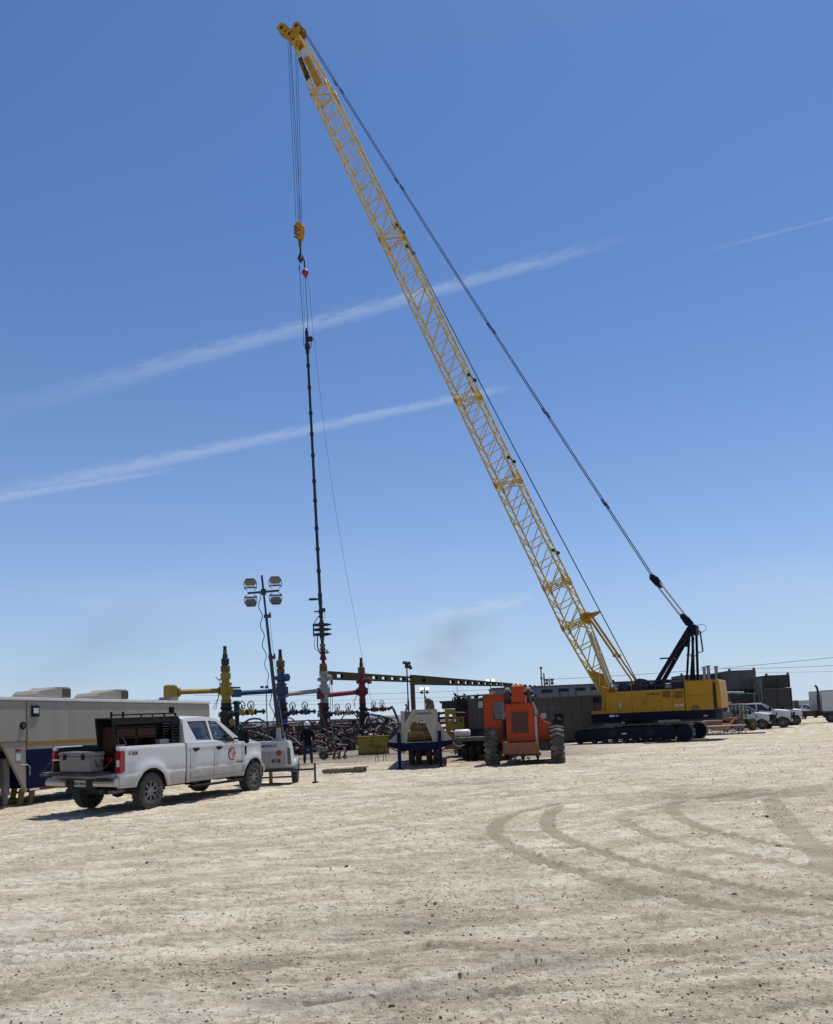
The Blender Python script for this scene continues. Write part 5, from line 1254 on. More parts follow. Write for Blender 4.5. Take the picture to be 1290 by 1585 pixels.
wellhead(563, Yr, 'dark red wellhead tree at the right end of the row', [
    (1018, 1026, 1.9, BL, 'top_nipple', 'p'), (1026, 1033, 2.5, BL, 'top_nipple', 'p'), (1033, 1042, 4.9, 'tree_dyel', 'flange', 'f'), (1042, 1049, 4.6, 'tree_red', 'neck', 'p'), (1049, 1059, 5.6, 'tree_red', 'swab_valve', 'b'), (1059, 1063, 4.6, 'tree_red', 'neck', 'p'), (1063, 1077, 7.0, 'tree_red', 'cross_body', 'b'),
    (1077, 1081, 4.2, 'tree_red', 'neck', 'p'), (1081, 1088, 4.6, 'tree_red', 'flange', 'f')]+lower(4.6),
    arm=(557, 1071, 497, 1077, 3.4, 'tree_red', ('elbow', 6.2, 1.2)), bonnets=((572, 1054, 5.0, 'tree_red', 1), (554.5, 1056, 2.8, 'tree_red', 1)), wing=(604, 1097, (580, 593), 'tree_red', False),
    extra=lambda T, b: (MB().tube([at(604, 1097, Yr-.2)-b, at(607, 1094, Yr-.4)-b, at(610, 1099, Yr-.6)-b, at(617, 1116, Yr-1)-b], .10, 8).build('down_line', 'hose_black', T), MB().tube([at(555, 1068, Yr)-b, at(551, 1080, Yr)-b, at(548, 1084, Yr)-b, at(550, 1096, Yr)-b], .03, 5).build('chain', 'cable', T)))

# ---------------------------------------------------------------- lubricator pipe hanging from the crane
def lubricator():
    Y = 62.3; b0 = at(501, 1027, Yw); b0 = Vector((b0.x, Yw, b0.z)); t0 = at(474.5, 508, 62.7)
    T = thing('lubricator', 'tall slim black lubricator pipe with valve stack standing on the white wellhead tree', 'lubricator', b0)
    ax = (t0-b0).normalized(); LL = (t0-b0).length
    def h(py): # distance along the pipe from a photo row
        z = at(0, 0, 1); lo, hi = 0., LL
        for _ in range(40):
            mid = (lo+hi)/2; d = b0+ax*mid-CP
            if PPY-FPX*d.dot(U2)/d.dot(Fv) > py: lo = mid
            else: hi = mid
        return lo
    s = Yw/1292
    def seg(y0, y1, r, mm, nm, kd='p'):
        a, b = h(y1), h(y0); m = MB(); R_ = r*s
        if kd == 'f':
            m.cyl(ax*a, ax*(a+(b-a)*.4), R_, n=14); m.cyl(ax*(a+(b-a)*.4), ax*(a+(b-a)*.6), R_*.85, n=14); m.cyl(ax*(a+(b-a)*.6), ax*b, R_, n=14)
        elif kd == 'c': m.cyl(ax*a, ax*b, R_*1.35, R_*.85, n=12)
        else: m.cyl(ax*a, ax*b, R_, n=12)
        return m.build(nm, mm, T, smooth=False)
    ys = [546, 566, 600, 640, 672, 705, 745, 775, 818, 850, 884, 921]
    for a, b in zip(ys[:-1], ys[1:]):
        r = 2.0+.5*(a-546)/375; seg(a+.6, b-.6, r, 'tree_black', 'pipe_joint'); seg(b-2.5, b+2, r+1.0, 'tree_black', 'collar')
    seg(506, 513, 1.5, 'tree_black', 'top_head'); seg(513, 521, 2.6, 'tree_black', 'top_head'); seg(521, 533, 2.8, 'tree_black', 'top_head'); seg(533, 540, 4.2, 'tree_black', 'top_head'); seg(538, 547, 3.0, 'tree_black', 'top_head')
    m = MB(); q = ax*h(525); m.lathe([(.05, -.1), (.2, -.08), (.2, .08), (.05, .1)], tuple(q+Vector((.28, 0, 0))), 'y', 12); m.tube([q+Vector((.3, 0, -.1)), q+Vector((.32, 0, -.5)), q+Vector((.2, 0, -.75))], .03, 5); m.build('top_sheave', 'tree_black', T)
    seg(921, 936, 3.2, 'tree_black', 'valve'); seg(936, 944, 2.6, 'tree_black', 'valve'); seg(944, 950, 3.8, 'tree_black', 'valve'); seg(950, 963, 2.5, 'tree_black', 'pipe_joint'); seg(952, 957, 3.2, 'tree_black', 'collar')
    m = MB(); q = ax*h(927); m.cyl(q, q+Vector((-.85, 0, -.0)), .07, n=8); m.cyl(q+Vector((-.3, 0, 0)), q+Vector((-.78, 0, 0)), .095, n=8); m.build('side_arm', 'tree_black', T)
    m = MB(); q = ax*h(946); m.cyl(q, q+Vector((-.5, 0, -.02)), .05, n=8); m.box(q+Vector((.22, 0, .08)), (.24, .2, .26)); m.tube([q+Vector((.28, 0, -.05)), q+Vector((.3, 0, -.4)), q+Vector((.12, 0, -.8))], .015, 4); m.build('side_arm', 'tree_black', T)
    for y in (967, 974.5, 982):
        q = ax*h(y); m = MB(); m.box(q, (.50, .42, .24)); m.cyl(q+Vector((-.66, 0, 0)), q+Vector((.62, 0, 0)), .085, n=10); m.cyl(q+Vector((.25, 0, 0)), q+Vector((.48, 0, 0)), .12, n=10); m.cyl(q+Vector((-.48, 0, 0)), q+Vector((-.25, 0, 0)), .12, n=10); m.cyl(q+Vector((.6, 0, 0)), q+Vector((.74, 0, 0)), .05, n=8); m.build('ram', 'tree_black', T, bevel=.01)
    seg(962, 988, 3.6, 'tree_black', 'preventer_body'); seg(988, 998, 2.6, 'tree_black', 'pipe_joint'); seg(985, 990, 3.3, 'tree_dyel', 'collar')
    m = MB(); q0 = ax*h(950); q1 = ax*h(966)+Vector((-.6, 0, 0)); m.tube([q0, q0.lerp(q1, .5)+Vector((-.05, 0, .0)), q1], .035, 5); q2 = ax*h(985)+Vector((-.62, 0, 0)); m.tube([q1, q2], .06, 5)
    m.tube([q2+Vector((.1, 0, 0)), ax*h(996)+Vector((-.62, 0, 0)), ax*h(1004)+Vector((-.6, 0, 0)), ax*h(1008)+Vector((-.3, 0, 0)), ax*h(1012)], .022, 5); m.tube([q2+Vector((.3, -.1, 0)), ax*h(1000)+Vector((-.38, -.1, 0)), ax*h(1012)+Vector((-.2, 0, 0))], .05, 6); m.build('control_hose', 'hose_black', T)
    seg(997, 1000, 4.4, 'tree_dyel', 'flange'); seg(1000, 1003, 3.6, 'tree_dyel', 'flange'); seg(1003, 1006, 4.4, 'tree_dyel', 'flange')
    seg(1006, 1014, 3.8, 'tree_black', 'valve'); m = MB(); q = ax*h(1010); m.cyl(q, q+Vector((.48, 0, .0)), .06, n=8); m.box(q+Vector((.30, 0, .05)), (.12, .2, .3)); m.build('side_arm', 'tree_grey' if 'tree_grey' in MT else 'hose_grey', T)
    seg(1014, 1021, 4.4, 'tree_red', 'quick_connect', 'c'); seg(1021, 1027, 2.8, 'tree_black', 'pipe_joint')
lubricator()

# ---------------------------------------------------------------- person
def skin_mesh(name, verts, edges, m, parent, root=0, sub=2):
    me = bpy.data.meshes.new(name); me.from_pydata([v[:3] for v in verts], edges, []); o = bpy.data.objects.new(name, me); COL.objects.link(o); o.parent = parent
    md = o.modifiers.new('skin', 'SKIN'); md.use_smooth_shade = True
    for i, v in enumerate(verts):
        r = v[3]; me.skin_vertices[0].data[i].radius = (r, r if len(v) < 5 else v[4]); me.skin_vertices[0].data[i].use_root = (i == root)
    s = o.modifiers.new('sub', 'SUBSURF'); s.levels = sub; s.render_levels = sub
    me.materials.append(MT[m]); return o
def person():
    g = gp(477.5, 1181.5)
    T = thing('person', 'man in navy jacket, jeans and white hard hat standing with his back to us', 'person', g, R(4))
    k = 1.06
    # body: continuous figure, facing away (+y)
    V = [(0, 0, 1.0, .15, .11), (0, -.01, 1.18, .155, .115), (0, -.01, 1.36, .18, .12), (0, 0, 1.50, .12, .09), (0, .01, 1.57, .06), (0, .03, 1.64, .075), (0, .04, 1.75, .095), (0, .03, 1.81, .07),
         (-.20, 0, 1.46, .07), (-.27, -.01, 1.22, .055), (-.25, .06, .98, .042), (-.24, .09, .90, .035), (.20, 0, 1.46, .07), (.27, -.01, 1.22, .055), (.25, .07, .99, .042), (.23, .12, .93, .035),
         (-.11, 0, .90, .105), (-.14, .01, .50, .068), (-.16, -.02, .10, .045), (.11, 0, .90, .105), (.14, .02, .50, .068), (.16, .0, .10, .045)]
    E_ = [(0, 1), (1, 2), (2, 3), (3, 4), (4, 5), (5, 6), (6, 7), (3, 8), (8, 9), (9, 10), (10, 11), (3, 12), (12, 13), (13, 14), (14, 15), (0, 16), (16, 17), (17, 18), (0, 19), (19, 20), (20, 21)]
    V = [tuple(c*k for c in v) for v in V]
    V = [v[:3]+tuple(r*(.62 if v[2] < 1.6*k and not (v[2] < 1.0*k and abs(v[0]) > .2) else 1.0) for r in v[3:]) for v in V]
    skin_mesh('body', V, E_, 'skin', T)
    J = [(0, 0, .98, .175, .135), (0, -.01, 1.18, .175, .135), (0, -.01, 1.37, .205, .14), (0, 0, 1.50, .14, .11), (0, .01, 1.57, .075), (-.21, 0, 1.455, .09), (-.285, -.01, 1.22, .072), (-.265, .06, .98, .055), (.21, 0, 1.455, .09), (.285, -.01, 1.22, .072), (.265, .07, .99, .055), (0, 0, .90, .175, .13)]
    JE = [(0, 1), (1, 2), (2, 3), (3, 4), (3, 5), (5, 6), (6, 7), (3, 8), (8, 9), (9, 10), (0, 11)]
    skin_mesh('jacket', [tuple(c*k for c in v) for v in J], JE, 'jacket', T)
    P = [(0, 0, .98, .15, .125), (-.10, 0, .86, .115), (-.14, .01, .50, .085), (-.16, -.015, .09, .070), (.10, 0, .86, .115), (.14, .02, .50, .085), (.16, .005, .09, .070)]
    skin_mesh('jeans', [tuple(c*k for c in v) for v in P], [(0, 1), (1, 2), (2, 3), (0, 4), (4, 5), (5, 6)], 'jeans', T)
    for x, y in ((-.16, 0), (.16, .02)):
        m = MB(); m.box((x*k, y+.05, .05), (.11, .30, .10)); m.box((x*k, y-.02, .10), (.11, .13, .12)); m.build('boot', 'boot', T, bevel=.03, bseg=2)
    m = MB(); m.lathe([(.13, 1.73), (.135, 1.78), (.125, 1.84), (.09, 1.90), (.04, 1.925), (.001, 1.93)], (0, .035*k, (k-1)*1.78), 'z', 18)
    m.lathe([(.13, 1.735), (.165, 1.73), (.165, 1.74), (.13, 1.755)], (0, .05, (k-1)*1.78), 'z', 18); m.tube([(0, -.09, 1.82+.10), (0, .0, 1.93+.107), (0, .12, 1.9+.107)], .014, 5); m.build('hard_hat', 'hat', T, smooth=True)
    m = MB(); m.lathe([(.095, 1.66), (.112, 1.70), (.115, 1.75)], (0, .025, (k-1)*1.7), 'z', 14); m.build('hair', 'hair', T, smooth=True)
    for s in (-1, 1):      # hands: palm, four fingers and a thumb
        bx, by, bz = s*.245*k, (.10 if s < 0 else .125)*k, (.88 if s < 0 else .92)*k
        vs = [(bx, by, bz+.03, .028), (bx, by+.01, bz-.03, .032)]; es = [(0, 1)]
        for i, l in enumerate((.062, .074, .07, .055)):
            o_ = len(vs); fy = by-.03+i*.02
            vs += [(bx, fy+.012, bz-.065, .010), (bx-s*.012, fy+.014, bz-.065-l*.5, .009), (bx-s*.028, fy+.014, bz-.065-l*.85, .008)]; es += [(1, o_), (o_, o_+1), (o_+1, o_+2)]
        o_ = len(vs); vs += [(bx-s*.012, by+.05, bz-.02, .011), (bx-s*.02, by+.06, bz-.06, .009)]; es += [(1, o_), (o_, o_+1)]
        skin_mesh('hand', vs, es, 'skin', T, sub=1)
person()

# ---------------------------------------------------------------- telehandler
def telehandler():
    T = thing('telehandler', 'orange telehandler seen from behind with its cab on the left and knobbly dusty tyres', 'telehandler', (3.92, 31.55, 0), R(-9))
    MB().bb(-.62, .42, -.62, .6, .84, 2.28).build('engine_cover', 'orange', T, bevel=.03, bseg=2)
    g = MB()
    g.bb(-.42, -.395, -.645, -.622, 1.16, 1.96); g.bb(.195, .22, -.645, -.622, 1.16, 1.96); g.bb(-.42, .22, -.645, -.622, 1.14, 1.165); g.bb(-.42, .22, -.645, -.622, 1.955, 1.98); g.build('grille_frame', 'orange', T)
    MB().bb(-.393, .193, -.632, -.622, 1.167, 1.953).build('grille_mesh', 'grille', T)
    for k in range(13): MB().bb(-.39, .19, -.640, -.633, 1.20+k*.058, 1.222+k*.058).build('grille_bar', 'grille', T)
    # boom box sitting high between two plates, going forward
    MB().prism([(-.55, 2.30), (-.60, 2.92), (-.2, 2.98), (5.2, 2.62), (5.2, 2.32), (.4, 2.32)], 'x', -.36, .10).build('boom', 'orange', T, bevel=.02)
    MB().prism([(-.2, 2.30), (-.2, 2.86), (5.0, 2.55), (5.0, 2.38)], 'x', -.31, .05).build('inner_boom', 'orange_dirty', T)
    for x0, x1 in ((-.60, -.44), (.17, .33)):
        MB().prism([(-.35, 2.2), (-.40, 2.80), (-.1, 2.92), (.5, 2.7), (.5, 2.2)], 'x', x0, x1).build('pivot_plate', 'rust_dark', T, bevel=.03, bseg=2)
    m = MB(); m.cyl((-.66, -.05, 2.66), (.40, -.05, 2.66), .09, n=12); m.cyl((.36, -.2, 2.45), (.46, -.2, 2.45), .12, n=12); m.cyl((-.66, -.2, 2.4), (-.56, -.2, 2.4), .10, n=12); m.build('pivot_pin', 'crane_black', T)
    m = MB()
    for x in (-.5, -.42, .24): m.tube([(x, -.42, 2.66), (x-.05*(x < 0)+.05*(x > 0), -.52, 2.5), (x, -.45, 2.25), (x, -.3, 2.1)], .025, 6)
    m.build('hydraulic_hose', 'hose_black', T)
    m = MB(); m.tube([(.40, -.5, 2.30), (.49, -.58, 2.05), (.50, -.6, 1.85)], .035, 6); m.bb(.43, .52, -.62, -.5, .86, 1.78); m.build('lit_edge_strip', 'light_steel', T, bevel=.01)  # pale steel strip put in for the lit edge right of the cover
    MB().bb(.42, .58, -.6, -.4, 1.80, 1.98).build('tail_lamp', 'lamp_body', T, bevel=.02); MB().bb(-.72, -.60, -.6, -.5, 1.80, 2.0).build('tail_lamp', 'lamp_body', T, bevel=.02)
    # cab
    mp = lambda x, z: (x+(.03*(z-2)), -.10, z)
    poly_holes('cab_rear', [(-1.42, .88), (-1.42, 2.56), (-.62, 2.60), (-.62, .88)], [[(-1.10, 1.72), (-1.12, 2.36), (-.70, 2.38), (-.68, 1.72)]], mp, 'orange', T, .05)
    MB().bb(-1.08, -.70, -.10, -.085, 1.74, 2.36).build('cab_window', 'glass', T)
    poly_holes('cab_side', [(-.1, .88), (-.1, 2.57), (1.3, 2.55), (1.75, 1.7), (1.75, .88)], [[(.05, 1.6), (.05, 2.4), (1.15, 2.38), (1.5, 1.6)]], lambda y, z: (-1.43+.03*(z-2), y, z), 'orange', T, .05)
    poly_holes('cab_side', [(-.1, .88), (-.1, 2.57), (1.3, 2.55), (1.75, 1.7), (1.75, .88)], [[(.05, 1.6), (.05, 2.4), (1.15, 2.38), (1.5, 1.6)]], lambda y, z: (-.63+.03*(z-2), y, z), 'orange', T, .05)
    MB().bb(-1.45, -.60, -.14, 1.34, 2.58, 2.65).build('cab_roof', 'orange', T, bevel=.025, bseg=2)
    m = MB(); m.bb(-1.3, -.8, .4, .9, 1.1, 1.25); m.bb(-1.28, -.82, .35, .48, 1.25, 1.95); m.build('seat', 'seat', T, bevel=.04)
    for k in range(7): MB().bb(-1.06+k*.05, -1.05+k*.05, -.125, -.115, 1.76, 2.34).build('window_bar', 'crane_black', T)
    m = MB(); m.lathe([(.05, 2.65), (.05, 2.72), (.03, 2.76), (.001, 2.77)], (-1.05, .1, 0), 'z', 12); m.build('beacon', 'orange_text', T)
    m = MB(); m.tube([(-1.42, -.1, 2.3), (-1.56, -.2, 2.3)], .015, 5); m.bb(-1.64, -1.48, -.24, -.2, 2.18, 2.42); m.build('cab_mirror', 'light_steel', T)
    m = MB(); m.bb(-.78, -.60, -.2, .5, 1.0, 1.7); m.tube([(-.70, -.3, 1.65), (-.74, -.34, 1.3), (-.70, -.3, 1.0)], .06, 8); m.build('hydraulic_tank', 'crane_black', T)
    # engine pod on the right
    MB().prism([(.50, .84), (.50, 1.78), (.62, 1.80), (.74, 1.58), (1.0, 1.50), (1.02, .84)], 'y', -.2, 1.9).build('engine_pod', 'orange', T, bevel=.03, bseg=2)
    m = MB(); m.tube([(.72, -.1, 1.55), (.74, -.1, 1.7)], .02, 5); m.bb(.66, .86, -.14, -.08, 1.68, 1.86); m.build('side_mirror', 'light_steel', T, bevel=.01)
    m = MB(); m.bb(.50, 1.0, -.25, -.1, .62, .80); m.bb(.6, .95, -.22, -.12, .48, .62); m.build('tow_frame', 'orange_dirty', T)
    # counterweight bumper
    m = MB(); m.bb(-.76, .55, -.92, -.60, .42, .84); m.build('counterweight', 'orange_dirty', T, bevel=.02)
    for x in (-.74, .50): MB().bb(x, x+.04, -.95, -.92, .38, .92).build('bumper_plate', 'orange_dirty', T)
    m = MB(); m.bb(-.6, 1.1, -.5, 3.4, .52, .84); m.bb(-.55, .6, -.8, -.2, .34, .43); m.cyl((-1.2, 0, .66), (1.2, 0, .66), .14, n=10); m.cyl((-1.2, 3.3, .66), (1.2, 3.3, .66), .14, n=10); m.lathe([(.05, -.3), (.26, -.1), (.26, .1), (.05, .3)], (0, 0, .6), 'x', 12)
    m.prism([(-.15, .36), (.02, .36), (-.02, .18), (-.1, .14)], 'y', -.5, -.3); m.prism([(.40, .36), (.55, .36), (.52, .18), (.45, .14)], 'y', -.5, -.3)
    m.build('chassis', 'crane_black', T)
    # tyres with chevron lugs
    def big(c, flip):
        e = bpy.data.objects.new('wheel', None); COL.objects.link(e); e.parent = T; e.location = c; e.rotation_euler = (0, 0, R(90))
        r, w = .645, .44
        MB().lathe(tyre_prof(r, w, .36), (0, 0, 0), 'y', 40, cap=False).build('tyre', 'tyre_dusty', e, smooth=True)
        t = MB(); n = 19
        for i in range(n):
            for s in (-1, 1):
                M_ = Matrix.Rotation(2*math.pi*(i+(.25 if s > 0 else .25))/n, 4, 'Y')
                t.add([(-.055, 0, r-.01), (.035, 0, r-.01), (.035+.10*flip, s*w*.60, r-.07), (-.06+.10*flip, s*w*.60, r-.07), (-.050, 0, r+.065), (.030, 0, r+.065), (.028+.10*flip, s*w*.59, r+.04), (-.053+.10*flip, s*w*.59, r+.04)],
                      [(0, 3, 2, 1), (4, 5, 6, 7), (0, 1, 5, 4), (1, 2, 6, 5), (2, 3, 7, 6), (3, 0, 4, 7)], M_)
        stuff(t.build('tread_lug', 'tyre_dusty', e))
        b = MB(); b.lathe([(.37, -.18), (.34, -.1), (.34, .1), (.37, .18)], (0, 0, 0), 'y', 24, cap=False); b.lathe([(.34, .02), (.12, .06), (.12, .14), (.01, .14)], (0, 0, 0), 'y', 20); b.lathe([(.34, -.02), (.12, -.06), (.12, -.14), (.01, -.14)], (0, 0, 0), 'y', 20); b.build('rim', 'orange_dirty', e, smooth=True)
    # axle points along x after turning
    for x in (-1.22, 1.22):
        for y in (0, 3.3): big((x, y, .70), -1)
    # forks carriage at the front
    m = MB(); m.bb(-.6, .4, 5.2, 5.3, 1.2, 2.4); m.bb(-.45, -.33, 5.3, 6.4, 1.2, 1.26); m.bb(.1, .22, 5.3, 6.4, 1.2, 1.26); m.build('fork_carriage', 'crane_black', T)
telehandler()

# ---------------------------------------------------------------- gooseneck flatbed
def gooseneck():
    T = thing('gooseneck_trailer', 'cream gooseneck trailer front with deep blue frame standing on two jack legs', 'trailer', (.0, 32.1, 0), R(-2))
    MB().bb(-.80, .80, -.10, .05, .67, .96).build('front_beam', 'goose_blue', T, bevel=.015)
    for s in (-1, 1):
        m = MB(); m.prism([(s*.80, .72), (s*.80, .96), (s*1.25, 1.02), (s*1.25, .86)], 'y', .0, .10); m.build('side_beam', 'goose_blue', T)
        m = MB(); m.prism([(s*.8, .66), (s*1.2, .84), (s*1.2, .80), (s*.8, .60)], 'y', .02, .06); m.build('marker_strip', 'tree_red', T)
    for x, zt_ in ((-.80, 1.38), (.76, 1.38)):
        m = MB(); m.bb(x-.065, x+.065, -.24, -.11, .30, zt_); l = m.build('jack_leg', 'goose_blue', T, bevel=.01)
        MB().bb(x-.045, x+.045, -.22, -.13, .03, .30).build('jack_foot', 'goose_blue', l); MB().bb(x-.10, x+.10, -.28, -.07, 0, .03).build('foot_plate', 'goose_blue', l)
        MB().cyl((x, -.175, zt_), (x, -.175, zt_+.06), .03, n=6).build('crank', 'light_steel', l)
    poly_holes('neck_plate', [(-.66, .965), (-.66, 1.60), (-.52, 1.72), (-.20, 2.22), (.64, 2.22), (.66, .965)], [[(-.50, .99), (-.44, 1.45), (-.25, 1.74), (.22, 1.82), (.50, .99)]], lambda x, z: (x, .0, z), 'goose_cream', T, .10)
    MB().bb(-.70, -.60, -.06, .9, .965, 2.2).build('neck_post', 'goose_cream', T, bevel=.01)
    MB().bb(.60, .70, -.03, .9, .965, 2.22).build('neck_post', 'goose_cream', T, bevel=.01)
    MB().prism([(-.58, 1.66), (-.22, 2.225), (-.10, 2.225), (-.44, 1.62)], 'y', -.28, .05).build('neck_diagonal', 'goose_cream', T)
    MB().bb(-.20, .64, .10, .9, 2.14, 2.22).build('neck_top', 'goose_cream', T)
    for s in (-1, 1): MB().prism([(s*.70, .98), (s*.70, 1.78 if s > 0 else 1.5), (s*1.22, 1.04), (s*1.22, .98)], 'y', .02, .08).build('gusset', 'goose_cream', T)
    MB().prism([(.20, 1.80), (.40, 1.80), (.58, .99), (.50, .99)], 'y', -.058, -.052).build('stiffener', 'goose_cream', T)
    text('HANSHAW', .11, 'tank_grey', T, (.22, -.062, 2.06), (RX90, 0, 0))
    m = MB(); m.bb(-.48, .50, .5, 1.6, .97, 1.45); m.bb(-.30, .40, .45, 1.3, 1.45, 1.70); m.cyl((-.45, .45, 1.25), (.45, .45, 1.25), .22, n=14)
    for k in range(8): m.bb(-.42+k*.11, -.36+k*.11, .38, .44, 1.0, 1.2+.06*(k % 3))
    m.build('winch', 'rusty_load', T, bevel=.01)
    m = MB(); 
    for k in range(10): m.cyl((-.44+k*.10, .2, .97), (-.44+k*.10, .2, 1.22+.03*(k % 2)), .02, n=6)
    m.tube([(-.48, .2, 1.2), (.48, .2, 1.22)], .02, 6); m.build('chain_rack', 'rusty_load', T)
    m = MB(); m.bb(-1.1, 1.15, .10, 7.0, .86, .96); 
    for s in (-.75, .65): m.bb(s, s+.12, .1, 7.0, .60, .86)
    m.build('deck', 'goose_cream', T)
    for k in range(12): MB().bb(-1.1, 1.15, .3+k*.55, .80+k*.55, .962, 1.0).build('deck_plank', 'pallet', T)
    for x in (-.42, -.14, .30, .58):
        e = add_wheel(T, (x-.02, 2.3, .42), .42, .24, .22, -1, 8, 'tyre', 'rim', 24); e.rotation_euler = (0, 0, R(90))
    m = MB(); m.cyl((-.5, 2.3, .42), (.7, 2.3, .42), .07, n=8); m.bb(-.3, .4, 2.1, 2.5, .42, .86); m.build('axle', 'under', T)
    m = MB(); m.tube([(1.2, .1, 1.0), (1.35, .0, .8), (1.5, .1, .74), (1.7, .5, .8)], .015, 5); m.build('brake_hose', 'hose_grey', T)
gooseneck()
def tall_box():   # beige equipment standing on the gooseneck deck behind the neck
    o = MB()
    o.bb(-.62, -.2, 0, .6, 1.0, 1.35); o.bb(-.58, -.25, .0, .5, 1.35, 2.2)
    o.tube([(-.5, .1, 2.2), (-.44, .1, 2.38), (-.5, .1, 2.5)], .05, 6)
    o = o.build('pump_unit', 'tank_side', bevel=.02); o.location = (-.02, 33.6, 0); tag(o, 'olive pump unit standing left behind the cream gooseneck plate', 'pump')
    o = MB(); o.bb(-.16, .2, 0, .5, 1.0, 2.45); o.prism([(-.14, 2.45), (-.2, 2.66), (-.04, 2.72), (.14, 2.62), (.2, 2.45)], 'y', .05, .4); o.tube([(-.1, .2, 2.6), (-.18, .2, 2.85)], .03, 6)
    o = o.build('machine_head', 'rusty_load', bevel=.02); p = at(667, 1090, 34.5); o.location = (p.x-.05, 34.5, 0); tag(o, 'rusty machine head sticking up behind the top of the cream neck plate', 'machine')
tall_box()

# ---------------------------------------------------------------- flatbed with container, tank and manifold
def flatbed():
    T = thing('flatbed_trailer', 'dusty flatbed trailer with tandem wheels parked left of the orange telehandler', 'trailer', (1.55, 35.6, 0), R(-12))
    m = MB(); m.bb(-.15, 2.3, 0, 8, .84, .96); m.bb(-.1, 2.2, -.06, .0, .88, 1.02); m.build('deck_frame', 'tank_side', T, bevel=.01)
    for k in range(13): MB().bb(-.15, 2.3, .02+k*.6, .58+k*.6, .962, 1.0).build('deck_plank', 'pallet', T)
    for k in range(9): MB().bb(-.16, -.152, .1+k*.7, .35+k*.7, .86, .95).build('stake_pocket', 'light_steel', T)
    m = MB(); m.prism([(-.12, .86), (.12, .86), (.0, .35), (-.12, .30)], 'y', .0, .06); m.tube([(-.3, -.1, .8), (-.42, -.15, .55), (-.2, -.2, .4), (.1, -.1, .5)], .018, 5); m.build('support_leg', 'tank_side', T)
    for x in (.12, .40, 1.6, 1.9):
        for y in (.9, 2.0): 
            e = add_wheel(T, (x+.12, y, .42), .42, .24, .22, -1, 8, 'tyre', 'rim', 24); e.rotation_euler = (0, 0, R(90))
flatbed()
def cyltank():
    o = MB(); o.lathe([(.001, -.36), (.12, -.34), (.165, -.27), (.165, .27), (.12, .34), (.001, .36)], (0, 0, 0), 'x', 20)
    e = thing('air_tank', 'small white horizontal air tank lying on the flatbed deck', 'tank', (0, 0, 0)); p = at(716, 1137, 36.2); e.location = (p.x, 36.2, 1.19)
    o.build('shell', 'trailer_white', e, smooth=True)
    for x in (-.2, .2): MB().bb(x-.03, x+.03, -.12, .12, -.19, -.10).build('saddle', 'tank_grey', e)
    MB().cyl((-.42, 0, 0), (-.33, 0, 0), .05, n=8).build('end_fitting', 'hose_black', e)
cyltank()
def container():
    p = at(726, 1108, 38.0); e = thing('steel_bin', 'ribbed brown grey steel bin standing beside the orange cab', 'container', (p.x, 38.0, 0), R(-8))
    MB().bb(0, 1.5, 0, 2.2, 1.32, 2.66).build('body', 'tank_brown', e)
    for k in range(7): MB().bb(.02+k*.22, .10+k*.22, -.05, -.001, 1.34, 2.64).build('rib', 'tank_brown', e)
    MB().bb(-.03, 1.55, -.06, 2.25, 2.662, 2.72).build('top_rail', 'tank_side', e)
    m = MB(); m.bb(0, 1.5, .1, 2.0, 1.0, 1.32); m.build('base_frame', 'under', e)
container()
def manifold():
    p = at(690, 1117, 40.0); e = thing('manifold_skid', 'yellow steel manifold skid with hooked cut outs behind the flatbed', 'manifold', (p.x, 40.0, 0), R(-4))
    poly_holes('side_plate', [(0, .75), (-.02, 2.32), (.5, 2.30), (.5, 1.9), (.88, 1.95), (.90, 1.1), (1.0, .75)], [[(.14, 1.75), (.20, 2.06), (.34, 2.04), (.30, 1.78)], [(.38, 1.62), (.42, 1.82), (.58, 1.80), (.54, 1.62)], [(.24, 1.12), (.24, 1.3), (.42, 1.2), (.36, 1.1)], [(.54, 1.12), (.54, 1.28), (.72, 1.2), (.66, 1.1)], [(.66, 1.68), (.68, 1.84), (.8, 1.82), (.78, 1.66)]], lambda x, z: (x, 0, z), 'tree_yellow', e, .06)
    MB().bb(-.1, 1.1, .1, 1.6, .4, .8).build('skid_base', 'tree_yellow', e)
    m = MB(); m.bb(-.15, .45, .05, .9, 2.34, 2.62); m.bb(-.25, .55, .0, 1.0, 2.62, 2.70); m.build('top_box', 'crane_black', e)
    for k in range(6):
        m = MB(); z = .9+k*.24; m.tube([(-.7+.1*(k % 2), .5, z), (.0, .4, z+.05), (.9, .6, z-.02), (1.3, .6, z)], .06, 8); m.cyl((-.4, .45, z), (-.28, .45, z), .12, n=10); m.build('manifold_pipe', 'manifold_red' if k % 2 else 'tree_black', e)
    m = MB(); m.bb(.98, 1.3, .2, 1.0, .8, 2.2); m.tube([(1.1, .1, 1.2), (1.15, .0, 1.9), (1.12, .1, 2.2)], .05, 6); m.build('valve_stack', 'manifold_red', e)
    MB().lathe([(.12, -.05), (.12, .05)], (1.08, -.02, 1.05), 'y', 14).build('end_cap', 'tank_side', e)
manifold()
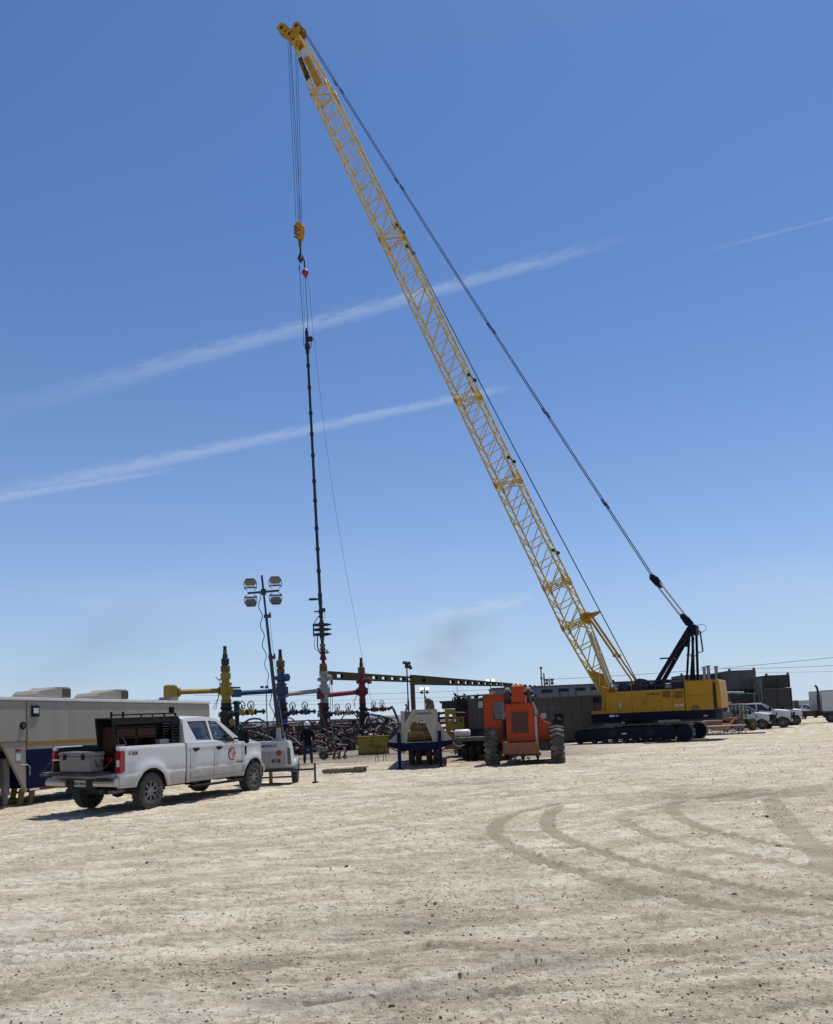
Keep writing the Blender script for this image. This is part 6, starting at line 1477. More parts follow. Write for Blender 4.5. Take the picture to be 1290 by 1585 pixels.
def jagged():
    e = thing('pipe_bundle', 'black jumble of fittings piled on top behind the ribbed steel bin', 'pipe fittings', (at(728, 1090, 42).x, 42.0, 0))
    r = random.Random(4); m = MB(); m.bb(-.75, .9, .2, .9, 2.0, 2.66)
    m.tube([(-.7, 0, 2.95), (1.1, 0, 2.98)], .05, 6)
    for k in range(26):
        x = -.85+k*.07; z = 2.62+.2*r.random(); m.tube([(x, r.uniform(-.2, .2), z-.3), (x+r.uniform(-.12, .12), r.uniform(-.2, .2), z+.22)], r.uniform(.03, .07), 6); m.cyl((x, 0, z), (x+.08, 0, z+.02), .10, n=8)
    m.prism([(-.75, 2.95), (-.82, 3.16), (-.7, 3.12), (-.6, 2.98)], 'y', 0, .05); m.prism([(-.3, 2.95), (-.33, 3.12), (-.2, 3.05), (-.15, 2.98)], 'y', 0, .05)
    m.build('fittings', 'tree_black', e); MB().bb(-.7, .85, .15, .95, .0, 2.0).build('stand', 'under', e)
jagged()

# ---------------------------------------------------------------- yellow crate, pallet, dolly, sawhorse
def ycrate():
    p = gp(579, 1167.5); e = thing('steel_crate', 'yellow steel crate with black scrawled markings below the red wellhead', 'crate', (p.x, p.y, 0), R(3))
    w = .91
    MB().bb(-w, w, 0, .9, .06, 1.02).build('body', 'box_yellow', e, bevel=.02)
    for k in range(5): MB().bb(-w+.02+k*.43, -w+.06+k*.43, -.025, -.001, .08, 1.0).build('rib', 'box_yellow', e)
    MB().bb(-w-.02, w+.02, -.03, .93, 1.022, 1.07).build('rim_band', 'box_yellow', e)
    MB().bb(-w, w, -.02, .1, 0, .058).build('foot_rail', 'under', e)
    r = random.Random(3); m = MB()
    for (x0, x1, z) in ((-.32, .05, .80), (-.28, .0, .74), (-.05, .2, .66), (-.38, .0, .56), (-.1, .42, .52), (-.2, .5, .46), (.0, .35, .38)):
        m.tube([(x0+(x1-x0)*i/6, -.032, z+r.uniform(-.015, .015)) for i in range(7)], .014, 4)
    m.build('scrawl', 'black_text', e)
    m = MB(); m.torus((-.0, -.03, .95), 'y', .05, .012, 12, 5); m.build('lifting_eye', 'black_text', e)
ycrate()
def pallet():
    p = gp(531, 1196); e = thing('pallet', 'worn timber pallet lying flat on the dusty ground in front of the wells', 'pallet', (p.x, p.y, 0), R(-4)); e.scale = (.74, .8, .8)
    for k in range(9): MB().box((0-.95+k*.235, .5, .155+.004*(k % 3)), (.17, 1.05, .022), rz=.01*(k % 4-1)).build('deck_board', 'pallet', e)
    for y in (.02, .5, .98): MB().bb(-1.05, 1.05, y-.045, y+.045, .045, .142).build('stringer', 'pallet', e)
    for y in (.05, .5, .95): MB().bb(-1.05, 1.05, y-.06, y+.06, .02, .042).build('bottom_board', 'pallet', e)
    MB().bb(.5, 1.15, .1, .9, .17, .22).build('top_plank', 'pallet', e)
pallet()
def dolly():
    p = gp(501, 1176); e = thing('wheeled_dolly', 'long red lever dolly with two small wheels right of the standing man', 'dolly', (p.x, p.y, 0))
    Y = p.y; b = Vector((p.x, p.y, 0))
    m = MB(); m.tube([at(494, 1094, Y)-b, at(516, 1160, Y)-b], .05, 6); m.build('lever', 'hose_red', e)
    add_wheel(e, (0, 0, .22), .22, .12, .11, -1, 6, n=16)
    add_wheel(e, (.0, .6, .22), .22, .12, .11, 1, 6, n=16)
    m = MB(); m.tube([(-.3, 0, .3), (.9, .1, .28)], .04, 6); m.tube([(.2, .3, .22), (.9, .3, .3)], .04, 6); m.tube([(.4, 0, .3), (.55, .1, .7), (.75, .2, .3)], .035, 6); m.build('frame', 'hose_red', e)
    for x in (.55, .8, 1.1):
        m = MB(); m.tube([(x, 0, .05), (x+.05, .02, .35), (x+.14, 0, .42)], .05, 6); m.torus((x+.04, 0, .1), 'y', .09, .03, 12, 5); m.build('pipe_clamp', 'hose_red', e)
dolly()
def sawhorse():
    p = gp(590, 1179); e = thing('cable_stand', 'thin black wire stand in front of the yellow crate', 'stand', (p.x, p.y, 0)); 
    for x in (-.18, .18): 
        m = MB(); m.tube([(x-.08, 0, 0), (x, 0, .6), (x+.08, .25, 0)], .014, 5); m.build('leg', 'trim_black', e)
    m = MB(); m.tube([(-.18, 0, .6), (-.1, 0, .68), (.1, 0, .68), (.18, 0, .6)], .016, 5); m.build('top_bar', 'trim_black', e)
sawhorse()

# ---------------------------------------------------------------- jib beams
def jib(name_label, px0, px1, ytop0, h0, Y0, ytop1, h1, post_px, holes, Y1=None):
    zt0 = at(px0, ytop0, Y0).z
    # find far end: same height as the near end
    r = ray(px1, ytop1); Y1 = (zt0-CH)/r.z
    p0 = at(px0, ytop0, Y0); p1 = at(px1, ytop1, Y1); L_ = (Vector((p1.x, p1.y, 0))-Vector((p0.x, p0.y, 0))).length
    ang = math.atan2(p1.y-p0.y, p1.x-p0.x)
    T = thing('jib_crane', name_label, 'jib crane', (p0.x, p0.y, 0), ang)
    H0 = h0*Y0/1292; H1 = h1*Y1/1292
    pts = lambda t: (t*L_, zt0, zt0-(H0+(H1-H0)*t))
    for side in (-.12, .12):
        hl = []
        for (a, b) in holes:
            ha = (H0+(H1-H0)*a); m_ = .28
            hl.append([(a*L_, zt0-ha*m_), (b*L_, zt0-ha*m_), (b*L_, zt0-ha*(1-m_)), (a*L_, zt0-ha*(1-m_))])
        poly_holes('web_plate', [(0, zt0), (L_, zt0), (L_, zt0-H1), (0, zt0-H0)], hl, lambda x, z: (x, side, z), 'beam_brown', T, .02)
    for zz in (0, 1):
        m = MB(); a = zt0 if zz == 0 else None
        z0 = zt0 if zz == 0 else zt0-H0; z1 = zt0 if zz == 0 else zt0-H1
        m.add([(0, -.17, z0-.012), (L_, -.17, z1-.012), (L_, .17, z1-.012), (0, .17, z0-.012), (0, -.17, z0+.012), (L_, -.17, z1+.012), (L_, .17, z1+.012), (0, .17, z0+.012)], [(0, 3, 2, 1), (4, 5, 6, 7), (0, 1, 5, 4), (1, 2, 6, 5), (2, 3, 7, 6), (3, 0, 4, 7)]); m.build('flange_plate', 'beam_brown', T)
    m = MB(); m.bb(-.02, .26, -.12, .12, 0, zt0-H0*.2); m.build('column', 'beam_brown', T, bevel=.01)
    MB().bb(-.5, .9, -.6, .6, 0, .12).build('base_plate', 'beam_brown', T)
    return T, zt0, L_, H0
hs = lambda a, b, n, w: [(a+(b-a)*i/(n-1), a+(b-a)*i/(n-1)+w) for i in range(n)]
T_, z_, L_, H_ = jib('brown tapering jib beam reaching right from behind the white wellhead tree', 498, 688, 1038.5, 13, 67, 1051, 6.5, 0, [(.09, .13)]+hs(.34, .86, 8, .038))
m = MB()
for x in (1.15, 1.45): m.tube([(x, 0, z_-H_+.15), (x, 0, z_-3.6)], .022, 5)
m.box((1.45, 0, z_-H_-.2), (.14, .14, .4)); m.build('chain_hoist', 'cable', T_)
T_, z_, L_, H_ = jib('second brown jib beam on a square column behind the cream gooseneck', 637, 792, 1045, 14.5, 58, 1058, 4.5, 0, [(.05, .095)]+[(.30, .34)]+hs(.375, .86, 8, .042))
m = MB(); m.tube([(L_*.38, 0, z_-.4), (L_*.38, 0, z_-3.5)], .02, 5); m.build('chain_hoist', 'cable', T_)

# ---------------------------------------------------------------- pole lights
def pole_light(label, px, py_top, py_bot, Y, style, lit=False):
    b0 = at(px, py_bot, Y); t0 = at(px, py_top, Y); base = Vector((b0.x, Y, 0))
    T = thing('pole_light', label, 'light tower', base)
    z1 = t0.z; m = MB(); m.cyl((0, 0, 0), (0, 0, z1*.55), .07, n=8); m.cyl((0, 0, z1*.5), (0, 0, z1), .045, n=8); m.build('pole', 'mast', T)
    s = Y/1292
    if style == 'cluster':
        for (dx, dz, a) in ((-2.4, -3, .4), (2.6, -4, -.3), (5.5, -10, 1.1), (.5, -9, .2)):
            m = MB(); m.box((dx*s, -.1, z1+dz*s), (.34, .28, .22), ry=a); m.build('lamp_head', 'mast', T, bevel=.04)
    else:
        MB().bb(-6*s, 6*s, -.03, .03, z1-5*s, z1-4*s).build('crossbar', 'mast', T)
        for dx in (-4.2, 4.2):
            m = MB(); m.box((dx*s, -.05, z1-2.0*s), (5.2*s, .18, 3.6*s)); h = m.build('lamp_head', 'lit' if lit else 'mast', T, bevel=.04)
            m = MB(); m.lathe([(.02, .12), (2.6*s, .05), (2.8*s, -.06), (1.6*s, -.14)], (dx*s, 0, z1-7.4*s), 'z', 12); m.build('lower_lamp_head', 'mast', T)
    MB().bb(-.6, .6, -.5, .5, .3, 1.2).build('generator_box', 'gen_grey', T, bevel=.03)
    return T
pole_light('tall pole light with dark clustered lamp heads beside the square jib column', 632.5, 1023, 1095, 60, 'cluster')
pole_light('small light mast with two lit white lamps under the second jib beam', 658.5, 1064, 1100, 80, 'pair', True)
pole_light('light mast with two lit lamps just above the telehandler cab roof', 761, 1051, 1090, 78, 'pair', True)
pole_light('dark four lamp mast standing behind the grey cabin roof', 852, 1050, 1080, 72, 'pair')
def floodmini():
    T = thing('pole_light', 'small distant floodlight bar seen over the blue pipe left of the mast', 'light tower', (at(412, 1060, 95).x, 95, 0))
    z = at(412, 1063, 95).z; s = 95/1292; m = MB(); m.cyl((0, 0, 0), (0, 0, z), .06, n=6); m.build('pole', 'mast', T)
    for dx in (-7.5, -5, 0, 2.5): m = MB(); m.box((dx*s, 0, z), (2.2*s, .3, 3*s)); m.build('lamp_head', 'mast', T)
    MB().bb(-8*s, 4*s, -.05, .05, z-2*s, z-1.4*s).build('crossbar', 'mast', T)
floodmini()

# ---------------------------------------------------------------- tanks and cabins
def ribwall():
    zt_ = at(870, 1079, 55.6).z; x0 = at(760, 1140, 55.6).x; x1 = at(936, 1145, 55.6).x
    T = thing('storage_tank', 'long weathered brown steel tank wall behind the crane tracks and telehandler', 'tank', (x0, 55.6, 0))
    Lw = x1-x0; D = 2.6
    MB().bb(0, Lw, 0, D, .12, zt_).build('shell', 'tank_brown', T)
    n = 22
    for k in range(n): MB().bb(.05+k*(Lw-.15)/(n-1)-.0, .13+k*(Lw-.15)/(n-1), -.07, -.001, .14, zt_-.06).build('rib', 'tank_brown', T)
    MB().bb(-.03, Lw+.03, -.09, D+.03, zt_+.002, zt_+.07).build('top_rail', 'tank_side', T); MB().bb(0, Lw, -.1, D, 0, .118).build('skid_rail', 'under', T)
    p = at(866, 1112, 55.4); m = MB(); m.bb(p.x-x0-.28, p.x-x0+.24, -.12, -.071, p.z-.36, p.z+.30); h = m.build('manway', 'dark_open', T, bevel=.05)
    MB().box((p.x-x0+.0, -.14, p.z-.02), (.3, .03, .12), ry=.6).build('manway_clamp', 'tank_side', h); MB().bb(p.x-x0-.42, p.x-x0-.28, -.11, -.07, p.z-.36, p.z-.1).build('pipe_stub', 'dark_open', T)
    p = at(921, 1083, 55.4); MB().bb(p.x-x0-.08, p.x-x0+.3, -.12, -.071, p.z-.22, p.z+.12).build('valve_box', 'dark_open', T)
    return T
ribwall()
def cabin():
    Y = 62; x0 = at(763, 1075, Y).x; x1 = at(945, 1070, Y).x; zt_ = at(900, 1061, Y).z
    T = thing('site_cabin', 'blue grey site cabin with a row of dark slot windows above the brown tank', 'cabin', (x0, Y, 0))
    Lw = x1-x0+6; MB().bb(0, Lw, 0, 3, .3, zt_).build('wall', 'cabin_grey', T); MB().bb(-.05, Lw+.05, -.08, 3.1, zt_+.002, zt_+.10).build('roof', 'tank_grey', T)
    s = Y/1292
    for (a, b, c, d) in ((838, 856, 1068, 1071.5), (864, 881, 1066.3, 1069.8), (890, 907, 1064.8, 1068.3), (820, 832, 1076.5, 1079), (914, 930, 1063.3, 1066.8)):
        p = at(a, c, Y); q = at(b, d, Y); f = MB(); f.bb(p.x-x0, q.x-x0, -.04, -.001, q.z-.03, p.z+.02); f = f.build('window', 'tank_grey', T); MB().bb(p.x-x0+.04, q.x-x0-.04, -.05, -.041, q.z, p.z-.02).build('pane', 'dark_open', f)
    for a in (866, 891): p = at(a, 1069, Y); MB().bb(p.x-x0, p.x-x0+.06, -.03, -.001, p.z-.55, p.z-.08).build('down_pipe', 'dark_open', T)
    for a in (780, 812, 846, 880, 915): p = at(a, 1070, Y); MB().bb(p.x-x0, p.x-x0+.02, -.01, -.001, .3, zt_).build('panel_seam', 'tank_grey', T)
cabin()
def gable():
    Y = 70; x0 = at(783, 1060, Y).x; x1 = at(842, 1060, Y).x; T = thing('pipe_rack', 'long dark rack of stacked pipes seen over the grey cabin roof', 'pipe rack', (x0, Y, 0))
    za, zb_ = at(783, 1057.5, Y).z, at(840, 1062, Y).z; n = 9
    MB().prism([(0, 2.0), (0, za-.15), (x1-x0, zb_-.1), (x1-x0, 2.0)], 'y', 0, 1.5).build('rack_body', 'tank_grey', T)
    for k in range(n): t = k/(n-1); z = za+(zb_-za)*t; MB().cyl((t*(x1-x0), -.1, z-.1), (t*(x1-x0)+.25, 1.4, z-.05), .12, n=8).build('pipe', 'hose_black', T)
    MB().bb(.1, x1-x0-.1, .2, 1.3, 0, 2.0).build('stand', 'tank_grey', T)
gable()
def grey_tank(label, pa, pb, ytop, ybot, Y, D, mm='tank_grey', group=None, ground=True, rail=True, rz=0, side='tank_side', openings=()):
    xa = at(pa, (ytop+ybot)/2, Y).x; xb = at(pb, (ytop+ybot)/2, Y).x; zt_ = at((pa+pb)/2, ytop, Y).z; zb_ = max(0 if ground else -9, at((pa+pb)/2, ybot, Y).z)
    T = thing('frac_tank', label, 'tank', (xa, Y, 0), rz, group); Lw = xb-xa
    if ground: zb_ = 0.0
    MB().bb(0, Lw, 0, D, zb_, zt_).build('shell', mm, T, bevel=.02)
    n = max(2, int(Lw/1.1))
    for k in range(n+1): MB().bb(k*Lw/n-.04, k*Lw/n+.04, -.06, -.001, zb_+.02, zt_-.02).build('rib', mm, T)
    nd = max(3, int(D/.55))
    for k in range(nd): MB().bb(Lw+.001, Lw+.07, .05+k*D/nd, .2+k*D/nd, zb_+.02, zt_-.02).build('side_rib', side, T)  # right-face ribs in paler steel, the sunlit side put into the colour
    if rail:
        MB().bb(-.05, Lw+.05, -.06, D+.05, zt_+.002, zt_+.07).build('top_rim', mm, T)
        for q in (.0, Lw-.18): MB().bb(q, q+.18, -.06, .1, zt_+.072, zt_+.26).build('lifting_lug', mm, T)
    for (a, b, c, d) in openings:
        p = at(a, c, Y); q = at(b, d, Y); MB().bb(p.x-xa, q.x-xa, -.03, -.0012, q.z, p.z).build('opening', 'dark_open', T)
    return T
grey_tank('low dark grey tank just behind the crane gantry feet', 950, 1062, 1054, 1110, 82, 3, 'tank_dark')
grey_tank('second grey tank in the row, three vent stacks in front of its top', 1056, 1142, 1044.5, 1110, 80, 3, 'tank_grey')
grey_tank('tallest grey tank of the row with black slots along its foot', 1129, 1170, 1038.5, 1071, 77, 4.6, 'tank_grey', ground=True, openings=((1134, 1141, 1067.5, 1072), (1144, 1157, 1067, 1072), (1159.5, 1167, 1067, 1072)))
grey_tank('charcoal upper tank at the right end of the row', 1186, 1222, 1046, 1064.6, 80, 3, 'tank_dark', ground=False)
grey_tank('brown black lower tank below the charcoal one at the right end', 1184, 1226, 1065, 1108, 79, 4, 'tank_dark', ground=True, rail=False)
grey_tank('small tan tank stub at the far right end of the tank row', 1230, 1236, 1084, 1108, 86, 2.2, 'tank_side', ground=True, rail=False)
for i, (px, yt, lb) in enumerate(((1090, 1034, 'left of the three thin vent stacks over the grey tanks'), (1096.5, 1032, 'middle and tallest of the three vent stacks over the grey tanks'), (1108.5, 1033, 'right one of the three vent stacks over the grey tanks'))):
    p = at(px, yt, 79); m = MB(); m.cyl((0, 0, 0), (0, 0, p.z), .15, n=10); m.cyl((0, 0, p.z), (0, 0, p.z+.12), .22, n=10); o = m.build('vent_stack', 'hose_grey'); o.location = (p.x, 79, 0); tag(o, lb, 'vent stack')
def red_rack():
    Y = 75.5; x0 = at(1150, 1090, Y).x; T = thing('hose_rack', 'dark red and black hose rack between the yellow loader and tall tank', 'hose rack', (x0, Y, 0))
    r = random.Random(8)
    for k in range(7): m = MB(); z = at(1160, 1074+k*4.2, Y).z; m.tube([(-.7, .0, z), (.4, .1, z+.03), (1.5, 0, z-.02)], .06, 6); m.build('pipe', 'manifold_red' if k > 2 else 'tank_dark', T)
    for x in (-.6, .2, 1.0, 1.5): MB().bb(x, x+.08, -.08, .0, 0, at(1160, 1072, Y).z).build('post', 'tank_side' if x > .9 else 'tank_dark', T)
    m = MB(); m.bb(-.8, .5, .2, .9, 1.6, 2.3); m.build('box_unit', 'manifold_red', T)
    m = MB(); z = at(1150, 1072, Y).z; m.tube([(-2.4, -.2, z), (-1.0, -.2, z+.06), (.1, -.2, z)], .09, 6); m.build('top_bar', 'hose_grey', T)
    MB().bb(1.65, 1.72, -.3, 2, 0, at(1175, 1050, Y).z).build('ladder_rail', 'tank_side', T)
red_rack()

# ---------------------------------------------------------------- loader behind the crane
def loader():
    p = gp(1150, 1131.5); T = thing('wheel_loader', 'small orange loader tractor with dark cab parked right of the crane', 'loader', (p.x+.6, p.y+.6, 0), R(-58)); T.scale = (.78, .78, .88); T.location.x -= .9
    for x in (-.75, .75):
        for y, r in ((-.6, .62), (1.4, .55)):
            e = add_wheel(T, (x*1.1+.1, y, r), r, .42, r*.55, -1, 6, 'tyre', 'loader_orange', 22); e.rotation_euler = (0, 0, R(90))
    m = MB(); m.bb(-.5, .6, -.9, 2.0, .55, 1.05); m.build('chassis', 'crane_black', T)
    m = MB(); m.prism([(-1.0, .9), (-1.0, 1.25), (.1, 1.35), (.3, 1.0)], 'x', -.55, .55); m.build('hood', 'loader_orange', T, bevel=.04)
    for x in (-.42, .52): 
        m = MB()
        for a, b in (((-.2, 1.1), (-.1, 2.35)), ((1.1, 1.1), (1.0, 2.35)), ((.45, 1.1), (.45, 2.35))): m.tube([(x, a[0], a[1]), (x, b[0], b[1])], .05, 6)
        m.build('cab_post', 'crane_black', T)
    MB().bb(-.5, .6, -.2, 1.1, 2.35, 2.46).build('cab_roof', 'light_steel', T, bevel=.03)
    MB().bb(-.40, .50, .0, 1.0, 1.1, 2.34).build('cab_glass', 'glass', T)
    MB().bb(-.2, .3, .2, .7, 1.1, 1.9).build('seat', 'seat', T, bevel=.05)
    for x in (-.66, .72):
        m = MB(); m.prism([(.3, 1.9), (.5, 2.05), (-.9, 1.2), (-2.2, .55), (-2.3, .35), (-1.0, .95)], 'x', x-.05, x+.05); m.build('loader_arm', 'loader_orange', T)
    m = MB(); m.tube([(-.9, .8, 2.5), (-1.8, .9, 2.6), (-2.3, .9, 2.2), (-2.2, .9, 1.5)], .16, 6); m.build('backhoe_boom', 'loader_orange', T)
    m = MB(); m.prism([(-2.2, .2), (-2.1, .75), (-2.5, .7), (-2.75, .15)], 'x', -.95, 1.0); m.build('bucket', 'loader_orange', T)
    m = MB(); m.lathe([(.05, 1.36), (.05, 2.0), (.07, 2.02), (.07, 2.1)], (.3, -.5, 0), 'z', 8); m.build('exhaust', 'crane_black', T)
loader()
def frame_rack():
    p = gp(1110, 1138); T = thing('truss_stand', 'pale low steel truss frame lying on the ground right of the crawler track', 'frame', (p.x, p.y, 0), R(-4))
    for y in (0, 1.0):
        m = MB(); m.tube([(-.6, y, .08), (2.0, y, .08)], .05, 6); m.tube([(-.6, y, .62), (2.0, y, .62)], .04, 6)
        for k in range(5): m.tube([(-.5+k*.5, y, .08), (-.25+k*.5, y, .62), (0+k*.5, y, .08)], .03, 5)
        m.build('truss', 'light_steel', T)
    m = MB(); m.bb(-.9, .5, .2, .9, .7, 1.0); m.build('load', 'orange_dirty', T, bevel=.03)
    MB().bb(-.6, 3.2, -.2, -.1, 0, .09).build('kerb_beam', 'tank_side', T)
frame_rack()

# ---------------------------------------------------------------- far pickups
p = gp(1226, 1127.5); pk = make_pickup('white pickup with black grille guard parked nearest below the grey tanks', Vector((0, 0, 0)), 0, hero=False)
def put_front(T, px, py, rz, sc=.98):
    # local front near wheel is at (4.4, .14); seat it on the ground at the photo position of that wheel
    g = gp(px, py); T.scale = (sc, sc, sc); o = Matrix.Rotation(rz, 3, 'Z') @ Vector((4.4*sc, .14*sc, 0)); T.location = (g.x-o.x, g.y-o.y, 0); T.rotation_euler = (0, 0, rz)
put_front(pk, 1213, 1126.5, R(-27), 1.02)
pk2 = copy_tree(pk); pk2['label'] = 'white pickup half hidden behind the nearer one below the tanks, hood brightly lit'; put_front(pk2, 1232, 1122.5, R(-27), 1.02)
pk3 = copy_tree(pk); pk3['label'] = 'white pickup partly hidden by the orange loader at the left of the parked row'; put_front(pk3, 1181, 1129, R(-38), .9)
for q in (pk, pk2, pk3): q['group'] = 'white pickups parked by the tanks'
pk4 = copy_tree(pk); pk4['label'] = 'distant white pickup facing the camera left of the box trailer at the right edge'; put_front(pk4, 1263, 1111, R(-75), .95); pk4['group'] = 'white pickups parked by the tanks'

# ---------------------------------------------------------------- semi trailer at the right edge
def semi():
    Y = 84; x0 = at(1273, 1090, Y).x; zt_ = at(1280, 1068.5, Y).z; T = thing('box_trailer', 'grey box trailer and tall black exhaust stack at the right edge', 'truck trailer', (x0, Y, 0), R(2))
    MB().bb(0, 14, 0, 2.6, 1.15, zt_).build('box', 'gen_white', T, bevel=.02); MB().bb(0, 14, -.03, 0, zt_-.12, zt_+.02).build('top_rail', 'light_steel', T)
    MB().bb(0, 14, -.02, 0, 1.0, 1.16).build('bottom_rail', 'tank_grey', T); MB().bb(-.6, 6, .2, 2.4, .7, 1.0).build('frame', 'under', T)
    for x in (.9, 2.1, 3.3):
        add_wheel(T, (x, .25, .5), .5, .28, .26, -1, 6, n=18)
    zs = at(1268, 1061, Y).z; m = MB(); m.tube([(-.35, 0, 1.0), (-.35, 0, zs-.5), (-.42, 0, zs-.15), (-.6, 0, zs)], .11, 8); m.tube([(-.35, 0, 1.1), (-.35, 0, zs-.9)], .17, 8); m.build('exhaust_stack', 'crane_black', T)
    MB().bb(-2.6, -.2, .2, 2.3, .7, 1.25).build('deck', 'tank_dark', T)
semi()
def far_wall():
    Y = 240; x0 = at(1225, 1095, Y).x; x1 = at(1275, 1095, Y).x; T = MB(); z = at(1250, 1091, Y).z; T.bb(0, x1-x0+30, 0, 8, 0, z)
    o = T.build('containment_wall', 'lowwall', bevel=.05); o.location = (x0, Y, 0); tag(o, 'far low blue grey pond wall between the tanks and the box trailer', 'wall')
far_wall()

# ---------------------------------------------------------------- power line
def pline():
    Y = 150
    pA = at(837.5, 1034, Y); T = thing('utility_pole', 'thin utility pole with a small crossarm rising behind the grey cabin', 'utility pole', (pA.x, Y, 0))
    m = MB(); m.cyl((0, 0, 0), (0, 0, pA.z), .16, .12, 8); m.build('pole', 'pallet', T); s = Y/1292
    m = MB(); m.bb(-2.0*s, 2*s, -.1, .1, at(838, 1051, Y).z, at(838, 1051, Y).z+.25); m.lathe([(.02, .3), (.25, .15), (.25, -.15), (.02, -.3)], (0, 0, pA.z), 'z', 8); m.build('crossarm', 'pallet', T)
    p2 = at(842, 1042, Y*.9); o = MB(); o.cyl((0, 0, 0), (0, 0, p2.z), .14, .11, 8); o = o.build('antenna_mast', 'mast'); o.location = (p2.x, Y*.9, 0); tag(o, 'short mast right beside the utility pole behind the cabin', 'mast')
    def wire(lb, a, b, Ya, Yb_, sag, r=.03):
        q0, q1 = at(a[0], a[1], Ya), at(b[0], b[1], Yb_); m = MB()
        m.tube([(q0.lerp(q1, i/24)-q0)+Vector((0, 0, -sag*4*(i/24)*(1-i/24))) for i in range(25)], r, 4); o = m.build('power_line', 'cable'); o.location = q0; tag(o, lb, 'power line', 'power lines on the horizon')
    wire('power line rising from the utility pole behind the gantry to the right edge', (838, 1052), (1340, 1012), 150, 130, .5, .04)
    wire('upper of the two power lines over the tanks at the right', (1120, 1035), (1345, 1027), 150, 135, .2, .035)
    wire('faint lowest power line just over the right hand tank', (1160, 1041), (1345, 1036), 160, 150, .2, .025)
    wire('power line crossing between the white tree and the jib column, upper', (300, 1076), (838, 1063), 170, 150, 0.6, .035)
    wire('power line crossing low behind the wellhead trees, lower', (300, 1088), (838, 1076), 170, 150, .9, .025)
    wire('power line seen above the blue pipe and below the jib beam', (240, 1082), (860, 1071), 180, 150, .9, .025)
pline()

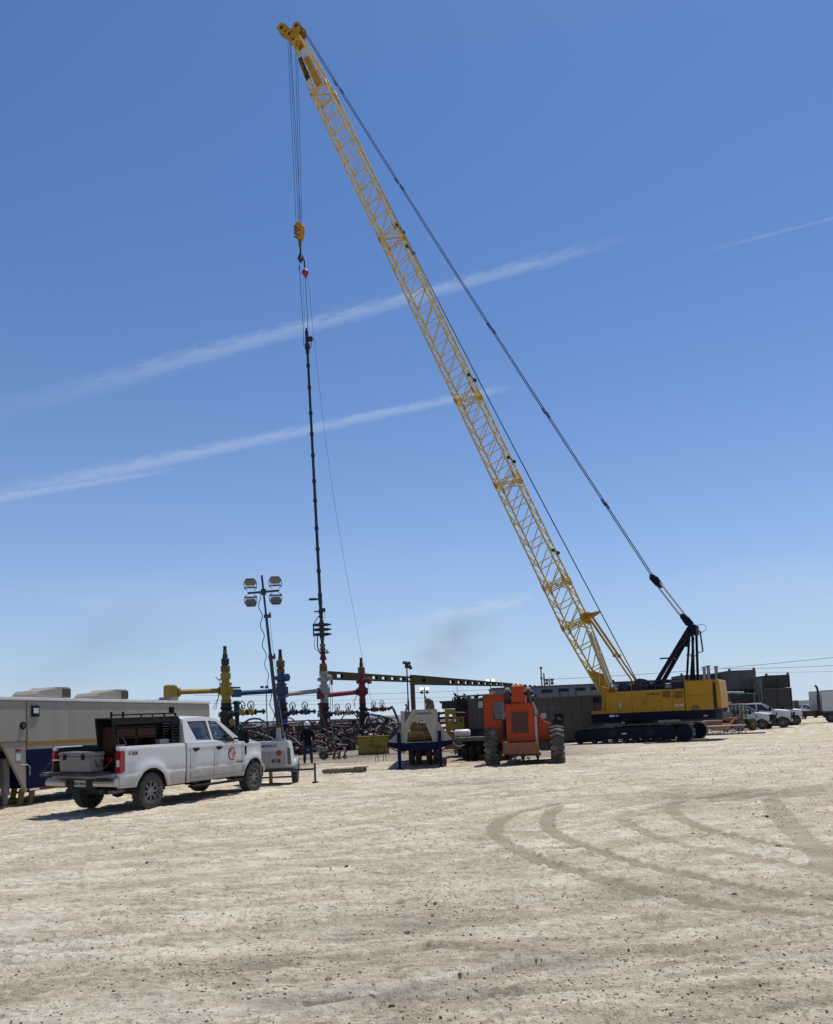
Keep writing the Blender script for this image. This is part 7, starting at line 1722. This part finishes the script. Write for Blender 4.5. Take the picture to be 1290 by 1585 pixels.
# ---------------------------------------------------------------- tangle of hoses, iron and fittings round the wells
def clutter():
    r = random.Random(21); P0 = Vector((-12.8, 51.0, 0)); P1 = Vector((-1.6, 70, 0)); D = (P1-P0); Ln = D.length; D.normalize(); Nn = Vector((D.y, -D.x, 0))
    cols = [('hose_black', 230, .06, 'black hoses and iron tangled round the feet of the wellhead trees'), ('hose_red', 75, .045, 'oxide red pipes and unions tangled between the wellhead trees'), ('hose_grey', 60, .03, 'thin grey pipes and rails mixed in between the wellheads'), ('hose_brown', 170, .05, 'dusty brown pipes and hoses heaped before the wellheads'), ('hose_white', 16, .03, 'pale hoses threaded through the wellhead tangle'), ('manifold_red', 30, .07, 'dark red iron pipework running low behind the man')]
    for cm, n, rad, lb in cols:
        m = MB()
        for k in range(n):
            s = r.uniform(-.5, Ln+1); o = r.uniform(-1.6, 3.6); p = P0+D*s+Nn*o; p.z = abs(r.gauss(0, 1))*.95+.08
            if p.z > 2.2: p.z = r.uniform(.2, 1.2)
            kind = r.random(); rr = rad*r.uniform(.5, 1.5)
            if kind < .55:
                a = r.uniform(0, math.pi); ln = r.uniform(.5, 2.4); pts = []
                bow = r.uniform(-.5, .7)
                for i in range(7):
                    t = i/6; q = p+Vector((math.cos(a), math.sin(a), 0))*ln*(t-.5)+Vector((0, 0, bow*math.sin(math.pi*t)+r.uniform(-.04, .04))); q.z = max(.05, q.z); pts.append(q)
                m.tube(pts, rr, 6)
            elif kind < .8:
                h = r.uniform(.3, 1.9); m.tube([Vector((p.x, p.y, .02)), Vector((p.x+r.uniform(-.3, .3), p.y, h))], rr, 6); m.cyl((p.x, p.y, h*.5), (p.x, p.y, h*.5+.15), rr*2.3, n=8)
            else:
                m.lathe([(rr*1.2, -.18), (rr*2.6, -.16), (rr*2.6, -.08), (rr*1.4, -.05), (rr*2.4, .05), (rr*2.6, .16), (rr*1.2, .18)], tuple(p), r.choice('xyz'), 10)
        o = m.build('hose_tangle', cm); tag(o, lb, 'hoses'); stuff(o)
    # small ironwork boxes, crates and valves heaped low
    m = MB()
    for k in range(170):
        s = r.uniform(0, Ln); o = r.uniform(-2.0, 3.8); p = P0+D*s+Nn*o; w = r.uniform(.10, .40); h = r.uniform(.12, 1.5); m.box((p.x, p.y, h/2), (w, w, h), rz=r.uniform(0, 3))
    o = m.build('scrap_iron', 'tree_black', bevel=.01); stuff(o); tag(o, 'small dark iron fittings standing on the ground round the wells', 'fittings')
    m = MB()
    for k in range(60):
        s = r.uniform(0, Ln); o = r.uniform(.5, 4.0); p = P0+D*s+Nn*o; w = r.uniform(.08, .3); h = r.uniform(.1, 1.3); m.box((p.x, p.y, h), (w*1.6, w, w*.8), rz=r.uniform(0, 3), rx=r.uniform(-.4, .4))
    o = m.build('small_fittings', 'hose_grey', bevel=.01); stuff(o); tag(o, 'small pale metal fittings scattered through the wellhead tangle', 'fittings')
    # pipe header running behind the row
    T = thing('pipe_header', 'long dark pipe header on stands running behind the wellhead row', 'pipe header', (0, 0, 0))
    for z, of, rd, cc in ((.9, -2.2, .16, 'hose_black'), (1.35, -2.6, .10, 'manifold_red'), (1.9, -2.4, .06, 'hose_brown'), (2.25, -2.2, .05, 'hose_black')):
        a = P0-D*3+Nn*of; b = P1+D*3+Nn*of; a.z = b.z = z; MB().tube([a, b], rd, 8).build('pipe', cc, T)
    for k in range(12):
        p = P0+D*(k*Ln/11)+Nn*-2.3; MB().bb(p.x-.05, p.x+.05, p.y-.05, p.y+.05, 0, 2.3).build('stand', 'hose_brown', T)
    # large hose loops: the one hanging right of the red tree
    T = thing('coiled_hose', 'pale hose loop and black hoses hung on a stand left of the cream gooseneck', 'hose', (0, 0, 0))
    c = at(608, 1123, 60); m = MB(); m.tube([c+Vector((.32*math.cos(a*.5), 0, .22*math.sin(a*.5))) for a in range(14)], .03, 6); m.build('loop', 'hose_white', T)
    m = MB(); m.tube([at(570, 1106, 64), at(590, 1108, 63), at(605, 1113, 62), at(618, 1121, 60)], .07, 6); m.build('hose', 'hose_black', T)
    m = MB(); m.tube([at(572, 1110, 64), at(576, 1122, 63.4), at(571, 1133, 63)], .09, 6); m.build('hose', 'hose_red', T)
    p = at(612, 1126, 59); MB().bb(p.x-.18, p.x+.18, 58.9, 59.2, 0, p.z).build('stand', 'tree_navy', T)
    # far pale tanks seen through the wellheads
    for px, Y, w, h, cc, lb in ((402, 105, 5.5, 2.7, 'trailer_white', 'far white tank seen between the yellow and blue wellhead trees'), (455, 100, 5, 2.5, 'tank_side', 'far tan skid seen between the blue and white wellhead trees'), (540, 110, 6, 2.6, 'tank_grey', 'far grey skid seen between the white and red wellhead trees'), (598, 112, 5, 3.0, 'trailer_white', 'far pale tank seen right of the red wellhead tree'), (365, 98, 4, 2.5, 'tank_dark', 'far dark skid low behind the yellow wellhead tree'), (430, 94, 9, 2.2, 'tank_dark', 'far long dark unit low behind the blue wellhead tree'), (500, 92, 9, 2.1, 'tree_black', 'far long black unit low behind the white wellhead tree'), (575, 95, 8, 2.0, 'tank_dark', 'far dark unit low behind the red wellhead tree')):
        p = at(px, 1125, Y); e = thing('far_tank', lb, 'tank', (p.x, Y, 0)); MB().bb(-w/2, w/2, 0, 2.5, .4, h).build('shell', cc, e, bevel=.1); MB().bb(-w/2+.1, w/2-.1, .2, 2.3, 0, .4).build('skid', 'under', e)
        for k in range(4): MB().bb(-w/2+.3+k*w/4, -w/2+.4+k*w/4, -.05, -.001, .45, h-.1).build('rib', cc, e)
clutter()
# thin brown smoke drifting over the far side of the pad
def smoke(label, px, py, Y, rx, rz_, dens):
    c = at(px, py, Y); bm = bmesh.new(); bmesh.ops.create_icosphere(bm, subdivisions=3, radius=1); me = bpy.data.meshes.new('smoke'); bm.to_mesh(me); bm.free()
    o = bpy.data.objects.new('smoke', me); COL.objects.link(o); o.location = c; o.scale = (rx, rx*.5, rz_); o.rotation_euler = (0, R(-18), 0); tag(o, label, 'smoke'); stuff(o)
    m = bpy.data.materials.new('smoke'); m.use_nodes = True; t = m.node_tree; t.nodes.clear(); out = N(t, 'ShaderNodeOutputMaterial'); v = N(t, 'ShaderNodeVolumePrincipled')
    v.inputs['Color'].default_value = (.42, .36, .30, 1); tcn = N(t, 'ShaderNodeTexCoord'); ln = N(t, 'ShaderNodeVectorMath', operation='LENGTH'); L(t, tcn.outputs['Object'], ln.inputs[0])
    nz = N(t, 'ShaderNodeTexNoise'); nz.inputs['Scale'].default_value = 1.8; nz.inputs['Detail'].default_value = 3; L(t, tcn.outputs['Object'], nz.inputs['Vector'])
    f = wmath(t, 'MULTIPLY', smooth(t, ln.outputs['Value'], 1.0, .1), smooth(t, nz.outputs['Fac'], .32, .7)); L(t, wmath(t, 'MULTIPLY', f, dens), v.inputs['Density']); L(t, v.outputs[0], out.inputs['Volume']); me.materials.append(m)
smoke('faint brown smoke hanging above the jib beams in the distance', 698, 995, 320, 26, 17, .034)
smoke('faint brown smoke low over the office trailer roof in the distance', 150, 1005, 330, 60, 22, .007)
SC.cycles.volume_step_rate = 4; SC.cycles.volume_max_steps = 32
bpy.context.view_layer.update()
dg = bpy.context.evaluated_depsgraph_get()
for o in TEXTS:      # printed letters become plain meshes
    me = bpy.data.meshes.new_from_object(o.evaluated_get(dg)); nm = o.name
    n = bpy.data.objects.new('lettering_mesh', me); COL.objects.link(n); n.parent = o.parent; n.matrix_local = o.matrix_local.copy()
    bpy.data.objects.remove(o); n.name = nm
